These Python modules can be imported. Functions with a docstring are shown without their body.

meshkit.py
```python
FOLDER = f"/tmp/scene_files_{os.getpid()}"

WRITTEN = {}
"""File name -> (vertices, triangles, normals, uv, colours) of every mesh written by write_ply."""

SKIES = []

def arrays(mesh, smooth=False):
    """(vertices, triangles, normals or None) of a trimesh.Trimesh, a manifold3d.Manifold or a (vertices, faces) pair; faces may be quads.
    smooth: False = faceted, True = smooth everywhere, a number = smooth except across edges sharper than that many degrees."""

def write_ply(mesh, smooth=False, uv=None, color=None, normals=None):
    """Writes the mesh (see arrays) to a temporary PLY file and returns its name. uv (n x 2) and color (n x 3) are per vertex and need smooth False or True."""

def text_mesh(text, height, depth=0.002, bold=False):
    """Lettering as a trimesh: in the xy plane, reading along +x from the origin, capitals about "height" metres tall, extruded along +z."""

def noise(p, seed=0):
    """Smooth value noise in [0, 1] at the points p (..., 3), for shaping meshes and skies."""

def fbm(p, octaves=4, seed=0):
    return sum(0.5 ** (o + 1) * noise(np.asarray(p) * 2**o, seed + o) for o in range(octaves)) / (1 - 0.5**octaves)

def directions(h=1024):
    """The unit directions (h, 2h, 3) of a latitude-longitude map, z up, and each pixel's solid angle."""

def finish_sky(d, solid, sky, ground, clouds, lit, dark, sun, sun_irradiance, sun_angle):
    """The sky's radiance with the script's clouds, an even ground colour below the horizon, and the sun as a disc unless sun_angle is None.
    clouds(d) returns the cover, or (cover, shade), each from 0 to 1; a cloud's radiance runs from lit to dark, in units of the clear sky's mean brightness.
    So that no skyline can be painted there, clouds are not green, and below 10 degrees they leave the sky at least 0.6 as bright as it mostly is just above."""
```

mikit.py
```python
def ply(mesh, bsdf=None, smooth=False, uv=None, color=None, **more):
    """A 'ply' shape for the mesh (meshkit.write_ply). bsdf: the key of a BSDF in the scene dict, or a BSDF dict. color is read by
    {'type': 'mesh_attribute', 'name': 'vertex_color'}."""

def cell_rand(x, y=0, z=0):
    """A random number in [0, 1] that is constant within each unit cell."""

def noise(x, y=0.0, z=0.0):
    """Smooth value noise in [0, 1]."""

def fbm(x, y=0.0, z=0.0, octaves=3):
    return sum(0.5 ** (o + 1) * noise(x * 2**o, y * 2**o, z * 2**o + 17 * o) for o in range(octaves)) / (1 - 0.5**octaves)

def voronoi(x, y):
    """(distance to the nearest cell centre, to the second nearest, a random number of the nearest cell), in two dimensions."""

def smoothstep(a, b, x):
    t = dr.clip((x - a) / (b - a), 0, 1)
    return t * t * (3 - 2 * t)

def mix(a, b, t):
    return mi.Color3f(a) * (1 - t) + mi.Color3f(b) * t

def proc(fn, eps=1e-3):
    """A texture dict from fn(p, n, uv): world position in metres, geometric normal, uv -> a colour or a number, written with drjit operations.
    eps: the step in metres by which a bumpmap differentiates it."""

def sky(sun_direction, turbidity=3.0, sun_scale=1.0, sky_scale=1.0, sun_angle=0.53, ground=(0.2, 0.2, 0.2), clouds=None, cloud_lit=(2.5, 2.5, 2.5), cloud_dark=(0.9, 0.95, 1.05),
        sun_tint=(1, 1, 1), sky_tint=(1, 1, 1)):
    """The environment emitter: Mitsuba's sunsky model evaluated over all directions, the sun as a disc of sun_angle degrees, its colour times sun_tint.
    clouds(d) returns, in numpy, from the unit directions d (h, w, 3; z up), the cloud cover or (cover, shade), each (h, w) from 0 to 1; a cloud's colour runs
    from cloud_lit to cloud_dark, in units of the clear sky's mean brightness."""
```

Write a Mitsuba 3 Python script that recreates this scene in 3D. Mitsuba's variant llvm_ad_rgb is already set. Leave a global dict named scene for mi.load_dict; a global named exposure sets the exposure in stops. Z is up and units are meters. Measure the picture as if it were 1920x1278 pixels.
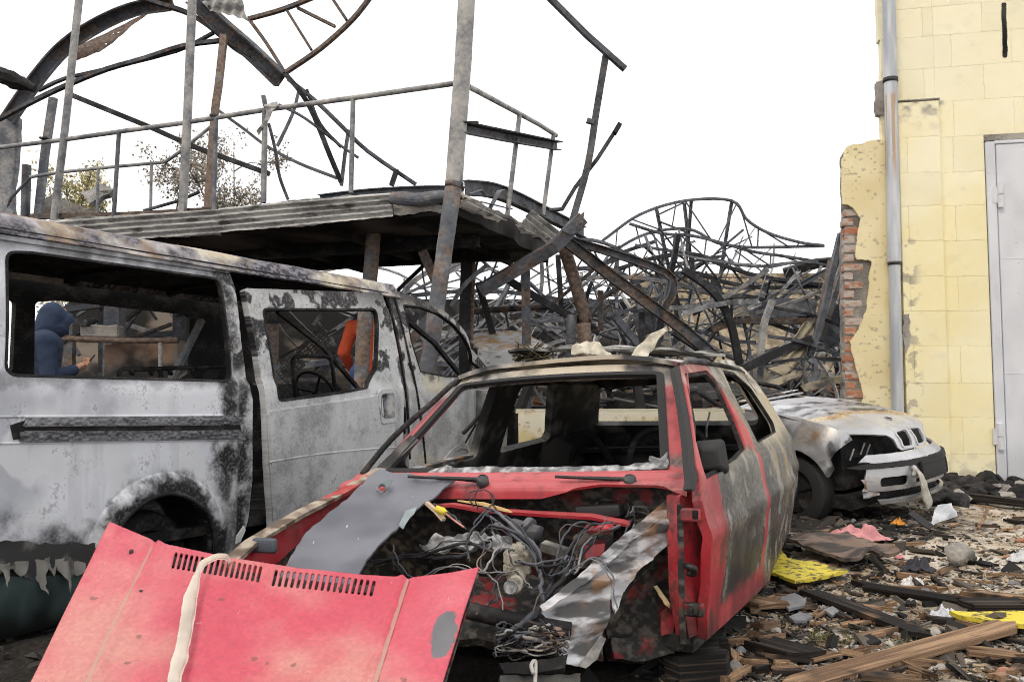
import math, random
import numpy as np, trimesh, shapely, drjit as dr, mitsuba as mi, mikit, meshkit, manifold3d
from shapely.geometry import Polygon, LineString, Point, box as sbox
from shapely.ops import unary_union
from scipy.spatial import Delaunay
from mikit import noise, fbm, smoothstep, mix, cell_rand, voronoi
T = mi.ScalarTransform4f
scene, labels = {}, {}
# ---------------------------------------------------------------- camera, sky, exposure
FPX, EYE, PITCH = 1600.0, 1.05, math.atan(106 / 1600.0)          # focal length in pixels of the 1920 wide photograph, eye height, tilt up
scene['camera'] = {'type': 'perspective', 'fov': 2 * math.degrees(math.atan(960 / FPX)), 'fov_axis': 'x', 'near_clip': 0.05, 'far_clip': 500.0,
    'to_world': T().look_at(origin=[0, 0, EYE], target=[0, math.cos(PITCH), EYE + math.sin(PITCH)], up=[0, 0, 1])}
def cloud(d):
    return np.ones(d.shape[:2]), 0.16 * meshkit.fbm(d * 2.2, 3, 5)
scene['sky'] = mikit.sky([-0.35, -0.55, 0.75], turbidity=3, sun_scale=0.16, sun_angle=24, ground=(0.16, 0.15, 0.14), clouds=cloud, cloud_lit=(2.5, 2.5, 2.52), cloud_dark=(1.5, 1.52, 1.56))
exposure = 2.62
# ---------------------------------------------------------------- naming
def numbered(k):
    if k not in scene and k not in labels and k not in TAKEN: TAKEN.add(k); return k
    i = 1
    while '%s_%03d' % (k, i) in scene or '%s_%03d' % (k, i) in TAKEN: i += 1
    TAKEN.add('%s_%03d' % (k, i)); return '%s_%03d' % (k, i)
TAKEN = set()
def thing(name, label, cat, group=None, kind=None):
    k = numbered(name); labels[k] = {'label': label, 'category': cat}
    if group: labels[k]['group'] = group
    if kind: labels[k]['kind'] = kind
    return k
def put(parent, part, mesh, mat, smooth=30, label=None, **kw):
    """one part of a thing: the entry parent__part"""
    k = numbered(parent + '__' + part); scene[k] = mikit.ply(mesh, mat, smooth, **kw)
    if label: labels[k] = {'label': label}
    return k
def solo(name, mesh, mat, label, cat, smooth=30, group=None, kind=None, **kw):
    k = thing(name, label, cat, group, kind); scene[k] = mikit.ply(mesh, mat, smooth, **kw); return k
def struct(name, mesh, mat, smooth=30, **kw):
    k = numbered(name); scene[k] = mikit.ply(mesh, mat, smooth, **kw); labels[k] = {'kind': 'structure'}; return k
# ---------------------------------------------------------------- geometry
A = lambda *x: np.array(x, float)
def P(px, py, Y):
    """the point at forward distance Y that stands at this place of the 1920 x 1278 photograph"""
    x, y = (px - 960) / FPX, (639 - py) / FPX
    c, s = math.cos(PITCH), math.sin(PITCH)
    f, u = c - y * s, s + y * c
    return A(x / f * Y, Y, EYE + u / f * Y)
def PG(px, py, z=0.0):
    q = P(px, py, 1.0); t = (z - EYE) / (q[2] - EYE); return A(q[0] * t, t, z)
def unit(v): return np.asarray(v, float) / (np.linalg.norm(v) + 1e-12)
def cat(ms): return trimesh.util.concatenate([m if isinstance(m, trimesh.Trimesh) else tm(*m) for m in ms])
def tm(v, f): return trimesh.Trimesh(np.asarray(v, float), np.asarray(f, int), process=False)
def smooth_path(pts, n=6):
    """Catmull-Rom through the points"""
    p = np.asarray(pts, float)
    if len(p) < 3: return p
    q = np.vstack([2 * p[0] - p[1], p, 2 * p[-1] - p[-2]]); out = []
    for i in range(len(p) - 1):
        a, b, c, d = q[i:i + 4]
        for t in np.arange(n) / n:
            out.append(0.5 * (2 * b + (c - a) * t + (2 * a - 5 * b + 4 * c - d) * t * t + (3 * b - a - 3 * c + d) * t ** 3))
    return np.vstack(out + [p[-1]])
def frames(p, up):
    t = np.gradient(p, axis=0) if len(p) > 2 else np.repeat([p[1] - p[0]], 2, 0)
    t /= np.linalg.norm(t, axis=1, keepdims=True) + 1e-12
    n = np.empty_like(t); u = np.asarray(up, float)
    for i in range(len(p)):
        w = u - t[i] * (u @ t[i])
        if np.linalg.norm(w) < 0.05: w = A(0.3, 0.9, 0.3) - t[i] * (A(0.3, 0.9, 0.3) @ t[i])
        n[i] = unit(w); u = n[i] if i else n[0]
    return t, n, np.cross(t, n)
def sweep(pts, prof, up=(0, 0, 1), scale=None, twist=0.0):
    """a closed profile (n x 2: across, up) carried along the polyline, capped"""
    p = np.asarray(pts, float); prof = np.asarray(prof, float); t, n, b = frames(p, up); m = len(prof); L = len(p)
    s = np.ones(L) if scale is None else np.broadcast_to(scale, (L,))
    a = np.linspace(0, twist, L)[:, None]; n, b = n * np.cos(a) + b * np.sin(a), b * np.cos(a) - n * np.sin(a)
    v = p[:, None] + s[:, None, None] * (prof[None, :, :1] * b[:, None] + prof[None, :, 1:] * n[:, None])
    i, j = np.meshgrid(np.arange(L - 1), np.arange(m), indexing='ij')
    q = np.stack([i * m + j, i * m + (j + 1) % m, (i + 1) * m + (j + 1) % m, (i + 1) * m + j], -1).reshape(-1, 4)
    f = [np.vstack([q[:, [0, 2, 1]], q[:, [0, 3, 2]]])]
    cf = np.array([[0, k, k + 1] for k in range(1, m - 1)])
    if m > 4 and Polygon(prof).convex_hull.area - Polygon(prof).area > 1e-9:
        ev, ef = trimesh.creation.triangulate_polygon(Polygon(prof), engine='earcut')
        cf = np.linalg.norm(ev[:, None, :2] - prof[None], axis=2).argmin(1)[np.array(ef)]
    f += [cf, cf[:, ::-1] + (L - 1) * m]
    mesh = tm(v.reshape(-1, 3), np.vstack(f))
    if mesh.volume < 0: mesh.invert()
    return mesh
def tube(pts, r, sides=8, up=(0.2, 0.3, 0.9), n=0):
    p = smooth_path(pts, n) if n else np.asarray(pts, float)
    a = np.arange(sides) * 2 * np.pi / sides
    r = np.asarray(r, float)
    if r.ndim and len(r) != len(p): r = np.interp(np.linspace(0, 1, len(p)), np.linspace(0, 1, len(r)), r)
    return sweep(p, np.stack([np.cos(a), np.sin(a)], 1), up, r)
def rect(w, h): return A([-w, -h], [w, -h], [w, h], [-w, h]) / 2
def angle(a, t): return A([0, 0], [a, 0], [a, t], [t, t], [t, a], [0, a]) - a / 3
def chan(h, b, t): return A([0, 0], [b, 0], [b, t], [t, t], [t, h - t], [b, h - t], [b, h], [0, h]) - A(b / 2, h / 2)
def ibeam(h, b, t):
    x, y = b / 2, h / 2; return A([-x, -y], [x, -y], [x, t - y], [t / 2, t - y], [t / 2, y - t], [x, y - t], [x, y], [-x, y], [-x, y - t], [-t / 2, y - t], [-t / 2, t - y], [-x, t - y])
def box(sx, sy, sz, c=(0, 0, 0), R=None, ch=0.0):
    if ch:
        h = A(sx, sy, sz) / 2; v = []
        for s in np.ndindex(2, 2, 2):
            d = np.array(s) * 2 - 1
            for k in range(3):
                w = h - ch; w[k] = h[k]; v.append(d * w)
        m = trimesh.Trimesh(v, process=False).convex_hull
    else: m = trimesh.creation.box((sx, sy, sz))
    v = np.array(m.vertices)
    if R is not None: v = v @ np.asarray(R).T
    return tm(v + np.asarray(c, float), m.faces)
def rotz(a): c, s = math.cos(a), math.sin(a); return A([c, -s, 0], [s, c, 0], [0, 0, 1])
def rotx(a): c, s = math.cos(a), math.sin(a); return A([1, 0, 0], [0, c, -s], [0, s, c])
def roty(a): c, s = math.cos(a), math.sin(a); return A([c, 0, s], [0, 1, 0], [-s, 0, c])
def along(line, step):
    L = line.length; n = max(2, int(math.ceil(L / step)))
    return np.array([line.interpolate(L * i / n).coords[0][:2] for i in range(n)])
def ring_pts(ring, step):
    """ring resampled, its corners kept"""
    c = np.array(ring.coords)[:-1]; out = []
    for a, b in zip(c, np.roll(c, -1, 0)):
        n = max(1, int(math.ceil(np.linalg.norm(b - a) / step)))
        out.append(a + (b - a) * (np.arange(n) / n)[:, None])
    return np.vstack(out)
def rough(poly, amp, step, seed=0, freq=12.0):
    """the polygon with a torn, uneven outline"""
    poly = poly if isinstance(poly, Polygon) else Polygon(poly)
    def one(r):
        p = ring_pts(r, step); q = np.c_[p * freq, np.zeros(len(p))]
        return p + amp * 2 * np.stack([meshkit.fbm(q, 2, seed) - 0.5, meshkit.fbm(q, 2, seed + 7) - 0.5], 1)
    r = Polygon(one(poly.exterior), [one(i) for i in poly.interiors]).buffer(0)
    return max(r.geoms, key=lambda g: g.area) if hasattr(r, 'geoms') else r
def rnd(poly, r):
    """corners rounded by r (outer and inner)"""
    poly = poly if isinstance(poly, Polygon) else Polygon(poly)
    return poly.buffer(-r, quad_segs=5).buffer(2 * r, quad_segs=5).buffer(-r, quad_segs=5)
def sheet(poly, fn, thick=0.0, res=0.06, edge=None):
    """a plate: the polygon of the plane carried by fn (n x 2 -> n x 3), with thickness to the side away from its normal"""
    poly = poly if hasattr(poly, 'exterior') or hasattr(poly, 'geoms') else Polygon(poly)
    out = []
    for g in getattr(poly, 'geoms', [poly]):
        if g.area < 1e-7: continue
        rings = [ring_pts(r, edge or res) for r in (g.exterior, *g.interiors)]
        b = np.vstack(rings); x0, y0, x1, y1 = g.bounds
        gx, gy = np.meshgrid(np.arange(x0 + res / 2, x1, res), np.arange(y0 + res / 2, y1, res)); gx = gx + (np.arange(len(gx)) % 2 * res / 2)[:, None]
        q = np.c_[gx.ravel(), gy.ravel()]
        inner = g.buffer(-0.4 * min(res, edge or res))
        q = q[shapely.contains_xy(inner, q[:, 0], q[:, 1])] if len(q) and not inner.is_empty else q[:0]
        p = np.vstack([b, q]); p = p + np.random.default_rng(1).normal(0, 1e-7, p.shape)
        f = Delaunay(p).simplices; c = p[f].mean(1)
        a = np.cross(np.c_[p[f[:, 1]] - p[f[:, 0]], np.zeros(len(f))], np.c_[p[f[:, 2]] - p[f[:, 0]], np.zeros(len(f))])[:, 2]
        f = np.where(a[:, None] < 0, f[:, ::-1], f)
        f = f[shapely.contains_xy(g, c[:, 0], c[:, 1]) & (np.abs(a) > 1e-10)]
        v = fn(p)
        if thick:
            m = tm(v, f); nrm = np.zeros_like(v); fn_ = np.cross(v[f[:, 1]] - v[f[:, 0]], v[f[:, 2]] - v[f[:, 0]])
            for k in range(3): np.add.at(nrm, f[:, k], fn_)
            nrm /= np.linalg.norm(nrm, axis=1, keepdims=True) + 1e-12
            n = len(v); fs = [f, f[:, ::-1] + n]; at = 0
            for ri, r in enumerate(rings):
                i = np.arange(len(r)) + at; j = np.roll(i, -1); at += len(r)
                ccw = (np.sum(r[:, 0] * np.roll(r[:, 1], -1) - np.roll(r[:, 0], -1) * r[:, 1]) > 0) == (ri == 0)
                w = np.vstack([np.c_[i, i + n, j], np.c_[j, i + n, j + n]])
                fs.append(w if ccw else w[:, ::-1])
            out.append(tm(np.vstack([v, v - nrm * thick]), np.vstack(fs)))
        else: out.append(tm(v, f))
    return cat(out)
def plane(o, ex, ey, bump=None):
    o, ex, ey = (np.asarray(x, float) for x in (o, ex, ey)); n = np.cross(ex, ey); n = unit(n)
    return lambda q: o + q[:, :1] * ex + q[:, 1:] * ey + (0 if bump is None else bump(q)[:, None] * n)
def jig(mesh, amp, freq, seed=0, octaves=2):
    """vertices moved by noise"""
    v = np.array(mesh.vertices)
    d = np.stack([meshkit.fbm(v * freq + 13.7 * k, octaves, seed + k) - 0.5 for k in range(3)], 1) * 2 * amp
    return tm(v + d, mesh.faces)
def fine(mesh, e):
    v, f = trimesh.remesh.subdivide_to_size(mesh.vertices, mesh.faces, e); m = trimesh.Trimesh(v, f); m.merge_vertices(); return m
def stone(c, s, seed, flat=1.0, sub=2):
    m = trimesh.creation.icosphere(sub, 1.0); v = np.array(m.vertices); r = np.random.default_rng(seed)
    k = unit(r.normal(size=(7, 3))) if False else r.normal(size=(9, 3)); k /= np.linalg.norm(k, axis=1, keepdims=True)
    d = (v @ k.T).max(1); v = v * (1 / np.maximum(d, 0.55))[:, None] * 0.8
    v = v * (1 + 0.12 * (meshkit.fbm(v * 3 + seed, 2) - 0.5))[:, None] * A(1, r.uniform(0.6, 0.95), flat) * s
    return tm(v @ rotz(r.uniform(0, 6)).T + np.asarray(c, float), m.faces)
def tones(mesh, u, w):
    return np.repeat([[u, w]], len(mesh.vertices), 0)
# ---------------------------------------------------------------- materials
def pbr(key, fn, rough=0.7, bump=None, scale=0.0, two=True, eps=2e-3, **kw):
    m = {'type': 'principled', 'base_color': mikit.proc(fn) if callable(fn) else {'type': 'rgb', 'value': list(fn)}, 'roughness': rough, 'specular': kw.pop('specular', 0.4), **kw}
    if bump is not None: m = {'type': 'bumpmap', 'arbitrary': mikit.proc(bump, eps), 'scale': scale, 'nested': m}
    scene[key] = {'type': 'twosided', 'nested': m} if two else m
C = lambda *c: mi.Color3f(*c)
def steel(p, n, uv):
    """bars, pipes, beams: uv.x how light (soot to ash grey), uv.y how rusty"""
    a = fbm(p.x * 7, p.y * 7, p.z * 5, 5); b = fbm(p.x * 31 + 5, p.y * 31, p.z * 31, 3)
    t = dr.clip(uv.x + (a - 0.5) * 0.75 + (b - 0.5) * 0.35, 0, 1)
    base = mix(mix(C(0.014, 0.014, 0.016), C(0.105, 0.114, 0.135), smoothstep(0.0, 0.5, t)), C(0.40, 0.39, 0.37), smoothstep(0.42, 1.0, t))
    r = smoothstep(0.42, 0.75, uv.y + (fbm(p.x * 9 + 31, p.y * 9, p.z * 6, 3) - 0.5) * 0.9)
    return mix(base, mix(C(0.070, 0.046, 0.034), C(0.23, 0.155, 0.105), smoothstep(0.3, 0.8, b * 0.7 + uv.x * 0.5)), r * 0.85)
pbr('m_steel', steel, 0.62, specular=0.35)
def char(p, n, uv):
    a = fbm(p.x * 9, p.y * 9, p.z * 9, 3); b = noise(p.x * 70, p.y * 70, p.z * 70)
    return mix(C(0.008, 0.008, 0.009), C(0.055, 0.05, 0.047), smoothstep(0.45, 0.85, a * 0.8 + b * 0.25))
pbr('m_char', char, 0.75, specular=0.3)
def wood(p, n, uv):
    """planks: uv in metres along and across, the whole part of uv.y / 10 how charred"""
    k = dr.floor(uv.y / 10.0); y = uv.y - k * 10.0
    g = fbm(uv.x * 2.5 + k, y * 55.0, 3.0, 5); q = noise(uv.x * 9, y * 220.0)
    c = mix(C(0.31, 0.205, 0.125), C(0.13, 0.08, 0.05), smoothstep(0.3, 0.7, g * 0.8 + q * 0.25))
    a = fbm(p.x * 5, p.y * 5, p.z * 5, 3)
    s = smoothstep(0.32, 0.55, a + (k - 2.0) * 0.12)
    return mix(c, mix(C(0.012, 0.011, 0.011), C(0.06, 0.045, 0.035), smoothstep(0.5, 0.8, g)), s)
pbr('m_wood', wood, 0.8, specular=0.2)
def concrete(p, n, uv):
    a = fbm(p.x * 3, p.y * 3, p.z * 3, 4); b = noise(p.x * 60, p.y * 60, p.z * 60)
    return mix(C(0.12, 0.11, 0.10), C(0.36, 0.34, 0.31), smoothstep(0.25, 0.75, a * 0.8 + b * 0.2))
pbr('m_concrete', concrete, 0.9, lambda p, n, uv: fbm(p.x * 30, p.y * 30, p.z * 30, 3), 0.012, specular=0.15)
def sootcrete(p, n, uv):
    a = fbm(p.x * 2.2, p.y * 2.2, p.z * 2.2, 4)
    return mix(C(0.012, 0.012, 0.012), C(0.075, 0.07, 0.065), smoothstep(0.35, 0.8, a))
pbr('m_soot', sootcrete, 0.9, specular=0.15)
def corr(p, n, uv):
    a = fbm(p.x * 2.5, p.y * 2.5, p.z * 9, 5); b = fbm(p.x * 40, p.y * 40, p.z * 40, 3)
    c = mix(C(0.14, 0.138, 0.135), C(0.44, 0.435, 0.42), smoothstep(0.25, 0.65, a * 0.7 + b * 0.3))
    return mix(c, C(0.05, 0.045, 0.04), smoothstep(0.56, 0.75, fbm(p.x * 5 + 9, p.y * 5, p.z * 14, 5)) * 0.8)
pbr('m_corr', corr, 0.85, specular=0.2)
pbr('m_tone', {'x': 1} and (0.5, 0.5, 0.5), 0.55)
scene['m_tone'] = {'type': 'twosided', 'nested': {'type': 'principled', 'base_color': {'type': 'mesh_attribute', 'name': 'vertex_color'}, 'roughness': 0.5, 'specular': 0.4}}
scene['m_matte'] = {'type': 'twosided', 'nested': {'type': 'principled', 'base_color': {'type': 'mesh_attribute', 'name': 'vertex_color'}, 'roughness': 0.9, 'specular': 0.15}}
def vc(mesh, c, var=0.0, seed=0, freq=20.0):
    """vertex colours: one colour, uneven by noise"""
    v = np.asarray(mesh.vertices); c = np.repeat([c], len(v), 0).astype(float)
    return c * (1 + var * 2 * (meshkit.fbm(v * freq, 3, seed) - 0.5))[:, None] if var else c
def tput(parent, part, mesh, c, var=0.0, mat='m_tone', smooth=True, label=None):
    return put(parent, part, mesh, mat, smooth, label, color=vc(mesh, c, var))
def bar(parent, part, mesh, light, rust=0.2, smooth=False, label=None):
    return put(parent, part, mesh, 'm_steel', smooth, label, uv=tones(mesh, light, rust))
pbr('m_rubber', (0.018, 0.018, 0.019), 0.7)
# ground: trodden dirt, ash and crushed concrete, with painted shade under the vehicles
def dirt(p, n, uv):
    a = fbm(p.x * 1.6, p.y * 1.6, 0, 4); b = fbm(p.x * 14, p.y * 14, 3, 3); c = noise(p.x * 90, p.y * 90)
    base = mix(C(0.17, 0.15, 0.122), C(0.42, 0.375, 0.31), smoothstep(0.3, 0.7, a * 0.55 + b * 0.35 + c * 0.2))
    pale = smoothstep(0.56, 0.68, fbm(p.x * 2.3 + 40, p.y * 2.3, 1, 3))
    base = mix(base, C(0.52, 0.49, 0.44), pale * 0.75)
    spl = smoothstep(0.60, 0.66, noise(p.x * 38 + b * 6, p.y * 17 + a * 9)) 
    base = mix(base, C(0.33, 0.23, 0.13), spl * 0.5)
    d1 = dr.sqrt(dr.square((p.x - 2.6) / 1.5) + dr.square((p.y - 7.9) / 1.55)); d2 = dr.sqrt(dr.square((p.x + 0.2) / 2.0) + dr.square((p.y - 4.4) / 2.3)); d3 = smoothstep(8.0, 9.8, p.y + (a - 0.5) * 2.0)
    soot = dr.maximum(dr.maximum(1 - smoothstep(0.75, 1.2, d1 + (b - 0.5) * 0.5), 1 - smoothstep(0.75, 1.1, d2 + (b - 0.5) * 0.4)), d3)  # burnt ground, plus the shade beneath the cars painted into the colour
    soot = dr.maximum(soot, 1 - smoothstep(-1.5, -0.6, p.x))  # left strip: soot together with painted shade below the van and bonnet
    return mix(base, C(0.012, 0.0115, 0.0115) * (0.5 + c), soot * 0.96)  # near-black stands for both soot and the painted shade
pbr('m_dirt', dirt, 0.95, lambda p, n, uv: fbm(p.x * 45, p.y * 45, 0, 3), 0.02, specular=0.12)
# ---------------------------------------------------------------- ground
def gz(x, y):
    q = np.stack([np.asarray(x, float), np.asarray(y, float), np.zeros(np.shape(x))], -1)
    near = np.exp(-np.maximum(0, np.hypot(q[..., 0], q[..., 1] - 7) - 9) / 6)
    mound = 0.45 * np.clip((q[..., 1] - 10.2) / 5, 0, 1) * np.clip((4.2 - q[..., 0]) / 2.0, 0, 1)
    return ((meshkit.fbm(q * 0.9, 3, 3) - 0.5) * 0.10 + (meshkit.fbm(q * 7, 3, 9) - 0.5) * 0.035) * near + mound * (0.4 + meshkit.fbm(q * 0.8, 3, 4)) * np.clip((30 - q[..., 1]) / 6, 0, 1) \
        + (1.15 + 0.8 * (meshkit.fbm(q * 0.7, 4, 8) - 0.5)) * np.exp(-((q[..., 1] - 17.2) / 2.6) ** 2) * np.clip((q[..., 0] + 1.5) / 2, 0, 1) * np.clip((8.5 - q[..., 0]) / 2, 0, 1)
gx = np.unique(np.r_[-300, -120, -50, -24, np.arange(-14, 0.5, 0.12), np.arange(0.5, 6.6, 0.045), np.arange(6.7, 12, 0.25), 16, 30, 60, 140, 300])
gy = np.unique(np.r_[-60, -20, -6, np.arange(0, 2.5, 0.3), np.arange(2.5, 9.5, 0.045), np.arange(9.6, 18, 0.14), np.arange(18, 30, 0.8), 40, 60, 120, 400])
GX, GY = np.meshgrid(gx, gy); n_ = len(gx); k_ = np.arange(len(gy) * n_).reshape(len(gy), n_)
q_ = np.stack([k_[:-1, :-1], k_[:-1, 1:], k_[1:, 1:], k_[1:, :-1]], -1).reshape(-1, 4)
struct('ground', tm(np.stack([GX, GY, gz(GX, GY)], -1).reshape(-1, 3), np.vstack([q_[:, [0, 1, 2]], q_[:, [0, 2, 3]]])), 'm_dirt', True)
def G(px, py, up=0.0):
    q = PG(px, py, 0.0); q = PG(px, py, float(gz(q[0], q[1]))); q[2] = float(gz(q[0], q[1])) + up; return q
# ---------------------------------------------------------------- yellow block building on the right
def blockpaint(p, n, uv):
    a = fbm(p.x * 1.3, p.y * 1.3, p.z * 1.3, 4); b = fbm(p.x * 9, p.y * 9, p.z * 9, 5)
    c = mix(C(0.77, 0.695, 0.42), C(0.80, 0.75, 0.53), smoothstep(0.35, 0.7, a))
    c = mix(c, C(0.82, 0.78, 0.60), smoothstep(3.2, 5.2, p.z + (a - 0.5) * 1.5) * 0.75)
    pat = smoothstep(0.62, 0.72, fbm(p.x * 2.1 + 7, 2.0, p.z * 1.8 + 3, 2)) * smoothstep(1.2, 1.8, p.z) * (1 - smoothstep(2.6, 3.4, p.z))
    c = mix(c, C(0.85, 0.79, 0.66), pat * 0.8)
    c = c * (0.96 + 0.07 * cell_rand(uv.x * 99.0, uv.y * 77.0, 3))
    grime = smoothstep(0.55, 0.85, b * 0.5 + fbm(p.x * 3, p.y * 3, p.z * 3 + 4, 5) * 0.55) * 0.16
    top = smoothstep(4.35, 4.75, p.z) * (1 - smoothstep(4.78, 4.86, p.z)) * (1 - smoothstep(5.42, 5.52, p.x)) * smoothstep(0.40, 0.72, b)
    flake = (1 - smoothstep(5.0, 5.14, p.x)) * smoothstep(0.53, 0.60, b) * (1 - smoothstep(2.9, 3.3, p.z)) * 0.55
    foot = (1 - smoothstep(0.0, 0.45, p.z)) * smoothstep(0.4, 0.6, b) * 0.5
    return mix(c, C(0.22, 0.21, 0.20), dr.clip(grime + top * 0.75 + flake + foot, 0, 1))
pbr('m_block', blockpaint, 0.85, lambda p, n, uv: fbm(p.x * 25, p.y * 25, p.z * 25, 3), 0.004, specular=0.2)
def stucco(p, n, uv):
    a = fbm(p.x * 2, p.y * 2, p.z * 2, 3); b = fbm(p.x * 22, p.y * 22, p.z * 22, 2)
    c = mix(C(0.70, 0.60, 0.35), C(0.77, 0.69, 0.45), smoothstep(0.3, 0.7, a))
    return mix(c, C(0.28, 0.25, 0.18), smoothstep(0.62, 0.78, b) * 0.55 + smoothstep(3.9, 4.3, p.z) * smoothstep(0.5, 0.7, b) * 0.3)
pbr('m_stucco', stucco, 0.95, lambda p, n, uv: fbm(p.x * 65, p.y * 65, p.z * 65, 3), 0.014, specular=0.1)
def brick(p, n, uv):
    a = fbm(p.x * 14, p.y * 14, p.z * 22, 3); b = fbm(p.x * 50, p.y * 50, p.z * 50, 2)
    c = mix(C(0.34, 0.13, 0.075), C(0.42, 0.21, 0.13), uv.y) * (0.75 + 0.5 * b)
    return mix(c, C(0.42, 0.37, 0.33), smoothstep(0.38, 0.60, a + (uv.x - 0.5) * 0.35))
pbr('m_brick', brick, 0.92, lambda p, n, uv: fbm(p.x * 60, p.y * 60, p.z * 60, 2), 0.01, specular=0.1)
def gatepaint(p, n, uv):
    a = fbm(p.x * 3, p.y * 3, p.z * 1.5, 3); b = noise(p.x * 45, p.y * 45, p.z * 45)
    c = mix(C(0.50, 0.52, 0.56), C(0.60, 0.62, 0.66), smoothstep(0.3, 0.7, a))
    return mix(c, C(0.25, 0.25, 0.26), smoothstep(0.90, 0.96, b) * 0.6 + (1 - smoothstep(0.1, 0.5, p.z)) * 0.2)
pbr('m_gate', gatepaint, 0.55)
def galv(p, n, uv):
    a = fbm(p.x * 12, p.y * 12, p.z * 1.2, 3)
    c = mix(C(0.36, 0.38, 0.41), C(0.54, 0.56, 0.59), smoothstep(0.3, 0.7, a))
    st = smoothstep(3.6, 4.2, p.z) * (1 - smoothstep(4.85, 4.92, p.z)) * smoothstep(0.5, 0.62, fbm(p.x * 30, p.y * 30, p.z * 0.5, 2))
    return mix(c, C(0.42, 0.26, 0.12), st * 0.8)
pbr('m_galv', galv, 0.45, metallic=0.3)
WD = unit(A(4.8, -1.0, 0)); WN = A(-WD[1], WD[0], 0) * -1; W0 = A(4.647, 10.776, 0)
def wu(px, py, o=0.0):
    """(along the wall, height) of the place of the photograph on the wall's plane, o in front of it"""
    r = P(px, py, 1.0) - A(0, 0, EYE); c = A(0, 0, EYE)
    t = ((W0 + WN * o - c) @ WN) / (r @ WN); q = c + r * t - W0; return q @ WD, q[2]
def wpos(a, z, o=0.0): return W0 + WD * a + WN * o + A(0, 0, z)
WR = np.stack([WD, WN, A(0, 0, 1)], 1)
def wbox(a0, a1, z0, z1, o0, o1, ch=0.0): return box(a1 - a0, o1 - o0, z1 - z0, wpos((a0 + a1) / 2, (z0 + z1) / 2, (o0 + o1) / 2), WR, ch)
bld = thing('block_building', 'pale yellow painted building of large blocks with a grey steel gate', 'building')
zj = [wu(1692, y, 0.0)[1] for y in (912, 849, 782, 718, 650, 585, 521, 455, 390, 328, 262, 196, 132, 72, 18, -42, -100)]
zj[0] = -0.1
aP0, aP1, aG = wu(1689, 500)[0], wu(1767, 500)[0], wu(1857, 600)[0]
zG = wu(1860, 266)[1]
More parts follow.
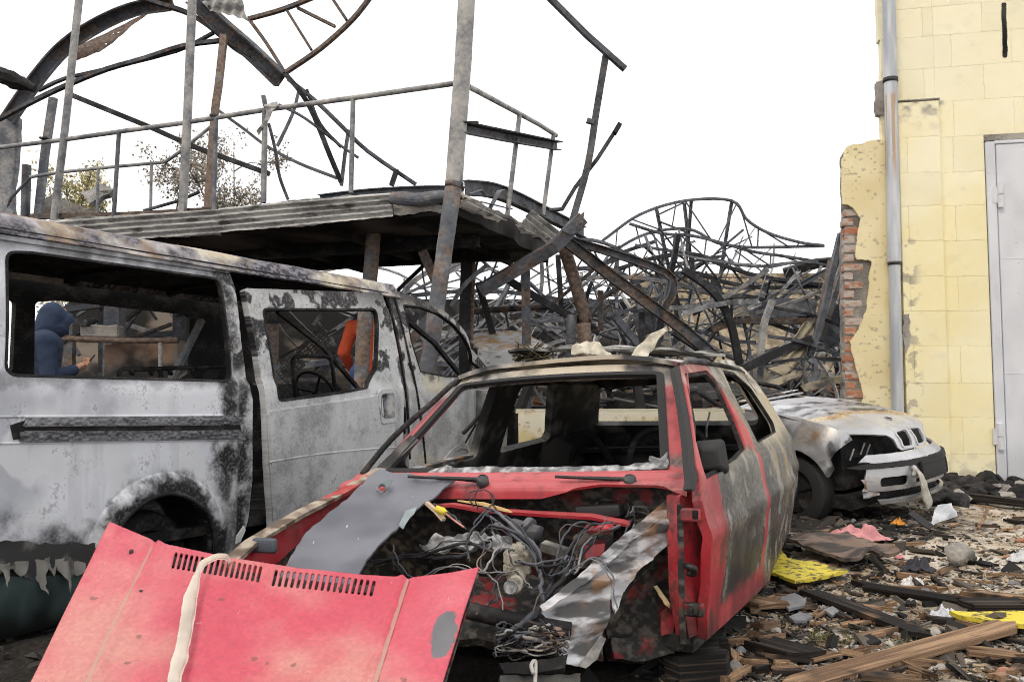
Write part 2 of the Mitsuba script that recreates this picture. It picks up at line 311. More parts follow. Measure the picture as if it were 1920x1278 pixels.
put(bld, 'wall_core', cat([wbox(0.14, aG, -0.1, zj[-1], -0.14, -0.004), wbox(aG, 3.2, zG + 0.02, zj[-1], -0.24, -0.004), wbox(aG + 2.6, 3.2, -0.1, zG + 0.02, -0.24, -0.004)]), 'm_concrete', False)
rg = np.random.default_rng(4)
def block(a0, a1, z0, z1, o1, part='block', o0=-0.12):
    g = 0.0008; m = wbox(a0 + g, a1 - g, z0 + g, z1 - g, o0, o1 + rg.uniform(-0.001, 0.002), 0.003)
    put(bld, part, m, 'm_block', False, uv=tones(m, rg.uniform(), rg.uniform()))
bw = wu(1843, 100)[0] - wu(1731, 100)[0]
for i in range(len(zj) - 1):
    z0, z1 = zj[i], zj[i + 1]
    if z1 <= zG + 0.12:
        cuts = [aP1 - 0.02, aG] if i % 2 == 0 else [aP1 - 0.02, wu(1795, 500)[0], aG]
        if z1 > 0.2: block(aG + 2.6, 3.2, z0, z1, 0.0)
    else: cuts = [aP1 - 0.02] + [x for x in np.arange(wu(1731 if i % 2 else 1784, 100)[0] - 2 * bw, 3.2, bw) if x > aP1 + 0.1] + [3.2]
    z0_ = z0
    for a, b in zip(cuts[:-1], cuts[1:]):
        if z1 > zG and z0 < zG + 0.03 and b > aG: z0_ = zG + 0.03
        if z1 - z0_ > 0.03: block(a, b, z0_ if a > aG - 0.5 and z1 > zG else z0, z1, 0.0)
    lo = rg.uniform(0.085, 0.13)
    if i < 11:   # the pilaster stands proud of the wall
        s = aP0 + 0.075 + rg.uniform(0, 0.03)
        if i % 2: block(aP0, s, z0, z1, 0.085); block(s, aP1, z0, z1, 0.085)
        else: block(aP0, aP1, z0, z1, 0.085)
        block(lo, aP0 - 0.004, z0, z1, 0.0, o0=-0.14)
    else:
        cs = sorted([lo] + [x for x in np.arange(wu(1731 if i % 2 else 1784, 100)[0] - 3 * bw, aP1 - 0.1, bw) if x > 0.2] + [aP1 - 0.02])
        for a, b in zip(cs[:-1], cs[1:]): block(a, b, z0, z1, 0.0, o0=-0.14 if a == lo else -0.12)
put(bld, 'pilaster_cap', wbox(aP0 - 0.004, aP1 + 0.012, zj[11] + 0.003, zj[11] + 0.026, -0.004, 0.1, 0.006), 'm_concrete', False)
put(bld, 'cement_patch', sheet(rough(Polygon([wu(x, y) for x, y in ((1643, 152), (1658, 150), (1662, 190), (1661, 216), (1644, 214), (1641, 190), (1645, 180))]), 0.02, 0.03, 3), lambda q: np.array([wpos(a, z, 0.012) for a, z in q]), 0.12, 0.08), 'm_concrete', False)
put(bld, 'groove', sheet(rough(rnd(Polygon([wu(x, y) for x, y in ((1877, 6), (1886, 6), (1889, 108), (1880, 108))]), 0.02), 0.008, 0.02, 3), lambda q: np.array([wpos(a, z, 0.006) for a, z in q]), 0.02, 0.08), 'm_soot', False, label='dark upright groove left in the yellow wall')
put(bld, 'render_patch', sheet(rough(Polygon([wu(x, y) for x, y in ((1690, 590), (1701, 588), (1703, 620), (1702, 650), (1694, 664), (1690, 640))]), 0.02, 0.03, 5), lambda q: np.array([wpos(a, z, 0.092) for a, z in q]), 0.02, 0.05), 'm_concrete', False, label='bare grey cement where the paint has fallen off')
gt = put(bld, 'gate', wbox(aG + 0.135, aG + 2.5, 0.02, zG - 0.035, -0.05, 0.0, 0.006), 'm_gate', False, 'light grey steel gate leaf')
for y in (485, 700): put(gt, 'weld_seam', wbox(aG + 0.14, aG + 2.5, wu(1890, y)[1] - 0.006, wu(1890, y)[1] + 0.006, -0.01, 0.005, 0.002), 'm_gate', False)
put(bld, 'gate_frame', cat([wbox(aG + 0.01, aG + 0.118, -0.05, zG, -0.1, 0.02, 0.006), wbox(aG + 0.118, aG + 2.55, zG - 0.03, zG + 0.01, -0.1, 0.015, 0.004)]), 'm_gate', False)
for y in (366, 818):
    a, z = wu(1874, y)
    h = put(bld, 'hinge', tube([wpos(a, z - 0.16, 0.035), wpos(a, z - 0.005, 0.035)], 0.033, 12), 'm_gate', 40)
    put(h, 'barrel', tube([wpos(a, z + 0.005, 0.035), wpos(a, z + 0.16, 0.035)], 0.033, 12), 'm_gate', 40)
    put(h, 'flange', wbox(a - 0.08, a - 0.02, z - 0.1, z + 0.1, 0.02, 0.03, 0.002), 'm_gate', False)
dp = thing('downpipe', 'grey round drainpipe down the corner of the yellow building', 'drainpipe')
def pipe_at(y, w=0.0): a, z = wu(1666.5 + 16 * y / 750, y, 0.12); return wpos(a, z, 0.12)
ys = [-60, 72, 295, 458, 490, 627, 800]
for y0, y1, r in ((-60, 72, .081), (72, 148, .082), (148, 295, .08), (295, 458, .082), (458, 492, .084), (492, 627, .07), (627, 905, .074)):
    d = np.linspace(0, 1, 9); pts = [pipe_at(y0 + (y1 - y0) * t) for t in d]
    put(dp, 'section', tube(pts, r * np.r_[1.035, np.ones(7), 0.985], 20), 'm_galv', 50)
tput(dp, 'clamp', tube([pipe_at(147), pipe_at(155)], .091, 20), (0.03, 0.03, 0.03)); tput(dp, 'collar', tube([pipe_at(490), pipe_at(497)], .083, 20), (0.04, 0.035, 0.035))
# ruined wall stub left of the pipe: bricks under rough yellow plaster
stub = thing('ruined_wall', 'broken end of a wall, yellow roughcast fallen off red bricks', 'wall')
SO = 0.02
spts = [(1585, 278), (1600, 272), (1614, 272), (1626, 266), (1645, 262), (1658, 264), (1664, 300), (1668, 560), (1671, 770), (1612, 770), (1618, 742), (1608, 700), (1596, 658), (1594, 638), (1610, 618), (1624, 580), (1630, 520), (1633, 492), (1627, 487), (1606, 488), (1604, 480), (1607, 440), (1612, 412), (1601, 392), (1590, 384), (1579, 384), (1577, 340), (1578, 300)]
put(stub, 'roughcast', sheet(rough(Polygon([wu(x, y, SO) for x, y in spts]), 0.012, 0.03, 8, 20), lambda q: np.array([wpos(a, z, SO + 0.035) for a, z in q]) + (WN * 1.0)[None] * (meshkit.fbm(np.c_[q * 5, np.zeros(len(q))], 3, 2)[:, None] - 0.5) * 0.02, 0.045, 0.05, 0.02), 'm_stucco', 30)
corep = [(1583, 282), (1662, 268), (1671, 915), (1588, 915), (1584, 700), (1583, 460), (1586, 400)]
put(stub, 'mortar_core', sheet(rough(Polygon([wu(x, y, 0) for x, y in corep]), 0.012, 0.04, 4), lambda q: np.array([wpos(a, z, -0.002) for a, z in q]), 0.36, 0.1), 'm_concrete', False)
mono = Polygon([wu(x, y, 0) for x, y in spts])
for i in range(31):
    y = 391 + i * 17.0; x0 = 1581 + i * 0.22 + rg.uniform(-1.5, 1.5)
    edges = [x0, x0 + (21 if i % 2 else 37) + rg.uniform(-3, 3), x0 + 62, x0 + 90]
    for x, xb in zip(edges[:-1], edges[1:]):
        a, z = wu(x, y + 15); b, z1 = wu(xb - 1.5, y + 1.0)
        if mono.contains(sbox(a, z, b, z1)) or xb > 1640: continue
        m = jig(fine(wbox(a, b, z, z1, -0.2, 0.01 + rg.uniform(-0.008, 0.006), 0.008), 0.07), 0.006, 14, i)
        put(stub, 'brick', m, 'm_brick', False, uv=tones(m, rg.uniform(0.1, 0.95), rg.uniform()))
# ---------------------------------------------------------------- far back wall with its dark eaves
def oldwall(p, n, uv):
    a = fbm(p.x * 1.2, p.y, p.z * 1.2, 6); b = fbm(p.x * 7, p.y, p.z * 9, 5)
    return mix(mix(C(0.30, 0.25, 0.18), C(0.52, 0.44, 0.32), smoothstep(0.35, 0.65, b)), C(0.09, 0.085, 0.08), smoothstep(0.42, 0.72, a) * 0.85)
pbr('m_oldwall', oldwall, 0.9, specular=0.1)
bk = thing('scorched_wall', 'long tan brick wall far behind the collapsed steel trusses', 'wall')
def bwall(px0, px1, y0, y1, Y, th=0.4):
    a, b = P(px0, y1, Y), P(px1, y0, Y); return box(b[0] - a[0], th, b[2] + 0.2, ((a[0] + b[0]) / 2, Y + th / 2, (b[2] - 0.2) / 2), None, 0.01)
put(bk, 'wall', bwall(1190, 1700, 512, 900, 23.0), 'm_oldwall', False)
for k in range(26):
    for j in range(6):
        a = P(1200 + k * 16 + (j % 2) * 8, 516 + j * 10, 22.97)
        if rg.uniform() < 0.75: put(bk, 'brick', box(0.2, 0.06, 0.115, a + A(0.1, 0, 0), None, 0.012), 'm_oldwall', False)
put(bk, 'eaves', tube([P(1470, 512, 22.8), P(1530, 494, 22.6), P(1700, 478, 22.3)], 0.16, 4), 'm_char', False)
bk2 = thing('scorched_wall', 'pale scorched wall far behind the deck posts', 'wall')
put(bk2, 'wall', bwall(720, 1190, 566, 900, 25.0), 'm_oldwall', False); put(bk2, 'coping', bwall(715, 1195, 561, 566.5, 24.9, .6), 'm_soot', False)
# ---------------------------------------------------------------- burnt van on the left
VO, VD = A(-2.184, 3.64, 0), A(math.sin(math.radians(28.1)), math.cos(math.radians(28.1)), 0)
VN = A(VD[1], -VD[0], 0)
ARC = (0.855, 0.225)            # rear wheel: along, height
def sst(a, b, x): t = np.clip((x - a) / (b - a), 0, 1); return t * t * (3 - 2 * t)
def voff(s, w):
    r = np.hypot(s - ARC[0], w - ARC[1])
    o = -0.10 * np.clip((w - 1.12) / 0.68, 0, 1) ** 1.6 - 0.02 * sst(1.12, 1.16, w) - 0.05 * np.clip((0.45 - w) / 0.45, 0, 1) ** 2
    return o - 0.30 * np.clip((s - 3.55) / 0.95, 0, 1) ** 2.2 + 0.006 * (meshkit.fbm(np.stack([s * 2.5, w * 2.5, s * 0], -1), 3, 6) - 0.5) * 2
def VP_(s, w, o): return VO + VD * s + VN * o + A(0, 0, w)
def VS(px, py, extra=0.0, flat=None):
    r = P(px, py, 1.0) - A(0, 0, EYE); o = extra
    for _ in range(5):
        t = ((VO + VN * o - A(0, 0, EYE)) @ VN) / (r @ VN); q = A(0, 0, EYE) + r * t - VO; s, w = q @ VD, q[2]
        o = flat if flat is not None else float(voff(np.array(s), np.array(w))) + extra
    return s, w
def vfn(extra=0.0): return lambda q: VO + q[:, :1] * VD + A(0, 0, 1) * q[:, 1:] + (voff(q[:, 0], q[:, 1]) + extra)[:, None] * VN
def vpoly(pts, extra=0.0, flat=None): return Polygon([VS(x, y, extra, flat) for x, y in pts])
def vanpaint(p, n, uv):
    s = (p.x - VO[0]) * VD[0] + (p.y - VO[1]) * VD[1]; w = p.z
    a = fbm(s * 2.2, w * 2.2, 4, 4); b = fbm(s * 11, w * 11, 2, 5); f = fbm(s * 95, w * 95, 2, 4)
    c = mix(C(0.42, 0.435, 0.475), C(0.71, 0.725, 0.765), smoothstep(0.27, 0.60, a * 0.75 + b * 0.25))
    door = smoothstep(1.27, 1.36, s)
    c = mix(c, mix(C(0.25, 0.25, 0.25), C(0.58, 0.59, 0.60), smoothstep(0.3, 0.68, a * 0.5 + b * 0.35 + f * 0.2)), door)
    c = mix(c, C(0.44, 0.37, 0.22), smoothstep(2.9, 3.3, s) * smoothstep(0.45, 0.6, a) * 0.55)
    pale = smoothstep(0.57, 0.62, fbm(s * 5, w * 5, 8, 3)) * (1 - smoothstep(0.95, 1.05, w)) * (1 - door)
    c = mix(c, C(0.66, 0.67, 0.69), pale * 0.75)
    r = dr.sqrt(dr.square(s - ARC[0]) + dr.square(w - ARC[1]))
    k = (b - 0.5) * 1.25 + (f - 0.5) * 0.22 + (a - 0.5) * 0.5
    soot = 1 - smoothstep(0.365, 0.46, r + k * 0.13)
    soot = dr.maximum(soot, (1 - smoothstep(0.33, 0.54, w + k * 0.24)) * (1 - smoothstep(1.28, 1.34, s)))
    soot = dr.maximum(soot, (1 - smoothstep(0.0, 0.13, dr.abs(s - 1.285) + k * 0.18)) * (0.75 + 0.25 * smoothstep(0.3, 0.7, w)))
    soot = dr.maximum(soot, (1 - smoothstep(0.0, 0.16, s - 1.37 + k * 0.2)) * smoothstep(1.33, 1.37, s) * (1 - smoothstep(0.95, 1.45, w + k * 0.3)))
    soot = dr.maximum(soot, smoothstep(1.62, 1.80, w + k * 0.16) * 0.9)
    soot = dr.maximum(soot, smoothstep(1.05, 1.18, s) * smoothstep(1.15, 1.3, w + k * 0.2) * smoothstep(0.46, 0.56, b) )
    stk = fbm(s * 14, w * 2.2, 6, 5)
    soot = dr.maximum(soot, smoothstep(0.60, 0.74, f * 0.5 + b * 0.5) * 0.4)
    soot = dr.maximum(soot, smoothstep(0.56, 0.76, stk) * 0.14)
    soot = dr.maximum(soot, (1 - smoothstep(0.0, 0.05, dr.abs(w - 1.135) + k * 0.07)) * (1 - door) * 0.5)
    edge = smoothstep(0.52, 0.66, f)
    low = (1 - smoothstep(0.25, 0.33, w + k * 0.12)) * (1 - smoothstep(0.5, 0.6, s))   # bare grey primer above the bumper
    sc = mix(C(0.017, 0.017, 0.02), C(0.14, 0.135, 0.135), edge * 0.55)
    return mix(mix(c, sc, dr.clip(soot, 0, 1)), mix(C(0.12, 0.115, 0.10), C(0.22, 0.21, 0.19), a), low * 0.9)
pbr('m_van', vanpaint, 0.55, specular=0.4)
def vanroof(p, n, uv):
    s = (p.x - VO[0]) * VD[0] + (p.y - VO[1]) * VD[1]
    a = fbm(p.x * 2, p.y * 2, p.z * 2, 3); b = fbm(p.x * 9, p.y * 9, p.z * 9, 6); f = fbm(p.x * 50, p.y * 50, p.z * 50, 4)
    c = mix(C(0.46, 0.42, 0.33), C(0.50, 0.49, 0.51), smoothstep(0.35, 0.65, a))
    d = mix(c, mix(C(0.02, 0.02, 0.025), C(0.17, 0.16, 0.19), smoothstep(0.4, 0.65, f)), smoothstep(0.38, 0.60, b * 0.55 + a * 0.3 + f * 0.18 + 0.10 * smoothstep(1.2, 1.7, s) * (1 - smoothstep(1.9, 2.2, s))))
    return mix(d, C(0.30, 0.17, 0.06), smoothstep(0.58, 0.75, fbm(p.x * 7 + 3, p.y * 7, 1, 5)) * 0.4)
pbr('m_vanroof', vanroof, 0.65)
pbr('m_railgrey', lambda p, n, uv: mix(C(0.03, 0.03, 0.033), C(0.36, 0.365, 0.39), smoothstep(0.30, 0.80, fbm(p.x * 60, p.y * 60, p.z * 90, 5) * 0.6 + fbm(p.x * 3, p.y * 3, p.z * 25, 3) * 0.4)), 0.6)
van = thing('van', 'burnt out white and grey van with empty windows and a hanging side door', 'van')
ql = [(-70, 418), (0, 432), (427, 501), (441, 540), (452, 640), (462, 712), (474, 750), (473, 900), (465, 975), (447, 1030), (425, 1085)]
q_out = vpoly(ql + [(400, 1100), (-70, 1100)])
win = rnd(vpoly([(9, 469), (60, 471), (414, 521), (437, 716), (9, 705)]), 0.05)
arch = Point(*ARC).buffer(0.335, quad_segs=16)
side = q_out.difference(win).difference(arch).difference(vpoly([(150, 1060), (420, 1060), (420, 1130), (150, 1130)]))
if hasattr(side, 'geoms'): side = max(side.geoms, key=lambda g: g.area)
qp = put(van, 'side_panel', sheet(side, vfn(), 0.03, 0.045, 0.03), 'm_van', 35)
put(qp, 'window_rubber', sheet(win.difference(win.buffer(-0.012)), vfn(0.004), 0.03, 0.03), 'm_char', False)
ring = Point(*ARC).buffer(0.445, quad_segs=20).difference(Point(*ARC).buffer(0.334, quad_segs=20)).intersection(sbox(0, 0.10, 1.245, 1))
put(qp, 'wheel_arch_flare', sheet(ring, lambda q: vfn(0.0)(q) + VN * (0.002 + 0.034 * sst(0.445, 0.40, np.hypot(q[:, 0] - ARC[0], q[:, 1] - ARC[1])))[:, None], 0.02, 0.02, 0.02), 'm_van', 50)
put(qp, 'wheel_arch_lip', tube([VP_(ARC[0] + 0.335 * math.cos(t), ARC[1] + 0.335 * math.sin(t), 0.03) for t in np.linspace(-0.2, math.pi + 0.1, 30)], 0.012, 6), 'm_char', True)
def vstrip(pts, e0, th, mat, part, parent, res=0.05, smooth=30, label=None): return put(parent, part, sheet(vpoly(pts, e0), vfn(e0), th, res, 0.04), mat, smooth, label)
rail = put(van, 'door_rail', sheet(vpoly([(38, 800), (450, 796), (452, 807), (34, 808)]), vfn(0.002), 0.03, 0.05), 'm_char', False, 'sooty slot of the sliding door rail')
vstrip([(52, 783), (455, 779), (457, 794), (44, 799)], 0.014, 0.02, 'm_railgrey', 'strip', rail)
vstrip([(38, 809), (453, 806), (455, 822), (40, 829)], 0.014, 0.02, 'm_railgrey', 'strip', rail)
vstrip([(20, 797), (47, 788), (44, 822), (26, 824)], 0.006, 0.02, 'm_char', 'end_cap', rail)
# creases of the side
for y0, y1 in ((781, 778), (831, 824)): put(qp, 'crease', tube([VP_(*VS(x, y0 + (y1 - y0) * x / 460.), float(voff(*map(np.array, VS(x, y0 + (y1 - y0) * x / 460.)))) + 0.0) for x in np.linspace(-60, 462, 14)], 0.006, 6), 'm_van', True)
# sliding door, hanging at its rear end
dl = [(458, 540), (600, 545), (716, 548), (733, 600), (750, 680), (757, 745), (757, 800), (753, 860), (748, 1150), (514, 1150), (510, 985), (503, 870), (499, 762), (488, 700), (470, 600)]
dwin = rnd(vpoly([(490, 577), (706, 578), (710, 606), (707, 690), (688, 729), (640, 738), (522, 754), (508, 680)], 0.035), 0.035)
door = rnd(vpoly(dl, 0.035), 0.02).difference(dwin)
dr_ = put(van, 'sliding_door', sheet(door, vfn(0.035), 0.045, 0.045, 0.03), 'm_van', 35, 'grey scorched sliding door hanging askew')
put(dr_, 'window_seal', sheet(dwin.difference(dwin.buffer(-0.014)), vfn(0.038), 0.03, 0.03), 'm_char', False)
put(dr_, 'door_skin', sheet(rnd(vpoly([(500, 771), (640, 751), (690, 744), (722, 735), (748, 742), (752, 800), (748, 860), (744, 1150), (518, 1150), (513, 985), (506, 870)], 0.04), 0.02), lambda q: vfn(0.04 + 0.0)(q) + VN * (0.018 * np.clip(1, 0, 1)), 0.02, 0.05), 'm_van', 35)
hb = vpoly([(715, 738), (738, 736), (740, 783), (719, 786)], 0.06)
put(dr_, 'handle_surround', sheet(rnd(hb.buffer(0.03), 0.03).difference(rnd(hb, 0.02)), vfn(0.066), 0.02, 0.02), 'm_van', 35); put(dr_, 'handle_recess', sheet(rnd(hb, 0.02), vfn(0.062), 0.012, 0.02), 'm_vanroof', 35)
h_ = put(dr_, 'handle', tube([VP_(*VS(x, y, 0.085), 0.085 - 0.03) for x, y in ((723, 740), (720, 745), (720, 775), (725, 783))], 0.014, 6, n=3), 'm_char', True)
for y in (598, 640): pass
put(dr_, 'crease', tube([VP_(*VS(x, y, 0.06), 0.055 + float(voff(*map(np.array, VS(x, y, 0.06))))) for x, y in ((506, 866), (600, 851), (690, 842), (752, 838))], 0.007, 6, n=5), 'm_van', True)
# front door and A pillar
fl = [(727, 549), (748, 547), (790, 560), (832, 582), (864, 611), (894, 655), (920, 697), (942, 735), (952, 790), (950, 845), (940, 900), (930, 1010), (770, 1010), (766, 860), (768, 780), (760, 700), (745, 620)]
fwin = rnd(vpoly([(755, 570), (790, 574), (822, 586), (852, 608), (880, 645), (905, 692), (898, 707), (835, 707), (788, 698), (770, 640)]), 0.02)
fd = put(van, 'cab_door', sheet(vpoly(fl).difference(fwin).difference(vpoly([(735, 700), (735, 700.1), (735.1, 700)])), vfn(), 0.03, 0.045, 0.03), 'm_van', 35, 'pale scorched front door with yellowish stains')
put(fd, 'window_seal', sheet(fwin.difference(fwin.buffer(-0.013)), vfn(0.003), 0.03, 0.03), 'm_char', False)
for pts in (((722, 551), (738, 605), (752, 680), (763, 760), (768, 860)), ((738, 553), (760, 640), (782, 740), (796, 850), (800, 960))):
    put(fd, 'door_gap', tube([VP_(*VS(x, y), float(voff(*map(np.array, VS(x, y)))) + 0.002) for x, y in pts], 0.009, 6, n=4), 'm_char', True)
fa = VS(860, 905); put(fd, 'wheel_arch_flare', sheet(Point(*VS(862, 930)).buffer(0.42, quad_segs=14).difference(Point(*VS(862, 930)).buffer(0.385, quad_segs=14)).intersection(vpoly([(780, 800), (940, 800), (940, 960), (780, 960)])), vfn(0.012), 0.02, 0.04), 'm_van', 35)
# roof with its gutter, and a blackened lining
zr = 1.775
def roofz(s, t): return zr + 0.012 * s * 0.6 + 0.105 * (1 - np.exp(-np.minimum(t, 1 - t) / 0.02)) + 0.03 * (1 - np.abs(2 * t - 1) ** 3) - 0.28 * np.clip((s - 2.95) / 1.0, 0, 1) ** 2 + 0.012 * (meshkit.fbm(np.stack([s * 3, t * 5, 0 * s], -1), 3, 2) - 0.5)
rf = put(van, 'roof', sheet(sbox(-0.5, 0, 3.05, 1), lambda q: VO + VD * q[:, :1] + VN * (-0.095 - q[:, 1:] * 1.42) + A(0, 0, 1) * roofz(q[:, 0], q[:, 1])[:, None], 0.015, 0.07, 0.05), 'm_vanroof', 60)
put(rf, 'gutter', sweep([VP_(s, zr + 0.0072 * s - 0.004, -0.105) for s in np.linspace(-0.5, 2.9, 30)], A([0, 0], [0.035, 0.004], [0.035, 0.018], [0.012, 0.016], [0.0, 0.03]) * A(-1, 1)), 'm_char', False)
put(rf, 'lining', sheet(sbox(-0.4, 0.03, 2.95, 0.97), lambda q: VO + VD * q[:, :1] + VN * (-0.095 - q[:, 1:] * 1.42) + A(0, 0, 1) * (roofz(q[:, 0], q[:, 1])[:, None] - 0.05), 0.01, 0.1), 'm_char', 60)
for s in (0.5, 1.3, 2.1, 2.85): put(rf, 'roof_bow', sweep([VP_(s, float(roofz(np.array(s), np.array(t))) - 0.07, -0.095 - 1.42 * t) for t in np.linspace(0.03, 0.97, 9)], rect(0.06, 0.035)), 'm_char', False)
# header strip between gutter and side window (a pressed channel)
put(qp, 'drip_channel', sheet(vpoly([(-60, 428), (0, 440), (424, 505), (428, 513), (0, 449), (-60, 438)]), vfn(0.012), 0.012, 0.05), 'm_van', 35)
# far side wall of the van with its openings
FO = -1.55
far = Polygon([(-0.5, 0.25), (4.1, 0.25), (4.15, 1.12), (3.2, 1.84), (-0.5, 1.84)])
for pts in ([(-40, 556), (30, 562), (24, 698), (-40, 694)], [(66, 566), (120, 563), (356, 590), (352, 700), (325, 716), (64, 708)], [(474, 606), (712, 606), (722, 712), (472, 722)], [(752, 606), (905, 690), (905, 745), (752, 735)]):
    far = far.difference(rnd(vpoly(pts, 0, FO), 0.03))
ffn = lambda e: (lambda q: VO + VD * q[:, :1] + A(0, 0, 1) * q[:, 1:] + VN * (FO + e))
put(van, 'side_panel', sheet(far, ffn(0.0), 0.04, 0.08, 0.05), 'm_char', False)
put(van, 'floor', cat([box(4.6, 1.5, 0.05, VP_(1.8, 0.33, -0.8), np.stack([VD, VN, A(0, 0, 1)], 1)), box(0.04, 1.5, 1.0, VP_(-0.5, 0.75, -0.8), np.stack([VD, VN, A(0, 0, 1)], 1))]), 'm_char', False)
nose = put(van, 'nose', sheet(Polygon([(-0.05, 0.2), (-1.5, 0.2), (-1.5, 1.12), (-0.05, 1.12)]), lambda q: VO + VN * q[:, :1] + A(0, 0, 1) * q[:, 1:] + VD * (4.48 - 0.14 * np.abs((q[:, :1] + 0.78) / 0.72) ** 3 - 0.10 * np.clip(q[:, 1:] - 0.85, 0, 1)), -0.03, 0.08), 'm_van', 50)
for o in (-0.20, -1.44):
    put(van, 'windscreen_pillar', sweep([VP_(4.3, 1.1, o), VP_(3.7, 1.5, o + (0.03 if o < -1 else -0.03)), VP_(3.1, 1.76, o + (0.06 if o < -1 else -0.06))], rect(0.036, 0.03)), 'm_char', False)
put(van, 'windscreen_header', sweep([VP_(3.08, 1.80, o) for o in (-0.15, -0.5, -1.1, -1.5)], rect(0.1, 0.04)), 'm_char', False)
put(van, 'dashboard', box(0.3, 1.35, 0.22, VP_(3.75, 0.86, -0.8), np.stack([VD, VN, A(0, 0, 1)], 1), 0.04), 'm_char', False)
def vq(px, py, o): return VP_(*VS(px, py, 0, o), o)
# what stands inside
sf = put(van, 'seat_frame', tube([vq(x, y, -0.8) for x, y in ((223, 716), (223, 700), (232, 691), (260, 692), (350, 689), (440, 686))], 0.014, 8, n=4), 'm_char', True, 'burnt bare tube frame of a bench seat')
for x in (246, 282, 318, 360, 300): put(sf, 'bracket', tube([vq(x, 690, -0.8), vq(x + 1, 700, -0.8), vq(x + 3, 725 if x == 300 else 700, -0.79)], 0.016, 6), 'm_char', True)
put(van, 'pillar_brace', sweep([vq(378, 600, -1.2), vq(348, 660, -1.2), vq(315, 722, -1.2)], rect(0.05, 0.03)), 'm_steel', False, 'ash grey slanting brace inside the van', uv=tones(sweep([vq(378, 600, -1.2), vq(348, 660, -1.2), vq(315, 722, -1.2)], rect(0.05, 0.03)), 0.62, 0.1))
put(van, 'headrest_frame', tube([vq(x, y, -0.95) for x, y in ((556, 760), (552, 720), (549, 680), (556, 669), (590, 667), (614, 669), (622, 682), (629, 740))], 0.017, 8, n=4), 'm_char', True)
ctr = vq(592, 735, -1.05); ax1 = unit(VN * -1); ax2 = unit(A(0, 0, 0.8) - VD * 0.5)
sw = put(van, 'steering_wheel', tube([ctr + 0.19 * (ax1 * math.cos(t) + ax2 * math.sin(t)) for t in np.linspace(0, 2 * math.pi, 33)], 0.012, 8), 'm_char', True)
put(sw, 'hub', tube([ctr, ctr + VD * 0.3 - A(0, 0, 0.3)], 0.035, 8), 'm_char', True)
for t in (0.2, 2.2, 4.2): put(sw, 'spoke', tube([ctr, ctr + 0.19 * (ax1 * math.cos(t) + ax2 * math.sin(t))], 0.011, 6), 'm_char', True)
# rear wheel, burnt, in its arch
wc = VP_(ARC[0], 0.2, -0.2)
def wheel(parent, c, ax, R=0.29, w=0.17, rim='m_char', tyre='m_char', rimlabel=None, part='wheel'):
    ax = unit(ax); prof = A([-w / 2, R * 0.62], [-w / 2, R * 0.88], [-w * 0.4, R * 0.97], [-w * 0.2, R], [w * 0.2, R], [w * 0.4, R * 0.97], [w / 2, R * 0.88], [w / 2, R * 0.62])
    e1 = unit(np.cross(ax, A(0, 0, 1))); e2 = np.cross(e1, ax)
    ring = [c + 0 * ax for t in range(1)]
    th = np.linspace(0, 2 * np.pi, 41)[:-1]; v = np.array([[c + ax * a + r * (e1 * math.cos(t) + e2 * math.sin(t)) for a, r in prof] for t in th]).reshape(-1, 3); m = len(prof)
    f = []
    for i in range(40):
        for j in range(m - 1):
            a, b = i * m + j, ((i + 1) % 40) * m + j; f += [[a, b, b + 1], [a, b + 1, a + 1]]
    k = put(parent, part, tm(v, f), tyre, 40)
    disc = tube([c - ax * 0.02, c + ax * w * 0.25, c + ax * w * 0.32], [R * 0.62, R * 0.6, R * 0.2], 24); put(k, 'rim', disc, rim, 30, rimlabel)
    for i in range(5):
        t = i * 2 * np.pi / 5 + 0.3; put(k, 'spoke', sweep([c + ax * w * 0.34 + 0.05 * R * e1, c + ax * w * 0.34 + R * 0.6 * (e1 * math.cos(t) + e2 * math.sin(t))], rect(0.04, 0.02), ax), rim, False)
    return k
wheel(van, wc, VN, 0.27, 0.19)
put(van, 'inner_arch', sheet(sbox(0, 0, math.pi + 0.5, 0.34), lambda q: VO + VD * (ARC[0] + 0.35 * np.cos(q[:, :1] - 0.25)) + A(0, 0, 1) * (ARC[1] + 0.35 * np.sin(q[:, :1] - 0.25)) + VN * (0.0 - q[:, 1:]), 0.0, 0.08), 'm_char', 60)
put(van, 'underbody', box(4.3, 1.3, 0.25, VP_(1.9, 0.2, -0.9), np.stack([VD, VN, A(0, 0, 1)], 1)), 'm_char', False)
# dark green bumper end with torn grey flaps hanging over it
def green(p, n, uv):
    a = fbm(p.x * 8, p.y * 8, p.z * 3, 3); b = noise(p.x * 4, p.y * 4, p.z * 160)
    c = mix(C(0.018, 0.03, 0.03), C(0.05, 0.075, 0.073), smoothstep(0.3, 0.7, a))
    c = mix(c, C(0.16, 0.19, 0.19), smoothstep(0.93, 0.97, b) * 0.6)
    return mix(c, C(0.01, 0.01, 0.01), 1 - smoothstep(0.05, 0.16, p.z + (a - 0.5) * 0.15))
pbr('m_green', green, 0.45)
bp = put(van, 'bumper', sheet(rough(vpoly([(-70, 1082), (60, 1080), (150, 1072), (208, 1060), (214, 1110), (150, 1150), (100, 1170), (0, 1200), (-70, 1215)], 0.035), 0.006, 0.03, 2), lambda q: vfn(0.035)(q) + VN * (0.03 * np.sin(np.clip((q[:, 1:] - 0.0) / 0.3, 0, 1) * np.pi)), 0.04, 0.04), 'm_green', 40, 'dark green scratched bumper end')
fr = np.random.default_rng(12); pbr('m_flapgrey', (.17, .165, .155), .7)
m = sheet(rough(vpoly([(-70, 1012), (120, 1018), (208, 1012), (212, 1058), (160, 1066), (120, 1080), (90, 1066), (50, 1082), (20, 1068), (-70, 1085)], 0.012), 0.016, 0.012, 9, 22), lambda q: vfn(0.012)(q) + VN * (0.05 * np.clip((0.42 - q[:, 1:]) / 0.2, 0, 1)), 0.006, 0.025)
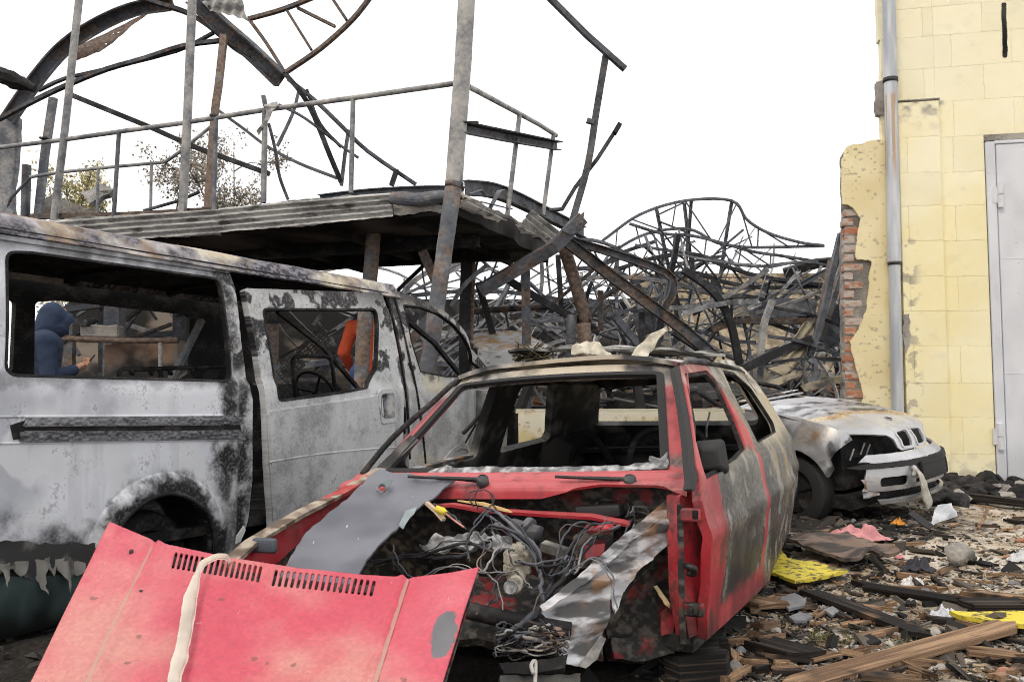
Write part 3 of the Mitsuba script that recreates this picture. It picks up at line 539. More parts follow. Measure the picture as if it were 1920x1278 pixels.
put(bp, 'torn_skirt', m, 'm_skirt', 40, 'grey torn edge of the van side above its bumper'); pbr('m_skirt', lambda p, n, uv: mix(C(.17, .165, .15), C(.02, .02, .02), smoothstep(.40, .62, fbm(p.x * 9, p.y * 9, p.z * 7, 6) + (p.z - .24) * 1.1)), .6)
for px, py, wd, ln in ((4, 1066, 8, 34), (14, 1064, 9, 24), (36, 1062, 13, 16), (72, 1058, 12, 54), (97, 1054, 20, 22), (118, 1060, 12, 46), (140, 1062, 15, 18)):
    o0 = 0.045
    m = sheet(rough(vpoly([(px - wd, py - 6), (px + wd, py - 10), (px + wd * 0.5, py + ln * 0.5), (px + fr.uniform(-3, 6), py + ln), (px - wd * 0.35, py + ln * 0.6)], o0), 0.013, 0.012, int(px), 30), lambda q: vfn(o0)(q) + VN * (0.05 * fr.uniform(0.5, 1) * np.clip(0.33 - q[:, 1:], 0, 1) / 0.1 + 0.02 * np.sin(q[:, :1] * 70)), 0.004, 0.012)
    put(bp, 'torn_flap', m, 'm_flapgrey', 40, 'torn grey flap curling off the bumper')
m = sheet(rough(vpoly([(438, 1003), (452, 984), (456, 992), (446, 1014), (436, 1018)], 0.02), 0.003, 0.01, 3), lambda q: vfn(0.02)(q) + VN * 0.02, 0.003, 0.02)
tput(van, 'paint_flake', m, (0.75, 0.74, 0.72), smooth=False)
# ---------------------------------------------------------------- plates and paths given by place in the photograph and distance
def idw(pts):
    """distance as a smooth function of the place: a plane through the points, plus what each differs from it"""
    p = np.asarray(pts, float); M = np.c_[p[:, :2] / 1000, np.ones(len(p))]; c = np.linalg.lstsq(M, p[:, 2], rcond=None)[0]; r = p[:, 2] - M @ c
    def f(q):
        d = ((q[:, None] - p[None, :, :2]) ** 2).sum(2) + 25.0; w = d ** -1.5
        return np.c_[q / 1000, np.ones(len(q))] @ c + (w * r).sum(1) / w.sum(1)
    return f
def pfn(pts, bump=None):
    Yf = idw(pts)
    def f(q):
        Y = Yf(q); x, y = (q[:, 0] - 960) / FPX, (639 - q[:, 1]) / FPX; c, s = math.cos(PITCH), math.sin(PITCH); k, u = c - y * s, s + y * c
        v = np.stack([x / k * Y, Y, EYE + u / k * Y], 1)
        return v if bump is None else v + bump(q)
    return f
def psheet(pts, thick=0.004, res=10, holes=(), tear=0.0, seed=0, bump=None, edge=None, flip=True):
    g = Polygon([p[:2] for p in pts])
    if tear: g = rough(g, tear, edge or res / 2, seed, 0.06)
    for h in holes: g = g.difference(Polygon(h) if not hasattr(h, 'area') else h)
    m = sheet(g, pfn(pts, bump), -thick if flip else thick, res, edge or res)
    if m.volume < 0: m.invert()
    return m
def ppath(pts): return np.array([P(*p) for p in pts])
# ---------------------------------------------------------------- red hatchback in the foreground
CQ = (-0.143, 3.187, -0.139, 3.586, 0.004, -0.044)
cF = A(math.sin(CQ[3]), math.cos(CQ[3]), 0); cL = A(-cF[1], cF[0], 0)     # forward, and the car's left (right in the picture)
_c, _s = math.cos(CQ[4]), math.sin(CQ[4]); _cr, _sr = math.cos(CQ[5]), math.sin(CQ[5])
CM = np.stack([cL * _cr - A(0, 0, 1) * _sr * -1 * -1, cF, A(0, 0, 1)], 1)
def _cw(q):
    """car (left, forward, up) -> world"""
    q = np.asarray(q, float); u, v, w = -q[..., 0], q[..., 1], q[..., 2]
    v, w = v * _c - w * _s, v * _s + w * _c; u, w = u * _cr - w * _sr, u * _sr + w * _cr
    return A(CQ[0], CQ[1], CQ[2]) + v[..., None] * cF - u[..., None] * cL + w[..., None] * A(0, 0, 1)
CO_ = _cw(A(0, 0, 0)); CR = np.stack([_cw(e) - CO_ for e in np.eye(3)], 1)
def cw(U, v, w): return CO_ + CR @ A(U, v, w)
def cwf(q): return CO_ + np.asarray(q) @ CR.T
def cray(px, py):
    r = CR.T @ (P(px, py, 1.0) - A(0, 0, EYE)); o = CR.T @ (A(0, 0, EYE) - CO_); return o, r
def cU(w): return 0.79 - 0.27 * np.clip((w - 0.86) / 0.5, 0, 1.1) ** 1.15 + 0.03 * np.clip(1 - np.abs(w - 0.66) / 0.25, 0, 1) - 0.03 * np.clip((0.5 - w) / 0.3, 0, 1)
def cUv(v, w): return cU(w) - 0.16 * np.clip((-2.45 - v) / 0.75, 0, 1) ** 2
def CS(px, py, sgn=1, e=0.0):
    """(forward, up) on the side surface of the car"""
    o, r = cray(px, py); U = sgn * 0.78
    for _ in range(8):
        t = (U - o[0]) / r[0]; v, w = o[1] + t * r[1], o[2] + t * r[2]; U = sgn * (float(cUv(np.array(v), np.array(w))) + e)
    return v, w
def cside(sgn=1, e=0.0): return lambda q: cwf(np.c_[sgn * (cUv(q[:, 0], q[:, 1]) + e), q[:, 0], q[:, 1]])
def cpoly(pts, sgn=1, e=0.0): return Polygon([CS(x, y, sgn, e) for x, y in pts])
def CV(px, py, v):
    o, r = cray(px, py); t = (v - o[1]) / r[1]; return o[0] + t * r[0], o[2] + t * r[2]
def clocal(p): 
    d = [p.x - CO_[0], p.y - CO_[1], p.z - CO_[2]]
    return [sum(float(CR[i, k]) * d[i] for i in range(3)) for k in range(3)]
def redpaint(p, n, uv):
    U, v, w = clocal(p)
    a = fbm(v * 2.2 + U, w * 2.2 + 9, U, 4); b = fbm(v * 12, w * 9, U * 12, 3); f = fbm(v * 70, w * 70, U * 70, 3); st = fbm(v * 8, w * 1.8, 4.0, 5)
    g = fbm(v * 5, w * 5, U * 5, 6)
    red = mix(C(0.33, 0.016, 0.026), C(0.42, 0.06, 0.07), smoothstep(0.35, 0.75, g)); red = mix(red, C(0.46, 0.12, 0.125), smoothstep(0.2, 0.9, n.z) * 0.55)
    red = mix(red, C(0.24, 0.15, 0.12), smoothstep(0.56, 0.80, f * 0.5 + g * 0.5) * 0.55)
    burnt = mix(C(0.018, 0.0175, 0.017), C(0.155, 0.15, 0.132), smoothstep(0.32, 0.70, g * 0.45 + f * 0.45 + (w - 0.62) * 0.25))
    burnt = mix(burnt, C(0.30, 0.20, 0.085), smoothstep(0.50, 0.75, st * 0.4 + g * 0.6) * (0.2 + 0.55 * smoothstep(-1.5, -2.0, v)))
    burnt = mix(burnt, C(0.36, 0.345, 0.31), smoothstep(0.60, 0.70, fbm(v * 9, w * 9, 3, 6)) * 0.45)
    burnt = mix(burnt, C(0.016, 0.013, 0.014), (1 - smoothstep(0.60, 0.66, w + (g - 0.5) * 0.1)) * smoothstep(-0.58, -0.66, v) * (1 - smoothstep(-1.0, -1.35, v + (g - 0.5) * 0.4)) * 0.85)
    k = (b - 0.5) * 0.5 + (a - 0.5) * 0.5 + (f - 0.5) * 0.25
    side = smoothstep(0.34, 0.40, U) * smoothstep(-0.44, -0.50, v)
    bp = 1 - smoothstep(0.035, 0.055, dr.abs(v + 1.475 + dr.clip(w - 0.86, 0, 1) * 0.30 * 0) )      # the red door post between the burnt panels
    door = smoothstep(-0.47, -0.52, v + k * 0.10) * smoothstep(0.34, 0.41, w + k * 0.16 - (v + 0.5) * 0.05) * (1 - smoothstep(0.90, 0.96, w + k * 0.05))
    quarter = smoothstep(-1.50, -1.60, v + k * 0.05) * smoothstep(0.22, 0.30, w + k * 0.2)
    m = side * dr.maximum(door * (1 - bp * smoothstep(0.3, 0.4, w)), quarter)
    rail = side * smoothstep(-1.7, -1.95, v) * smoothstep(0.88, 0.98, w)
    burnt = mix(burnt, mix(C(0.42, 0.34, 0.19), C(0.40, 0.38, 0.33), b), rail * 0.75)
    top = smoothstep(1.195, 1.24, w + (b - 0.5) * 0.05)                                     # roof and its front edge
    tc = mix(C(0.42, 0.37, 0.29), C(0.58, 0.56, 0.53), smoothstep(0.35, 0.6, a)); tc = mix(tc, C(0.045, 0.045, 0.05), smoothstep(0.44, 0.70, b * 0.4 + g * 0.6 + smoothstep(0.2, 0.5, U) * 0.12))
    red = mix(red, C(0.10, 0.02, 0.022), smoothstep(0.50, 0.78, fbm(v * 14, w * 5, U * 14 + 3, 6)) * 0.75); red = mix(red, C(0.05, 0.032, 0.028), smoothstep(0.46, 0.72, g * 0.6 + f * 0.4) * smoothstep(0.5, 0.6, U) * (1 - smoothstep(0.80, 0.9, w)) * smoothstep(-0.52, -0.46, v) * 0.8)
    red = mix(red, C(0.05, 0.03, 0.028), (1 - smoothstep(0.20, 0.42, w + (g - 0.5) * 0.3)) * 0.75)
    c = mix(red, burnt, dr.clip(m, 0, 1)); c = mix(c, tc, top * (1 - smoothstep(0.53, 0.58, U) * 0.5))
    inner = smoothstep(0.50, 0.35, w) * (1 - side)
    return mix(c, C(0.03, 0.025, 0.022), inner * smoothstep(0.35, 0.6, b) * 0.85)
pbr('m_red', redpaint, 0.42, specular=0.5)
def redchar(p, n, uv):
    a = fbm(p.x * 8, p.y * 8, p.z * 8, 5); b = fbm(p.x * 40, p.y * 40, p.z * 40, 4)
    c = mix(C(0.010, 0.0095, 0.009), C(0.085, 0.078, 0.07), smoothstep(0.45, 0.70, b * 0.7 + a * 0.3))
    c = mix(c, C(0.085, 0.058, 0.038), smoothstep(0.48, 0.75, a * 0.6 + b * 0.4) * 0.6)
    near = 1 - smoothstep(3.35, 3.6, p.y + p.x * 0.3)
    return mix(c, C(0.26, 0.016, 0.02), smoothstep(0.56, 0.70, fbm(p.x * 12 + 5, p.y * 12, p.z * 12, 6)) * 0.6 * near)
pbr('m_redchar', redchar, 0.7)
pbr('m_inner', lambda p, n, uv: mix(C(0.013, 0.013, 0.013), C(0.14, 0.135, 0.125), smoothstep(0.42, 0.80, fbm(p.x * 7, p.y * 7, p.z * 7, 6))), 0.6)
def flap(p, n, uv):
    a = fbm(p.x * 7, p.y * 7, p.z * 7, 3); b = fbm(p.x * 30, p.y * 30, p.z * 30, 5)
    c = mix(C(0.07, 0.07, 0.072), C(0.58, 0.59, 0.62), smoothstep(0.40, 0.66, fbm(p.x * 9 - p.z * 5, p.y * 9, p.z * 26, 6)))
    return mix(c, C(0.26, 0.13, 0.05), smoothstep(0.50, 0.68, fbm(p.x * 14 + 4, p.y * 14, p.z * 14, 6)) * 0.6)
pbr('m_flap', flap, 0.55, metallic=0.1)
car = thing('red_hatchback', 'wrecked red hatchback without bonnet, glass or front wing, door panels burnt black', 'car')
# left side: door and quarter panel
door_o = [(1264, 694), (1300, 686), (1340, 690), (1374, 770), (1405, 850), (1428, 880), (1433, 925), (1431, 1085), (1372, 1140), (1308, 1196), (1313, 1096), (1314, 1012), (1298, 940), (1291, 880)]
dhole = [(1272, 708), (1315, 701), (1338, 727), (1388, 846), (1369, 866), (1305, 904), (1290, 834)]
dg = rnd(cpoly(door_o), 0.006).difference(rnd(cpoly(dhole), 0.012))
def crease(e): return lambda q: cside(1, 0)(q) + CR[:, 0] * ((0.007 * np.exp(-((q[:, 1] - 0.665) / 0.035) ** 2) + e))[:, None]
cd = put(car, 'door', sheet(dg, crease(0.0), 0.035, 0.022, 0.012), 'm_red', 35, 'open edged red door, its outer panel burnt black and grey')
quarter_o = [(1342, 690), (1330, 683), (1352, 679), (1386, 689), (1412, 716), (1446, 768), (1470, 808), (1484, 840), (1491, 880), (1489, 920), (1481, 960), (1469, 1000), (1455, 1036), (1434, 1083), (1435, 925), (1431, 879), (1408, 850), (1377, 770)]
qhole = [(1345, 699), (1370, 702), (1403, 732), (1444, 795), (1449, 814), (1414, 836), (1390, 786)]
qg = rnd(cpoly(quarter_o), 0.004).difference(rnd(cpoly(qhole), 0.012))
cq_ = put(car, 'quarter_panel', sheet(qg, crease(-0.008), 0.03, 0.022, 0.012), 'm_red', 35, 'rear quarter burnt grey and ochre')
for pts in ([(1400, 856), (1425, 850), (1429, 905), (1412, 912)],): pass
put(cd, 'window_seal', sheet(rnd(cpoly(dhole), 0.012).buffer(0.010).difference(rnd(cpoly(dhole), 0.012).buffer(-0.012)), cside(1, 0.004), 0.02, 0.02, 0.012), 'm_char', 35); put(cq_, 'window_seal', sheet(rnd(cpoly(qhole), 0.012).buffer(0.010).difference(rnd(cpoly(qhole), 0.012).buffer(-0.012)), cside(1, 0.002), 0.02, 0.02, 0.012), 'm_char', 35)
hx = CS(1413, 884); put(cd, 'handle_hole', sheet(Point(*hx).buffer(0.045), lambda q: cwf(np.c_[cUv(q[:, 0], q[:, 1]) + 0.004, q[:, 0], q[:, 1]]), 0.006, 0.02), 'm_char', 35)
tput(cd, 'latch', tube([cw(0.80, hx[0] - 0.03, hx[1] - 0.05), cw(0.81, hx[0] + 0.02, hx[1] - 0.10)], 0.018, 8), (0.42, 0.42, 0.42), 0.3)
for nm_, kk_, pts_ in (('waist_groove', cd, [(1318, 1003), (1345, 986), (1380, 962), (1432, 926)]), ('waist_groove', cq_, [(1437, 924), (1460, 907), (1484, 888)]), ('door_gap', cd, [(1345, 700), (1376, 770), (1406, 848), (1430, 880), (1434, 925), (1433, 1000), (1432, 1080)])):
    put(kk_, nm_, tube(smooth_path([cw(float(cUv(np.array(v), np.array(w))) + 0.0075, v, w) for v, w in (CS(*q) for q in pts_)], 5), 0.0065, 5), 'm_char', True)
put(cd, 'trim', sweep([cw(float(cUv(np.array(v), np.array(w))) + 0.006, v, w) for v, w in (CS(1340, 1090), CS(1380, 1052), CS(1428, 1012))], rect(0.014, 0.03)), 'm_char', False)
put(cd, 'corner_bracket', sheet(rough(cpoly([(1318, 1100), (1335, 1086), (1343, 1094), (1340, 1120), (1322, 1136)], 1, 0.01), 0.004, 0.015, 3), cside(1, 0.012), 0.01, 0.03), 'm_flap', False)
put(cq_, 'trim', sweep([cw(float(cUv(np.array(v), np.array(w))) + 0.002, v, w) for v, w in (CS(1437, 1005), CS(1480, 950))], rect(0.012, 0.025)), 'm_char', False)
# windscreen frame, cowl, roof
def wsf(q):   # q: left, 0 at the cowl .. 1 at the roof
    U, t = q[:, 0], q[:, 1]; return cwf(np.c_[U, -0.40 - 0.575 * t - 0.07 * (U / 0.7) ** 2 - 0.03 * np.clip(np.abs(U) - 0.6, 0, 1), 0.87 + 0.425 * t + 0.02 * (1 - (U / 0.6) ** 2) * t])
WF = Polygon([(-0.765, -0.05), (0.765, -0.05), (0.60, 1.06), (-0.60, 1.06)])
WH = rnd(Polygon([(-0.685, 0.035), (0.640, 0.035), (0.500, 0.955), (-0.545, 0.955)]), 0.04)
put(car, 'windscreen_frame', sheet(WF.difference(WH), wsf, 0.03, 0.035, 0.02), 'm_red', 35)
put(car, 'windscreen_rubber', sheet(WH.buffer(0.012).difference(WH.buffer(-0.022)), lambda q: wsf(q) + CR[:, 1] * 0.008 + CR[:, 2] * 0.006, 0.02, 0.03, 0.02), 'm_rubber', False)
gw = np.random.default_rng(3)
put(car, 'glass_remnant', sheet(rough(Polygon([(0.42, 0.03), (0.645, 0.03), (0.630, 0.17), (0.60, 0.12), (0.56, 0.145), (0.575, 0.085), (0.50, 0.07)]), 0.012, 0.01, 3, 40), lambda q: wsf(q) + CR[:, 1] * 0.014 + CR[:, 2] * 0.006, 0.004, 0.02), 'm_ash', False, 'white crazed glass left in the corner of the windscreen')
put(car, 'glass_remnant', sheet(rough(Polygon([(-0.40, 0.02), (0.5, 0.02), (0.48, 0.05), (0.1, 0.045), (-0.1, 0.055), (-0.3, 0.05), (-0.33, 0.075)]).buffer(0.008), 0.01, 0.01, 5, 40), lambda q: wsf(q) + CR[:, 1] * 0.016 + CR[:, 2] * 0.008, 0.004, 0.02), 'm_ash', False)
pbr('m_ash', lambda p, n, uv: mix(C(0.09, 0.092, 0.095), C(0.46, 0.475, 0.49), smoothstep(0.35, 0.75, fbm(p.x * 30, p.y * 30, p.z * 30, 5))), 0.6)
cprof = A([-0.40, 0.872], [-0.345, 0.868], [-0.315, 0.85], [-0.24, 0.842], [-0.215, 0.825], [-0.21, 0.79])
def cowlf(q):
    s = np.linspace(0, 1, len(cprof)); return cwf(np.c_[q[:, 0], np.interp(q[:, 1], s, cprof[:, 0]) - 0.05 * (q[:, 0] / 0.75) ** 2, np.interp(q[:, 1], s, cprof[:, 1])])
put(car, 'cowl', sheet(Polygon([(-0.77, 0), (0.77, 0), (0.77, 0.95), (0.66, 0.72), (0.45, 0.66), (0.22, 0.98), (-0.30, 1.0), (-0.77, 1.0)]).buffer(-0.001), cowlf, 0.012, 0.05, 0.03), 'm_red', 35)
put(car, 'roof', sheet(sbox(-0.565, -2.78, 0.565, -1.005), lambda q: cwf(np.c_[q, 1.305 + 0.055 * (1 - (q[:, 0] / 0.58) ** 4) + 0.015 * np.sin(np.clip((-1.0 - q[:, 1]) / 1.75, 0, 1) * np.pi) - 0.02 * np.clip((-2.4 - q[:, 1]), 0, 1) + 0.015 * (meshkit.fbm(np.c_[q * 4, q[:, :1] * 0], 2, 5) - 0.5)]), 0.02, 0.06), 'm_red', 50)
for sg in (1, -1):
    put(car, 'drip_rail', tube([cw(sg * 0.80 * 0.93, -0.40, 0.88)] + [cw(sg * U, v, w) for U, v, w in ((0.715, -0.62, 1.04), (0.635, -0.86, 1.20), (0.575, -1.05, 1.315), (0.572, -1.5, 1.345), (0.568, -2.2, 1.35), (0.55, -2.72, 1.33))], 0.014, 6, n=3), 'm_char', True)
put(car, 'pillar_seal', sheet(Polygon([CS(x, y, 1, 0.0) for x, y in ((1254, 694), (1266, 690), (1294, 905), (1288, 922), (1278, 918))]), cside(1, 0.004), 0.025, 0.04), 'm_rubber', 35)
# roof charred debris lining its rear edge; far side with its openings, tail
h1 = [(741, 858), (837, 724), (921, 715), (880, 851), (762, 879)]; h2 = [(924, 842), (964, 716), (1027, 714), (1021, 818)]
fg = Polygon([(-0.42, 0.25), (-3.05, 0.25), (-3.08, 0.9), (-2.75, 1.33), (-1.02, 1.31), (-0.42, 0.87)])
for h in (h1, h2): fg = fg.difference(rnd(cpoly(h, -1, -0.06), 0.03))
put(car, 'side_panel', sheet(fg, cside(-1, -0.06), 0.05, 0.06, 0.03), 'm_inner', 35)
for x0, x1 in ((762, 890), ): put(car, 'door_sill', sweep([cw(-0.70, *CS(760, 884, -1, -.06)), cw(-0.70, *CS(890, 853, -1, -.06))], rect(0.05, 0.03)), 'm_flap', False)
put(car, 'belt_strap', tube(ppath([(930, 722, 4.9), (905, 770, 4.85), (880, 800, 4.82), (868, 812, 4.8)]), 0.012, 6, n=4), 'm_char', True); put(car, 'belt_strap', tube(ppath([(892, 795, 4.85), (872, 830, 4.82)]), 0.006, 5), 'm_char', True)
hp = [CV(x, y, -2.9) for x, y in ((1099, 712), (1404, 708), (1446, 797), (1110, 797))]
tg = Polygon([(-0.72, 0.2), (0.70, 0.2), (0.70, 0.92), (0.54, 1.33), (-0.54, 1.33), (-0.72, 0.92)]); tg = tg.difference(rnd(Polygon(hp).intersection(tg.buffer(-0.045)), 0.05))
tail = put(car, 'tailgate', sheet(tg, lambda q: cwf(np.c_[q[:, 0], -3.0 + 0.32 * np.clip((q[:, 1] - 0.9) / 0.45, 0, 1), q[:, 1]]), 0.05, 0.07, 0.04), 'm_inner', 35)
for pts in ([(1128, 812), (1180, 808), (1182, 838), (1135, 842)], [(1192, 808), (1240, 806), (1242, 836), (1194, 838)]):
    put(tail, 'pressing', sheet(rnd(Polygon([CV(x, y, -2.92) for x, y in pts]), 0.03), lambda q: cwf(np.c_[q[:, 0], np.full(len(q), -2.935), q[:, 1]]), 0.02, 0.05), 'm_char', False)
put(car, 'sill_ledge', box(1.2, 0.2, 0.03, cw(0, -2.86, 0.86), CR), 'm_char', False)
put(car, 'floor', cat([box(1.4, 2.7, 0.05, cw(0, -1.65, 0.28), CR), box(1.3, 0.5, 0.35, cw(0, -2.6, 0.45), CR, 0.05)]), 'm_inner', False)
def cseat(U, v, name='seat'):
    k = put(car, name, tube([cw(U - 0.2, v, 0.42), cw(U - 0.22, v - 0.16, 0.78), cw(U - 0.17, v - 0.22, 0.98), cw(U, v - 0.24, 1.02), cw(U + 0.17, v - 0.22, 0.98), cw(U + 0.22, v - 0.16, 0.78), cw(U + 0.2, v, 0.42)], 0.017, 8, n=4), 'm_char', True)
    for w in (0.55, 0.7, 0.85): put(k, 'spring', tube([cw(U - 0.2, v - (w - 0.42) * 0.42, w), cw(U, v - (w - 0.42) * 0.42 - 0.03, w), cw(U + 0.2, v - (w - 0.42) * 0.42, w)], 0.006, 5, n=3), 'm_char', True)
cseat(0.36, -1.35)
k = put(car, 'seat', sheet(rough(Polygon([CV(x, y, -2.1) for x, y in ((1005, 900), (1012, 838), (1040, 820), (1064, 840), (1068, 905))]), 0.02, 0.04, 3), lambda q: cwf(np.c_[q[:, 0], np.full(len(q), -2.1) - 0.15 * (q[:, 1] - 0.6), q[:, 1]]), 0.06, 0.05), 'm_soot', 40)
put(car, 'arch_hoop', tube([cw(CV(x, y, -2.4)[0], -2.4, CV(x, y, -2.4)[1]) for x, y in ((1072, 816), (1096, 812), (1116, 822), (1136, 850), (1146, 870))], 0.02, 8, n=4), 'm_soot', True)
put(car, 'dashboard_bar', tube([cw(-0.62, -0.62, 0.72), cw(0, -0.6, 0.76), cw(0.62, -0.62, 0.72)], 0.03, 8), 'm_char', True)
put(car, 'hanging_strip', sweep(ppath([(1331, 772, 4.4), (1325, 800, 4.4), (1323, 840, 4.38), (1320, 870, 4.35)]), rect(0.02, 0.006)), 'm_corr', False)
# hinge post and inner wing on the left
put(car, 'hinge_post', psheet([(1274, 930, 3.10), (1296, 915, 3.14), (1316, 990, 3.16), (1318, 1090, 3.16), (1309, 1188, 3.13), (1292, 1196, 3.10), (1280, 1120, 3.08), (1276, 1020, 3.08)], 0.06, 12), 'm_red', 40)
for y in (964, 1142):
    hg = put(car, 'hinge', box(0.07, 0.035, 0.045, P(1296 + (y - 964) * 0.03, y, 3.04), CR, 0.006), 'm_redchar' if y > 1000 else 'm_red', False); put(hg, 'pin', tube([P(1304, y - 8, 3.02), P(1304, y + 8, 3.02)], 0.012, 8), 'm_char', True)
tput(car, 'cable_boot', tube(ppath([(1286, 1060, 3.06), (1294, 1062, 3.03), (1303, 1066, 3.04), (1300, 1075, 3.06), (1288, 1072, 3.07)]), 0.012, 7, n=3), (0.02, 0.02, 0.02))
put(car, 'sill', sweep([cw(0.70, -0.36, 0.26), cw(0.72, -1.5, 0.24), cw(0.66, -2.2, 0.22)], rect(0.07, 0.07)), 'm_redchar', False)
put(car, 'rust_rail', sweep(ppath([(1275, 945, 3.09), (1277, 1060, 3.07), (1279, 1150, 3.06), (1281, 1205, 3.06)]), rect(0.022, 0.02)), 'm_redchar', False, 'rusty front edge of the hinge post')
put(car, 'footwell', psheet([(1175, 985, 3.21), (1276, 935, 3.31), (1280, 1100, 3.26), (1283, 1215, 3.21), (1140, 1205, 3.18), (1135, 1100, 3.18)], 0.02, 14, tear=6, bump=lambda q: 0.03 * (meshkit.fbm(np.c_[q * 0.03, q[:, :1] * 0], 3, 3) - 0.5)[:, None] * A(0, 1, 0)), 'm_redchar', 40)
put(car, 'sill', psheet([(1146, 1195, 3.14), (1200, 1192, 3.18), (1268, 1190, 3.22), (1264, 1222, 3.19), (1200, 1240, 3.14), (1150, 1234, 3.11)], 0.06, 12, tear=3), 'm_redchar', 40)
put(car, 'red_remnant', psheet([(1240, 1150, 3.16), (1262, 1130, 3.18), (1264, 1186, 3.18), (1242, 1192, 3.16)], 0.006, 8, tear=3), 'm_red', 40)
tput(car, 'foam_rag', psheet([(1226, 1098, 3.16), (1232, 1096, 3.16), (1256, 1130, 3.14), (1258, 1142, 3.14), (1246, 1132, 3.14)], 0.01, 8, tear=2), (0.45, 0.36, 0.2), 0.4)
# wing rail with its torn flap
put(car, 'wing_rail', psheet([(1278, 925, 3.22), (1284, 940, 3.21), (1232, 978, 3.13), (1186, 1013, 3.06), (1136, 1061, 2.96), (1086, 1101, 2.89), (1020, 1145, 2.80), (1013, 1136, 2.81), (1074, 1086, 2.90), (1124, 1043, 2.97), (1174, 998, 3.07), (1236, 948, 3.16), (1258, 928, 3.21)], 0.006, 6, tear=2, seed=8), 'm_flap', 40, 'rusty bent edge of the torn off wing')
put(car, 'wing_stay', sweep(ppath([(1268, 972, 3.26), (1230, 990, 3.18), (1180, 1022, 3.08)]), rect(0.075, 0.05)), 'm_flap', False)
wave = lambda q: (0.045 * np.sin(q[:, 1] / 11.0 + q[:, 0] / 40.0)[:, None] * A(0.1, -1, 0.1))
put(car, 'torn_wing', psheet([(1010, 1142, 2.82), (1070, 1094, 2.92), (1146, 1040, 3.02), (1152, 1080, 2.98), (1146, 1130, 2.93), (1134, 1180, 2.90), (1128, 1214, 2.86), (1108, 1240, 2.84), (1088, 1250, 2.82), (1060, 1240, 2.80), (1050, 1190, 2.80)], 0.004, 6, tear=2.5, seed=2, bump=lambda q: wave(q) * 0.5 + 0.03 * (meshkit.fbm(np.c_[q * 0.04, q[:, :1] * 0], 3, 9) - 0.5)[:, None] * A(0, 1, 0)), 'm_flap', 50, 'crumpled torn wing, bare metal and flaking white paint')
put(car, 'torn_wing', psheet([(1085, 1248, 2.80), (1128, 1190, 2.84), (1136, 1196, 2.85), (1120, 1234, 2.82), (1098, 1252, 2.8)], 0.004, 6, tear=2, seed=4), 'm_corr', 50)
put(car, 'torn_wing', psheet([(1140, 1052, 2.98), (1188, 1008, 3.06), (1262, 958, 3.16), (1268, 1004, 3.16), (1232, 1040, 3.12), (1192, 1072, 3.06), (1166, 1120, 3.0), (1152, 1150, 2.96)], 0.004, 6, tear=3, seed=12, bump=lambda q: wave(q) * 0.35 + 0.04 * (meshkit.fbm(np.c_[q * 0.04, q[:, :1] * 0], 3, 3) - 0.5)[:, None] * A(0, 1, 0)), 'm_flap', 50)
put(car, 'inner_wing', psheet([(1130, 1046, 3.06), (1176, 1008, 3.14), (1240, 980, 3.22), (1232, 1040, 3.22), (1180, 1110, 3.14), (1150, 1180, 3.08), (1138, 1180, 3.02)], 0.01, 10, tear=5, bump=lambda q: 0.05 * (meshkit.fbm(np.c_[q * 0.03, q[:, :1] * 0], 3, 5) - 0.5)[:, None] * A(0, 1, 0)), 'm_redchar', 40)
# firewall, scuttle rail, right wing, front panel, bottom of the bay
put(car, 'firewall', sheet(sbox(-0.72, 0.2, 0.72, 0.84), lambda q: cwf(np.c_[q[:, 0], -0.34 - 0.10 * (0.84 - q[:, 1]) + 0.04 * (meshkit.fbm(np.c_[q * 6, q[:, :1] * 0], 3, 1) - 0.5), q[:, 1]]), 0.02, 0.05), 'm_redchar', 40)
put(car, 'scuttle_rail', sweep(ppath([(808, 948, 3.42), (850, 946, 3.40), (900, 955, 3.36), (1000, 962, 3.30), (1110, 968, 3.24), (1182, 982, 3.20)]), rect(0.035, 0.012), twist=0.3), 'm_red', False)
put(car, 'wing', psheet([(425, 1062, 2.86), (470, 1022, 3.0), (560, 968, 3.3), (640, 928, 3.6), (712, 885, 3.95), (716, 905, 3.96), (650, 958, 3.62), (600, 990, 3.42), (540, 1036, 3.2), (480, 1090, 2.95), (430, 1110, 2.84)], 0.012, 9, tear=3, bump=lambda q: 0.03 * (meshkit.fbm(np.c_[q * 0.04, q[:, :1] * 0], 3, 5) - 0.5)[:, None] * A(0, 1, 0.3)), 'm_red', 40)
put(car, 'wing_edge', sweep(ppath([(424, 1060, 2.84), (470, 1018, 2.98), (560, 964, 3.28), (640, 924, 3.58), (714, 880, 3.93)]), rect(0.05, 0.015), up=(0, -0.3, 1)), 'm_farwing', False)
put(car, 'inner_wing', psheet([(430, 1110, 2.9), (540, 1036, 3.2), (650, 958, 3.62), (720, 905, 3.9), (760, 900, 3.9), (760, 1120, 3.7), (600, 1160, 3.4), (440, 1200, 3.0)], 0.012, 14), 'm_redchar', 40)
pbr('m_farwing', lambda p, n, uv: mix(mix(C(.10, .07, .05), C(.34, .29, .23), smoothstep(.35, .65, fbm(p.x * 22, p.y * 22, p.z * 22, 6))), C(.36, .025, .03), smoothstep(.5, .62, fbm(p.x * 8 + 3, p.y * 8, p.z * 8, 5)) * .8), .7)
tput(car, 'side_lamp_box', box(0.10, 0.03, 0.05, P(496, 1022, 2.98), CR, 0.008), (0.07, 0.08, 0.10), 0.3)
put(car, 'bay_floor', psheet([(690, 1075, 3.45), (1000, 1080, 3.2), (1120, 1110, 3.1), (1130, 1230, 2.9), (900, 1200, 2.85), (640, 1140, 3.2)], 0.03, 16, bump=lambda q: 0.08 * (meshkit.fbm(np.c_[q * 0.02, q[:, :1] * 0], 3, 5) - 0.5)[:, None] * A(0, .6, .6)), 'm_redchar', 40)
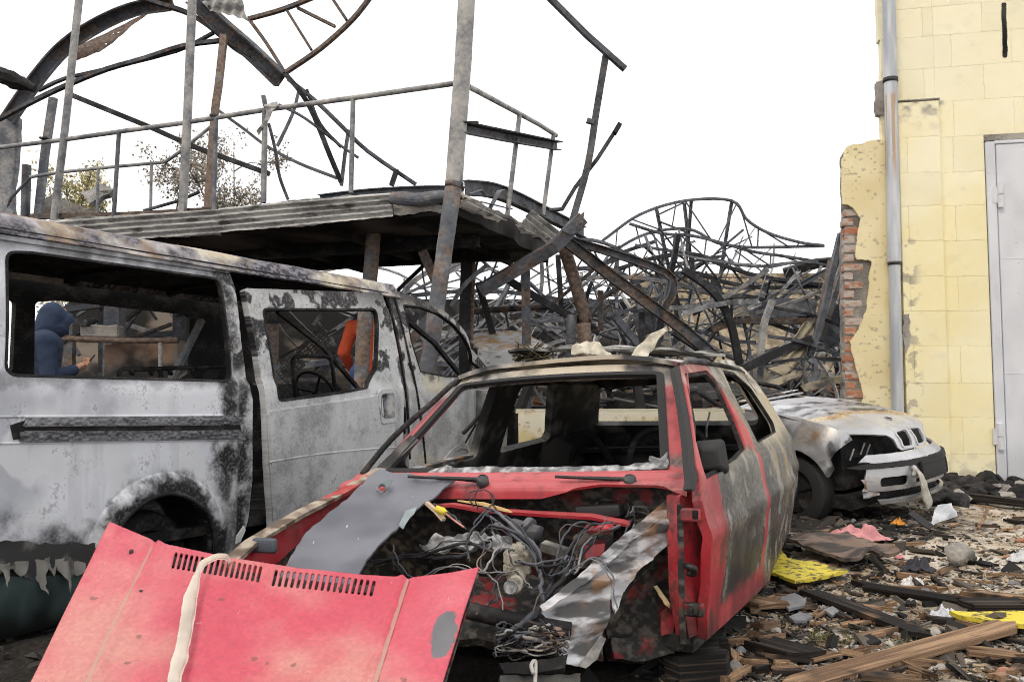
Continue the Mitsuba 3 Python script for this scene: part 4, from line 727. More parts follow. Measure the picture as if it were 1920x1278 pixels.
put(car, 'crossmember', tube(ppath([(860, 1140, 2.9), (930, 1156, 2.85), (1010, 1172, 2.82), (1070, 1182, 2.82)]), 0.028, 8), 'm_char', True)
put(car, 'rail', psheet([(935, 1242, 2.62), (1000, 1238, 2.62), (1064, 1225, 2.66), (1060, 1250, 2.62), (1000, 1262, 2.6), (945, 1262, 2.6)], 0.03, 10, tear=3), 'm_char', 40); put(car, 'rail', psheet([(938, 1266, 2.6), (1090, 1262, 2.64), (1086, 1300, 2.6), (940, 1300, 2.58)], 0.03, 10, tear=3), 'm_inner', 40)
put(car, 'wheel', tube([cw(0.5, -2.6, 0.22), cw(0.66, -2.6, 0.22)], 0.25, 24), 'm_char', 40)
# things in the engine bay
ash = put(car, 'ash_plate', psheet([(786, 1020, 3.3), (815, 1003, 3.3), (870, 998, 3.28), (960, 1006, 3.2), (966, 1028, 3.16), (900, 1030, 3.2), (850, 1024, 3.22), (800, 1038, 3.26)], 0.012, 8, tear=5, bump=lambda q: 0.03 * (meshkit.fbm(np.c_[q * 0.06, q[:, :1] * 0], 3, 5) - 0.5)[:, None] * A(0, .3, .9)), 'm_ash', 40)
res = put(car, 'brake_reservoir', box(0.095, 0.07, 0.055, P(972, 1045, 2.98), rotz(0.4), 0.012), 'm_dirty', 30, 'dusty off-white brake fluid reservoir')
put(res, 'tank', box(0.085, 0.062, 0.045, P(969, 1066, 2.98), rotz(0.4), 0.01), 'm_dirty', 30); put(res, 'cap', tube([P(973, 1030, 2.98), P(974, 1020, 2.98)], [0.028, 0.026], 14), 'm_dirty', 40); put(res, 'cap', tube([P(974, 1021, 2.98), P(974, 1016, 2.98)], 0.012, 10), 'm_dirty', 40)
put(res, 'cylinder', tube(ppath([(968, 1078, 2.97), (968, 1092, 2.9), (962, 1100, 2.82)]), [0.034, 0.03, 0.024], 14), 'm_dirty', 40); put(res, 'port', tube(ppath([(962, 1098, 2.84), (956, 1100, 2.80)]), 0.022, 12), 'm_ash', 40)
pbr('m_dirty', lambda p, n, uv: mix(C(0.34, 0.32, 0.26), C(0.12, 0.105, 0.085), smoothstep(0.4, 0.65, fbm(p.x * 30, p.y * 30, p.z * 30, 3))), 0.6)
tw = put(car, 'strut_tower', psheet([(1075, 1005, 3.2), (1095, 988, 3.22), (1150, 985, 3.22), (1152, 1030, 3.18), (1140, 1062, 3.14), (1085, 1065, 3.12), (1074, 1030, 3.14)], 0.12, 9, tear=2), 'm_redchar', 40)
put(tw, 'plate', psheet([(1098, 1022, 3.1), (1134, 1018, 3.12), (1132, 1040, 3.1), (1098, 1048, 3.08)], 0.01, 9), 'm_red', 40); put(tw, 'cap', box(0.10, 0.07, 0.03, P(1124, 990, 3.14), CR, 0.01), 'm_red', False)
tput(car, 'motor', tube(ppath([(962, 988, 3.22), (985, 996, 3.18), (1012, 1004, 3.14)]), 0.035, 14), (0.06, 0.06, 0.065), 0.4); tput(car, 'motor_flange', tube(ppath([(985, 990, 3.18), (994, 994, 3.17)]), 0.045, 14), (0.1, 0.1, 0.11), 0.4)
put(car, 'charred_block', box(0.10, 0.05, 0.04, P(1040, 1030, 3.12), rotz(-0.3) @ roty(0.25), 0.006), 'm_corr', False)
tput(car, 'control_box', box(0.18, 0.06, 0.045, P(1124, 957, 3.28), CR @ roty(-0.05), 0.006), (0.02, 0.02, 0.022)); 
for x, y, d in ((905, 903, 3.44), (1181, 903, 3.24)):
    wk = tput(car, 'wiper', tube(ppath([(x, y, d), (x - 14, y - 4, d), (x - 60, y - 7, d + .03), (x - 130, y - 9, d + .08)]), [0.014, 0.011, 0.007, 0.005], 8), (0.015, 0.015, 0.016))
    tput(wk, 'pivot', tube([P(x, y + 4, d - .01), P(x, y - 6, d - .03)], [0.026, 0.024], 14), (0.05, 0.052, 0.056), 0.3); tput(wk, 'blade', tube(ppath([(x - 20, y - 4, d - .02), (x - 140, y - 10, d + .06)]), 0.006, 6), (0.012, 0.012, 0.012))
# door mirror
mc = P(1331, 860, 3.42); mR = CR @ rotz(-0.15)
mm = manifold3d.Manifold.batch_hull([manifold3d.Manifold.sphere(r, 20).translate((mc + mR @ A(*o)).tolist()) for r, o in ((0.022, (-0.045, -0.02, -0.045)), (0.022, (0.05, -0.02, -0.04)), (0.022, (-0.04, -0.02, 0.05)), (0.022, (0.04, -0.02, 0.055)), (0.02, (-0.03, 0.05, -0.03)), (0.02, (0.03, 0.05, -0.02)), (0.02, (0.02, 0.05, 0.03)), (0.02, (-0.02, 0.05, 0.03)))])
mk = put(car, 'door_mirror', mm, 'm_rubber', 40, 'black plastic door mirror')
put(mk, 'arm', sweep([P(1306, 884, 3.46), P(1322, 884, 3.42), P(1340, 882, 3.40)], rect(0.05, 0.025)), 'm_rubber', False); put(mk, 'base', psheet([(1296, 850, 3.5), (1306, 875, 3.48), (1312, 897, 3.47), (1299, 905, 3.47), (1294, 880, 3.48)], 0.02, 8), 'm_rubber', False)
# cables
def jit(p, a, seed): return p + a * np.stack([meshkit.fbm(np.c_[np.linspace(0, 1, len(p)) * 9, np.full(len(p), k * 7.0 + seed), np.zeros(len(p))], 2, seed) - .5 for k in range(3)], 1) * 2
wires = thing('cable_tangle', 'tangle of loose burnt cables spilling over the engine bay of the red car', 'cables')
WL = [([(815, 1105, 3.25), (760, 1070, 3.2), (735, 1020, 3.2)], .006, .5), ([(770, 1095, 3.2), (840, 1062, 3.1), (905, 1075, 2.95), (960, 1072, 2.9)], .006, .45), ([(880, 1050, 3.1), (878, 1010, 3.1), (905, 968, 3.15), (925, 958, 3.2)], .007, .25),
 ([(925, 955, 3.2), (960, 985, 3.05), (1000, 1022, 2.95), (1018, 1060, 2.9)], .012, .42), ([(905, 960, 3.22), (950, 992, 3.05), (990, 1030, 2.95), (1012, 1075, 2.9)], .009, .3), ([(900, 1000, 3.1), (930, 985, 3.05), (975, 1005, 3.0), (1010, 1050, 2.95)], .010, .3),
 ([(1145, 980, 3.15), (1110, 985, 3.1), (1080, 1010, 3.05), (1050, 1060, 2.95), (1032, 1085, 2.9)], .012, .15), ([(1160, 985, 3.1), (1125, 1000, 3.05), (1095, 1020, 3.0), (1085, 1060, 2.95), (1078, 1075, 2.9)], .008, .6), ([(1150, 990, 3.15), (1090, 980, 3.15), (1060, 1000, 3.1), (1045, 1040, 3.0), (1030, 1080, 2.92)], .009, .2),
 ([(1010, 1065, 2.9), (1016, 1090, 2.88), (1012, 1115, 2.85), (1020, 1125, 2.84)], .014, .42), ([(1075, 1045, 3.0), (1055, 1085, 2.92), (1030, 1110, 2.88), (1018, 1130, 2.84), (985, 1165, 2.75), (950, 1195, 2.68)], .020, .12), ([(1060, 1050, 3.0), (1030, 1100, 2.9), (1005, 1150, 2.8), (960, 1180, 2.72)], .014, .15),
 ([(930, 1075, 2.95), (926, 1050, 2.98), (938, 1020, 3.02), (920, 990, 3.08), (935, 975, 3.1)], .005, .3), ([(890, 1000, 3.1), (910, 1020, 3.05), (900, 1060, 3.0), (925, 1090, 2.95), (935, 1130, 2.88)], .006, .2), ([(905, 1150, 2.85), (925, 1120, 2.9), (928, 1085, 2.94), (950, 1072, 2.94)], .005, .22),
 ([(1175, 935, 3.35), (1190, 945, 3.3), (1185, 990, 3.2), (1170, 1010, 3.1)], .007, .62), ([(1110, 946, 3.35), (1150, 934, 3.33), (1175, 945, 3.3), (1178, 968, 3.26)], .006, .6), ([(1170, 970, 3.2), (1200, 960, 3.22), (1230, 975, 3.2), (1236, 1010, 3.18), (1220, 1030, 3.2)], .008, .12),
 ([(1060, 1080, 2.9), (1085, 1060, 2.88), (1120, 1045, 2.88), (1148, 1075, 2.86), (1152, 1110, 2.84), (1158, 1140, 2.84)], .006, .55), ([(1030, 1062, 2.95), (1080, 1055, 3.0), (1120, 1000, 3.1), (1140, 985, 3.12)], .010, .1), ([(960, 1050, 2.95), (1000, 1060, 2.92), (1040, 1060, 2.92), (1080, 1050, 2.98)], .010, .08),
 ([(700, 1055, 3.35), (790, 1042, 3.25), (860, 1020, 3.15), (930, 1035, 3.0)], .012, .08), ([(800, 1045, 3.25), (870, 1040, 3.15), (920, 1010, 3.1)], .016, .07), ([(885, 950, 3.3), (882, 925, 3.35), (905, 918, 3.36), (925, 930, 3.34), (924, 948, 3.3)], .005, .2), ([(815, 945, 3.3), (850, 965, 3.25), (872, 990, 3.2)], .006, .45), ([(965, 1030, 2.95), (955, 1040, 2.94), (985, 1100, 2.86), (1010, 1105, 2.86)], .006, .15)]
wq = np.random.default_rng(8)
for pts, r, t in WL:
    pts = np.array(pts, float); m = tube(jit(smooth_path(ppath(pts), 9), 0.007, len(pts)), r * 0.5, 7); put(wires, 'cable', m, 'm_steel', True, uv=tones(m, t, 0.32))
    q = pts + np.c_[wq.normal(0, 7, (len(pts), 2)), wq.normal(0, .03, len(pts))]; m = tube(jit(smooth_path(ppath(q), 9), 0.01, int(pts[0, 0])), wq.choice([.0018, .0025, .004]), 6); put(wires, 'cable', m, 'm_steel', True, uv=tones(m, wq.choice([.08, .2, .4, .7]), wq.choice([.1, .5])))
wr = np.random.default_rng(21)
for i in range(64):
    c = A(996, 1203) + wr.normal(0, 1, 2) * A(20, 12); w_, h_ = wr.uniform(22, 66), wr.uniform(4, 22); a0 = wr.uniform(0, 6.3); n_w = wr.integers(4, 9); ang = wr.uniform(-0.35, 0.3)
    pts = []
    for j in range(n_w):
        t = a0 + j * wr.uniform(0.45, 0.8); x, y = w_ * math.cos(t), h_ * math.sin(t) + wr.normal(0, 3)
        pts.append((np.clip(c[0] + x * math.cos(ang) - y * math.sin(ang), 930, 1066), np.clip(c[1] + x * math.sin(ang) + y * math.cos(ang), 1156, 1246), 2.72 + 0.09 * math.sin(t * 1.3 + i)))
    m = tube(jit(smooth_path(ppath(pts), 6), .006, i), wr.choice([.0018, .0025, .0035, .006], p=[.35, .35, .2, .1]), 5)
    put(wires, 'cable', m, 'm_steel', True, uv=tones(m, wr.choice([0.05, 0.12, 0.25, 0.45, 0.85]), wr.choice([0.1, 0.3, 0.45])))
m = tube(ppath([(1000, 1262, 2.56), (996, 1246, 2.58), (1004, 1240, 2.6), (1003, 1285, 2.55)]), .006, 6, n=5); put(wires, 'cable', m, 'm_steel', True, uv=tones(m, .9, .1))
spl = thing('wood_splinter', 'long pale wood splinter lying across the scuttle of the red car', 'wood'); m = sweep(ppath([(858, 938, 3.36), (905, 944, 3.34), (948, 956, 3.3), (960, 960, 3.28)]), rect(0.018, 0.012), scale=[0.3, 1, 0.8, 0.3]); tput(spl, 'splinter', m, (0.62, 0.44, 0.2), 0.3, smooth=False)
m = sweep(ppath([(800, 942, 3.3), (818, 958, 3.27), (832, 974, 3.24)]), rect(0.018, 0.012)); solo('wood_splinter', m, 'm_matte', 'short pale splinter beside the yellow connector', 'wood', False, color=vc(m, (0.55, 0.42, 0.3), 0.3))
cn = thing('wire_connector', 'yellow plastic plug on a pinkish wire', 'connector'); tput(cn, 'plug', tube(ppath([(818, 952, 3.24), (830, 958, 3.23), (836, 962, 3.22)]), [0.012, 0.015, 0.01], 8), (0.65, 0.52, 0.05)); tput(cn, 'wire', tube(ppath([(836, 962, 3.22), (852, 975, 3.2), (870, 988, 3.18)]), 0.004, 6, n=4), (0.55, 0.25, 0.2))
# grey trim board leaning from the windscreen on to the bonnet
def board(p, n, uv):
    a = fbm(p.x * 5, p.y * 5, p.z * 5, 3); f = noise(p.x * 90, p.y * 14, p.z * 60); s = noise(p.x * 22, p.y * 22, p.z * 22)
    c = mix(C(0.085, 0.09, 0.11), C(0.15, 0.155, 0.18), smoothstep(0.3, 0.7, a))
    return mix(c, C(0.42, 0.5, 0.5), smoothstep(0.90, 0.95, f) * smoothstep(0.45, 0.6, s) * 0.8)
pbr('m_board', board, 0.5)
BP = [(528, 1072, 2.86), (548, 1036, 2.94), (572, 1000, 3.05), (612, 966, 3.2), (660, 926, 3.38), (690, 894, 3.52), (712, 880, 3.6), (742, 884, 3.6), (800, 891, 3.56), (858, 893, 3.5), (834, 914, 3.42), (800, 942, 3.32), (770, 960, 3.24), (745, 990, 3.12), (700, 1034, 2.97), (668, 1082, 2.82), (640, 1120, 2.74), (510, 1110, 2.78)]
bd = thing('trim_board', 'dark grey broken board leaning from the windscreen down to the red bonnet', 'board')
put(bd, 'board', psheet(BP, 0.008, 10, holes=[Point(717, 916).buffer(8)], tear=3.5, seed=6, edge=4), 'm_board', 40)
tput(bd, 'broken_edge', psheet([(748, 984, 3.11), (760, 958, 3.20), (782, 950, 3.26), (778, 962, 3.21), (768, 972, 3.17), (756, 992, 3.08)], 0.004, 5, tear=2, bump=lambda q: np.tile(A(0, -0.004, 0.004), (len(q), 1))), (0.24, 0.28, 0.29), 0.5, 'm_matte', False)
tput(bd, 'hole_rim', psheet([(706, 914, 3.42), (720, 904, 3.46), (736, 902, 3.47), (730, 916, 3.42), (716, 926, 3.39), (706, 922, 3.39)], 0.004, 5, holes=[Point(717, 916).buffer(7)], tear=2, bump=lambda q: np.tile(A(0, -0.010, 0.007), (len(q), 1))), (0.15, 0.175, 0.185), 0.6, 'm_matte', False)
# ---------------------------------------------------------------- red bonnet on the ground in front
HP = [(206, 980, 2.78), (250, 1000, 2.76), (300, 1022, 2.73), (430, 1052, 2.68), (560, 1072, 2.64), (680, 1082, 2.60), (765, 1084, 2.56), (830, 1074, 2.54), (898, 1062, 2.53), (868, 1150, 2.36), (830, 1280, 2.16), (770, 1480, 1.92), (400, 1500, 1.95), (-40, 1480, 2.05), (55, 1280, 2.28)]
slots = []
for n, x0, y0, x1, y1, ln in ((17, 329, 1056, 488, 1084, 31), (17, 517, 1091, 699, 1107, 31)):
    for i in range(n):
        t = i / (n - 1); x, y = x0 + (x1 - x0) * t, y0 + (y1 - y0) * t; dx = 5.5 - 4 * t * 0 ; slots.append(LineString([(x + dx * .55, y - ln / 2 + 3), (x - dx * .55, y + ln / 2 - 3)]).buffer(2.9, quad_segs=3))
def hoodbump(q):
    d1 = q[:, 0] - (290 - (q[:, 1] - 1025) * 0.494); d2 = q[:, 0] - (765 - (q[:, 1] - 1083) * 0.308)
    b = -0.010 * np.exp(-(d1 / 6) ** 2) - 0.010 * np.exp(-(d2 / 6) ** 2) + 0.012 * np.exp(-((d1 - 9) / 9) ** 2) + 0.012 * np.exp(-((d2 + 9) / 9) ** 2)
    b = b + 0.02 * np.sin(np.clip((q[:, 0] - 100) / 750, 0, 1) * np.pi) + 0.012 * (meshkit.fbm(np.c_[q * 0.006, q[:, :1] * 0], 2, 4) - 0.5)
    return b[:, None] * A(0, -0.6, 0.8)
def hoodpaint(p, n, uv):
    a = fbm(p.x * 2.6, p.y * 4, p.z * 2.6, 4); b = fbm(p.x * 12, p.y * 12, p.z * 12, 5); f = fbm(p.x * 80, p.y * 80, p.z * 80, 3); d = noise(p.x * 120, p.y * 120, p.z * 120)
    c = mix(C(0.45, 0.050, 0.082), C(0.52, 0.125, 0.155), smoothstep(0.30, 0.75, b * 0.3 + a * 0.7))
    mid = smoothstep(-1.02, -0.80, p.x) * (1 - smoothstep(-0.50, -0.20, p.x))
    dust = smoothstep(0.50, 0.78, a * 0.8 + b * 0.2 + mid * 0.13 + smoothstep(0.55, 0.2, p.z) * 0.06)
    c = mix(c, C(0.46, 0.27, 0.195), dust * 0.50); gr_ = fbm(p.x * 110, p.y * 110, p.z * 110, 3); c = c * (0.82 + 0.36 * gr_); c = mix(c, C(0.47, 0.24, 0.20), smoothstep(0.58, 0.78, gr_ * 0.75 + dust * 0.22 + (a - 0.5) * 0.2) * 0.4)
    c = mix(c, C(0.60, 0.40, 0.38), smoothstep(0.975, 0.99, noise(p.x * 75 + 9, p.y * 75, p.z * 75)) * 0.6)
    c = mix(c, C(0.12, 0.05, 0.045), smoothstep(0.965, 0.985, d) * 0.8 + smoothstep(0.77, 0.82, fbm(p.x * 26 + 3, p.y * 26, p.z * 26, 3)) * 0.6)
    sc = noise(p.x * 9 + p.z * 30, p.y * 9, p.x * 160 - p.z * 40); c = mix(c, C(0.62, 0.45, 0.42), smoothstep(0.955, 0.975, sc) * smoothstep(0.45, 0.6, b) * 0.6)
    q = HQ; e = dr.sqrt(dr.square(((p.x - q[0]) * 1.0 + (p.z - q[2]) * -0.22) / 0.034) + dr.square(((p.z - q[2]) * 1.0) / 0.042)) + (f - 0.5) * 0.5
    return mix(mix(c, C(0.11, 0.11, 0.12) * (0.6 + b * 0.8), 1 - smoothstep(0.9, 1.08, e)), C(0.33, 0.27, 0.20), uv.x * 0.6)
HQ = P(833, 1184, 2.33)
pbr('m_hood', hoodpaint, 0.4, specular=0.5)
hood = thing('bonnet', 'loose faded red bonnet with two rows of vent slots propped in the foreground', 'bonnet')
m = psheet(HP, 0.006, 9, holes=slots, edge=3.2, bump=hoodbump); put(hood, 'panel', m, 'm_hood', True, uv=np.zeros((len(m.vertices), 2)))
for c0, c1 in (((290, 1026), (100, 1410)), ((765, 1084), (655, 1440))):
    Yf = idw(HP); pts = []
    for t in np.linspace(0.01, 1, 24):
        q = A(c0) + (A(c1) - A(c0)) * t; q = np.atleast_2d(q); pts.append((pfn(HP, hoodbump)(q) + A(0, -0.003, 0.004))[0])
    m = sweep(pts, rect(0.012, 0.002), up=(0, -0.6, 0.8)); put(hood, 'seam', m, 'm_hood', False, uv=tones(m, 1.0, 0))
put(hood, 'frame', psheet([(x, y + 14, Y + 0.03) for x, y, Y in HP], 0.01, 20, holes=[Polygon([(x * 0.82 + 430 * 0.18, (y * 0.82 + 1230 * 0.18)) for x, y, _ in HP])]), 'm_redchar', 40)
for x, y in ((246, 1034), (264, 1110), (373, 1072), (638, 1105)): tput(hood, 'clip', box(0.012, 0.01, 0.016, P(x, y, float(idw(HP)(A([x, y]))[0]) - 0.015), rotz(0.4), 0.003), (0.05, 0.04, 0.04))
# pale webbing strap over the bonnet
def strapfn(pts, w, seed): 
    c = ppath(pts); p = smooth_path(c, 8); L = len(p)
    sc = np.interp(np.linspace(0, 1, L), np.linspace(0, 1, len(w)), w)
    return sweep(p, A([-1, -0.10], [-0.4, 0.06], [0.1, 0.10], [0.6, 0.02], [1, -0.06], [0.9, -0.14], [0.3, -0.03], [-0.3, -0.05]) * 0.5, up=(0.1, -0.8, 0.55), scale=sc)
sp = [(436, 1056, 2.66), (424, 1044, 2.63), (404, 1044, 2.61), (382, 1054, 2.60), (372, 1072, 2.57), (366, 1096, 2.53), (356, 1130, 2.47), (350, 1170, 2.40), (343, 1210, 2.34), (334, 1245, 2.28), (324, 1290, 2.2), (318, 1340, 2.12)]
m = jig(strapfn(sp, [0.010, 0.015, 0.019, 0.022, 0.015, 0.032, 0.046, 0.044, 0.038, 0.042, 0.032, 0.03], 1), 0.006, 22, 3)
solo('strap', m, 'm_matte', 'dirty white cloth strap lying down the red bonnet', 'strap', 60)
labels.pop('strap'); scene.pop('strap'); TAKEN.discard('strap')
solo('strap', m, 'm_matte', 'dirty white cloth strap lying down the red bonnet', 'strap', True, color=vc(m, (0.56, 0.51, 0.44), 0.35, 2, 18))
# ---------------------------------------------------------------- silver saloon by the building, burnt from behind
SQ = (3.168, 8.183, 0.004, 2.467, -0.001, -0.077)
sF = A(math.sin(SQ[3]), math.cos(SQ[3]), 0); sR = A(sF[1], -sF[0], 0)
def sd(q):
    q = np.asarray(q, float); u, v, w = q[..., 0], q[..., 1], q[..., 2]; c, s = math.cos(SQ[5]), math.sin(SQ[5]); u, w = u * c - w * s, u * s + w * c
    return A(*SQ[:3]) + v[..., None] * sF + u[..., None] * sR + w[..., None] * A(0, 0, 1)
S0 = sd(A(0, 0, 0)); SR = np.stack([sd(e) - S0 for e in np.eye(3)], 1)
def slocal(p):
    d = [p.x - S0[0], p.y - S0[1], p.z - S0[2]]; return [sum(float(SR[i, k]) * d[i] for i in range(3)) for k in range(3)]
def silver(p, n, uv):
    u, v, w = slocal(p)
    a = fbm(u * 2.5, v * 2.5, w * 2.5, 4); b = fbm(u * 5, v * 14, w * 9, 4); f = fbm(u * 60, v * 60, w * 60, 4)
    c = mix(C(0.38, 0.385, 0.40), C(0.54, 0.545, 0.565), smoothstep(0.35, 0.65, a))
    c = mix(c, C(0.22, 0.22, 0.22), smoothstep(0.55, 0.75, f * 0.5 + a * 0.5) * 0.35)
    t = v - (0.235 - 0.20 * u) + (a - 0.5) * 0.5 + (b - 0.5) * 0.22
    up = smoothstep(0.66, 0.72, w)
    burnt = mix(mix(C(0.07, 0.07, 0.075), C(0.30, 0.30, 0.315), smoothstep(0.38, 0.5, b)), C(0.55, 0.555, 0.585), smoothstep(0.45, 0.60, a * 0.7 + b * 0.35 + smoothstep(-0.1, -0.4, v) * 0.08))
    c = mix(c, burnt, (1 - smoothstep(-0.07, 0.0, t)) * up)
    rust = (1 - smoothstep(0.0, 0.15, dr.abs(t - 0.035))) * up
    c = mix(c, mix(C(0.36, 0.19, 0.05), C(0.62, 0.50, 0.30), smoothstep(0.4, 0.6, f * 0.5 + b * 0.5)), rust * 0.95)
    side = smoothstep(0.62, 0.70, u)
    c = mix(c, C(0.25, 0.255, 0.26) * (0.7 + b * 0.9), side * (1 - smoothstep(0.25, 0.40, v)) * smoothstep(0.3, 0.5, a) * 0.8)
    c = mix(c, C(0.03, 0.03, 0.03), side * smoothstep(0.24, 0.42, v + (b - 0.5) * 0.3) * smoothstep(0.40, 0.60, b) * 0.85)
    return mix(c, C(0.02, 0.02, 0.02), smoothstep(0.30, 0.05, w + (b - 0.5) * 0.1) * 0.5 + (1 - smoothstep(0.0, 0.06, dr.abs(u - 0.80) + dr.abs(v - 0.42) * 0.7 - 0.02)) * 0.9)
pbr('m_silver', silver, 0.33, metallic=0.55, specular=0.5)
sal = thing('silver_saloon', 'silver saloon with its bonnet scorched rusty and one headlamp burnt out', 'car')
pr = A([-0.62, 1.0], [-0.3, 0.98], [0.0, 0.945], [0.3, 0.895], [0.48, 0.852], [0.58, 0.81], [0.65, 0.757], [0.69, 0.69], [0.705, 0.605])
ps = np.r_[0, np.cumsum(np.linalg.norm(np.diff(pr, axis=0), axis=1))]
def hz(w): return float(np.interp(-w, -pr[:, 1], ps))
def hfn(e=0.0):
    def f(q):
        u, s = q[:, 0], q[:, 1]; au = np.abs(u)
        return sd(np.c_[u, np.interp(s, ps, pr[:, 0]) - 0.27 * (au / 0.78) ** 2.4 * np.clip(s / 0.9, 0, 1) + e, np.interp(s, ps, pr[:, 1]) + 0.03 * (1 - (u / 0.7) ** 2) * np.clip(1.3 - s, 0, 1) + e * 0.5 + 0.012 * np.exp(-((au - 0.32 - 0.1 * (1.2 - s)) / 0.04) ** 2)])
    return f
hp_ = Polygon([(-0.70, -0.0), (0.70, 0), (0.72, 0.5), (0.74, hz(0.80)), (0.66, hz(0.785)), (0.45, hz(0.765)), (0.34, hz(0.745)), (0.285, hz(0.70)), (0.26, hz(0.63)), (0.22, hz(0.608)), (-0.22, hz(0.608)), (-0.26, hz(0.63)), (-0.285, hz(0.70)), (-0.34, hz(0.745)), (-0.62, hz(0.785)), (-0.74, hz(0.80)), (-0.72, 0.5)])
kid = [rnd(Polygon([(s * 0.030, hz(0.772)), (s * 0.215, hz(0.762)), (s * 0.195, hz(0.632)), (s * 0.050, hz(0.625))]), 0.025) for s in (1, -1)]
hg_ = hp_.difference(kid[0]).difference(kid[1])
hd = put(sal, 'bonnet', sheet(hg_, hfn(), 0.015, 0.04, 0.02), 'm_silver', 40)
for k, s in zip(kid, (1, -1)):
    kk = put(hd, 'grille_rim', sheet(k.buffer(0.012).difference(k.buffer(-0.006)), hfn(0.008), 0.02, 0.02, 0.012), 'm_silver', 40)
put(hd, 'grille_insert', sheet(kid[1].buffer(0.004), hfn(-0.012), 0.01, 0.03), 'm_rubber', 40)
for i in range(7): u_ = -0.06 - i * 0.019; put(hd, 'grille_slat', sweep([hfn(0.0)(A([u_, hz(0.755)]))[0], hfn(0.0)(A([u_ * 0.97, hz(0.637)]))[0]], rect(0.006, 0.01)), 'm_rubber', False)
em = hfn(0.006)
put(hd, 'emblem', sheet(Point(0, hz(0.855)).buffer(0.038), em, 0.006, 0.02), 'm_char', 40, 'burnt round badge'); put(hd, 'emblem_ring', sheet(Point(0, hz(0.855)).buffer(0.042).difference(Point(0, hz(0.855)).buffer(0.034)), hfn(0.009), 0.006, 0.012), 'm_galv', 40)
# right wing with the wheel arch
def swf(e=0.0): return lambda q: sd(np.c_[0.835 - 0.14 * np.clip((q[:, 1] - 0.62) / 0.33, 0, 1) ** 1.6 - 0.20 * np.clip((q[:, 0] - 0.25) / 0.3, 0, 1.3) ** 2 - 0.03 * np.clip((0.45 - q[:, 1]) / 0.3, 0, 1) + 0.02 * np.exp(-((np.hypot(q[:, 0], q[:, 1] - 0.30) - 0.37) / 0.03) ** 2) + e, q[:, 0], q[:, 1]])
wg = Polygon([(-0.72, 0.16), (-0.72, 0.985), (-0.4, 0.965), (0.0, 0.93), (0.3, 0.865), (0.47, 0.80), (0.50, 0.74), (0.40, 0.64), (0.36, 0.58), (0.39, 0.50), (0.36, 0.44), (-0.1, 0.16)]).difference(Point(0, 0.30).buffer(0.355, quad_segs=14)); wg = max(wg.geoms, key=lambda g: g.area) if hasattr(wg, 'geoms') else wg
put(sal, 'wing', sheet(rough(wg, 0.003, 0.03, 2), swf(), 0.015, 0.04, 0.025), 'm_silver', 40)
put(sal, 'side', sheet(Polygon([(-2.9, 0.2), (-0.73, 0.18), (-0.73, 0.975), (-2.9, 0.98), (-3.3, 0.9), (-3.3, 0.3)]), swf(-0.005), 0.02, 0.12), 'm_silver', 40)
put(sal, 'collapsed_roof', sheet(rough(sbox(-0.62, -2.6, 0.62, -0.9), 0.04, 0.06, 3), lambda q: sd(np.c_[q, 1.10 + 0.16 * np.exp(-((q[:, 1] + 2.2) / 0.6) ** 2) + 0.12 * (meshkit.fbm(np.c_[q * 2, q[:, :1] * 0], 3, 3) - 0.5)]), 0.01, 0.08), 'm_char', 40)
for u in (0.66, -0.66): put(sal, 'windscreen_pillar', tube(sd(A([u, -0.75, 0.93], [u * 0.95, -1.1, 1.12], [u * 0.88, -1.6, 1.22])), 0.025, 6), 'm_char', True)
put(sal, 'scuttle_strip', sweep(sd(A([0.70, -0.64, 1.0], [0.3, -0.68, 1.04], [-0.5, -0.72, 1.06])), rect(0.05, 0.012)), 'm_silver', False); put(sal, 'scuttle_strip', sweep(sd(A([0.75, -0.92, 0.99], [0.2, -0.80, 1.06], [-0.5, -0.77, 1.09])), rect(0.045, 0.012)), 'm_flap', False)
put(sal, 'cavity', cat([box(1.3, 0.5, 0.42, sd(A(0, 0.12, 0.50)), SR), box(1.45, 1.6, 0.1, sd(A(0, -0.3, 0.2)), SR), box(1.3, 2.4, 0.5, sd(A(0, -1.7, 0.5)), SR)]), 'm_char', False)
put(sal, 'lamp_pan', sheet(Polygon([(0.24, 0.56), (0.76, 0.54), (0.78, 0.70), (0.70, 0.78), (0.3, 0.76)]), lambda q: sd(np.c_[q[:, 0], 0.52 - 0.27 * (q[:, 0] / 0.78) ** 2.4 - 0.08, q[:, 1]]), 0.02, 0.06), 'm_char', 40)
for u, w in ((0.6, 0.6), (0.42, 0.63), (0.33, 0.61)): tput(sal, 'lamp_stalk', tube(sd(A([u, 0.42, w - 0.05], [u - 0.03, 0.45, w + 0.05])), 0.008, 6), (0.4, 0.4, 0.38), 0.3)
# bumper: upper skin, black strip, lower bars
def bfn(v0, e=0.0): return lambda q: sd(np.c_[q[:, 0], v0 + e - 0.33 * (np.abs(q[:, 0] + 0.0) / 0.82) ** 2.6 + 0.04 * np.sin(np.clip((q[:, 1] - 0.2) / 0.4, 0, 1) * np.pi), q[:, 1]])
def bstrip(pts, v0, part, mat, th=0.02, tear=0.004, seed=1, label=None): return put(bm, part, sheet(rough(Polygon(pts), tear, 0.02, seed, 20), bfn(v0), th, 0.035, 0.02), mat, 40, label)
bm = put(sal, 'bumper', sheet(rough(Polygon([(-0.82, 0.535), (0.58, 0.53), (0.70, 0.545), (0.60, 0.585), (0.25, 0.585), (-0.25, 0.588), (-0.80, 0.595)]), 0.004, 0.02, 2), lambda q: bfn(0.745)(q) - SR[:, 1] * (np.clip((q[:, 1] - 0.55) / 0.05, 0, 1) * 0.06)[:, None], 0.02, 0.03, 0.02), 'm_silver', 40)
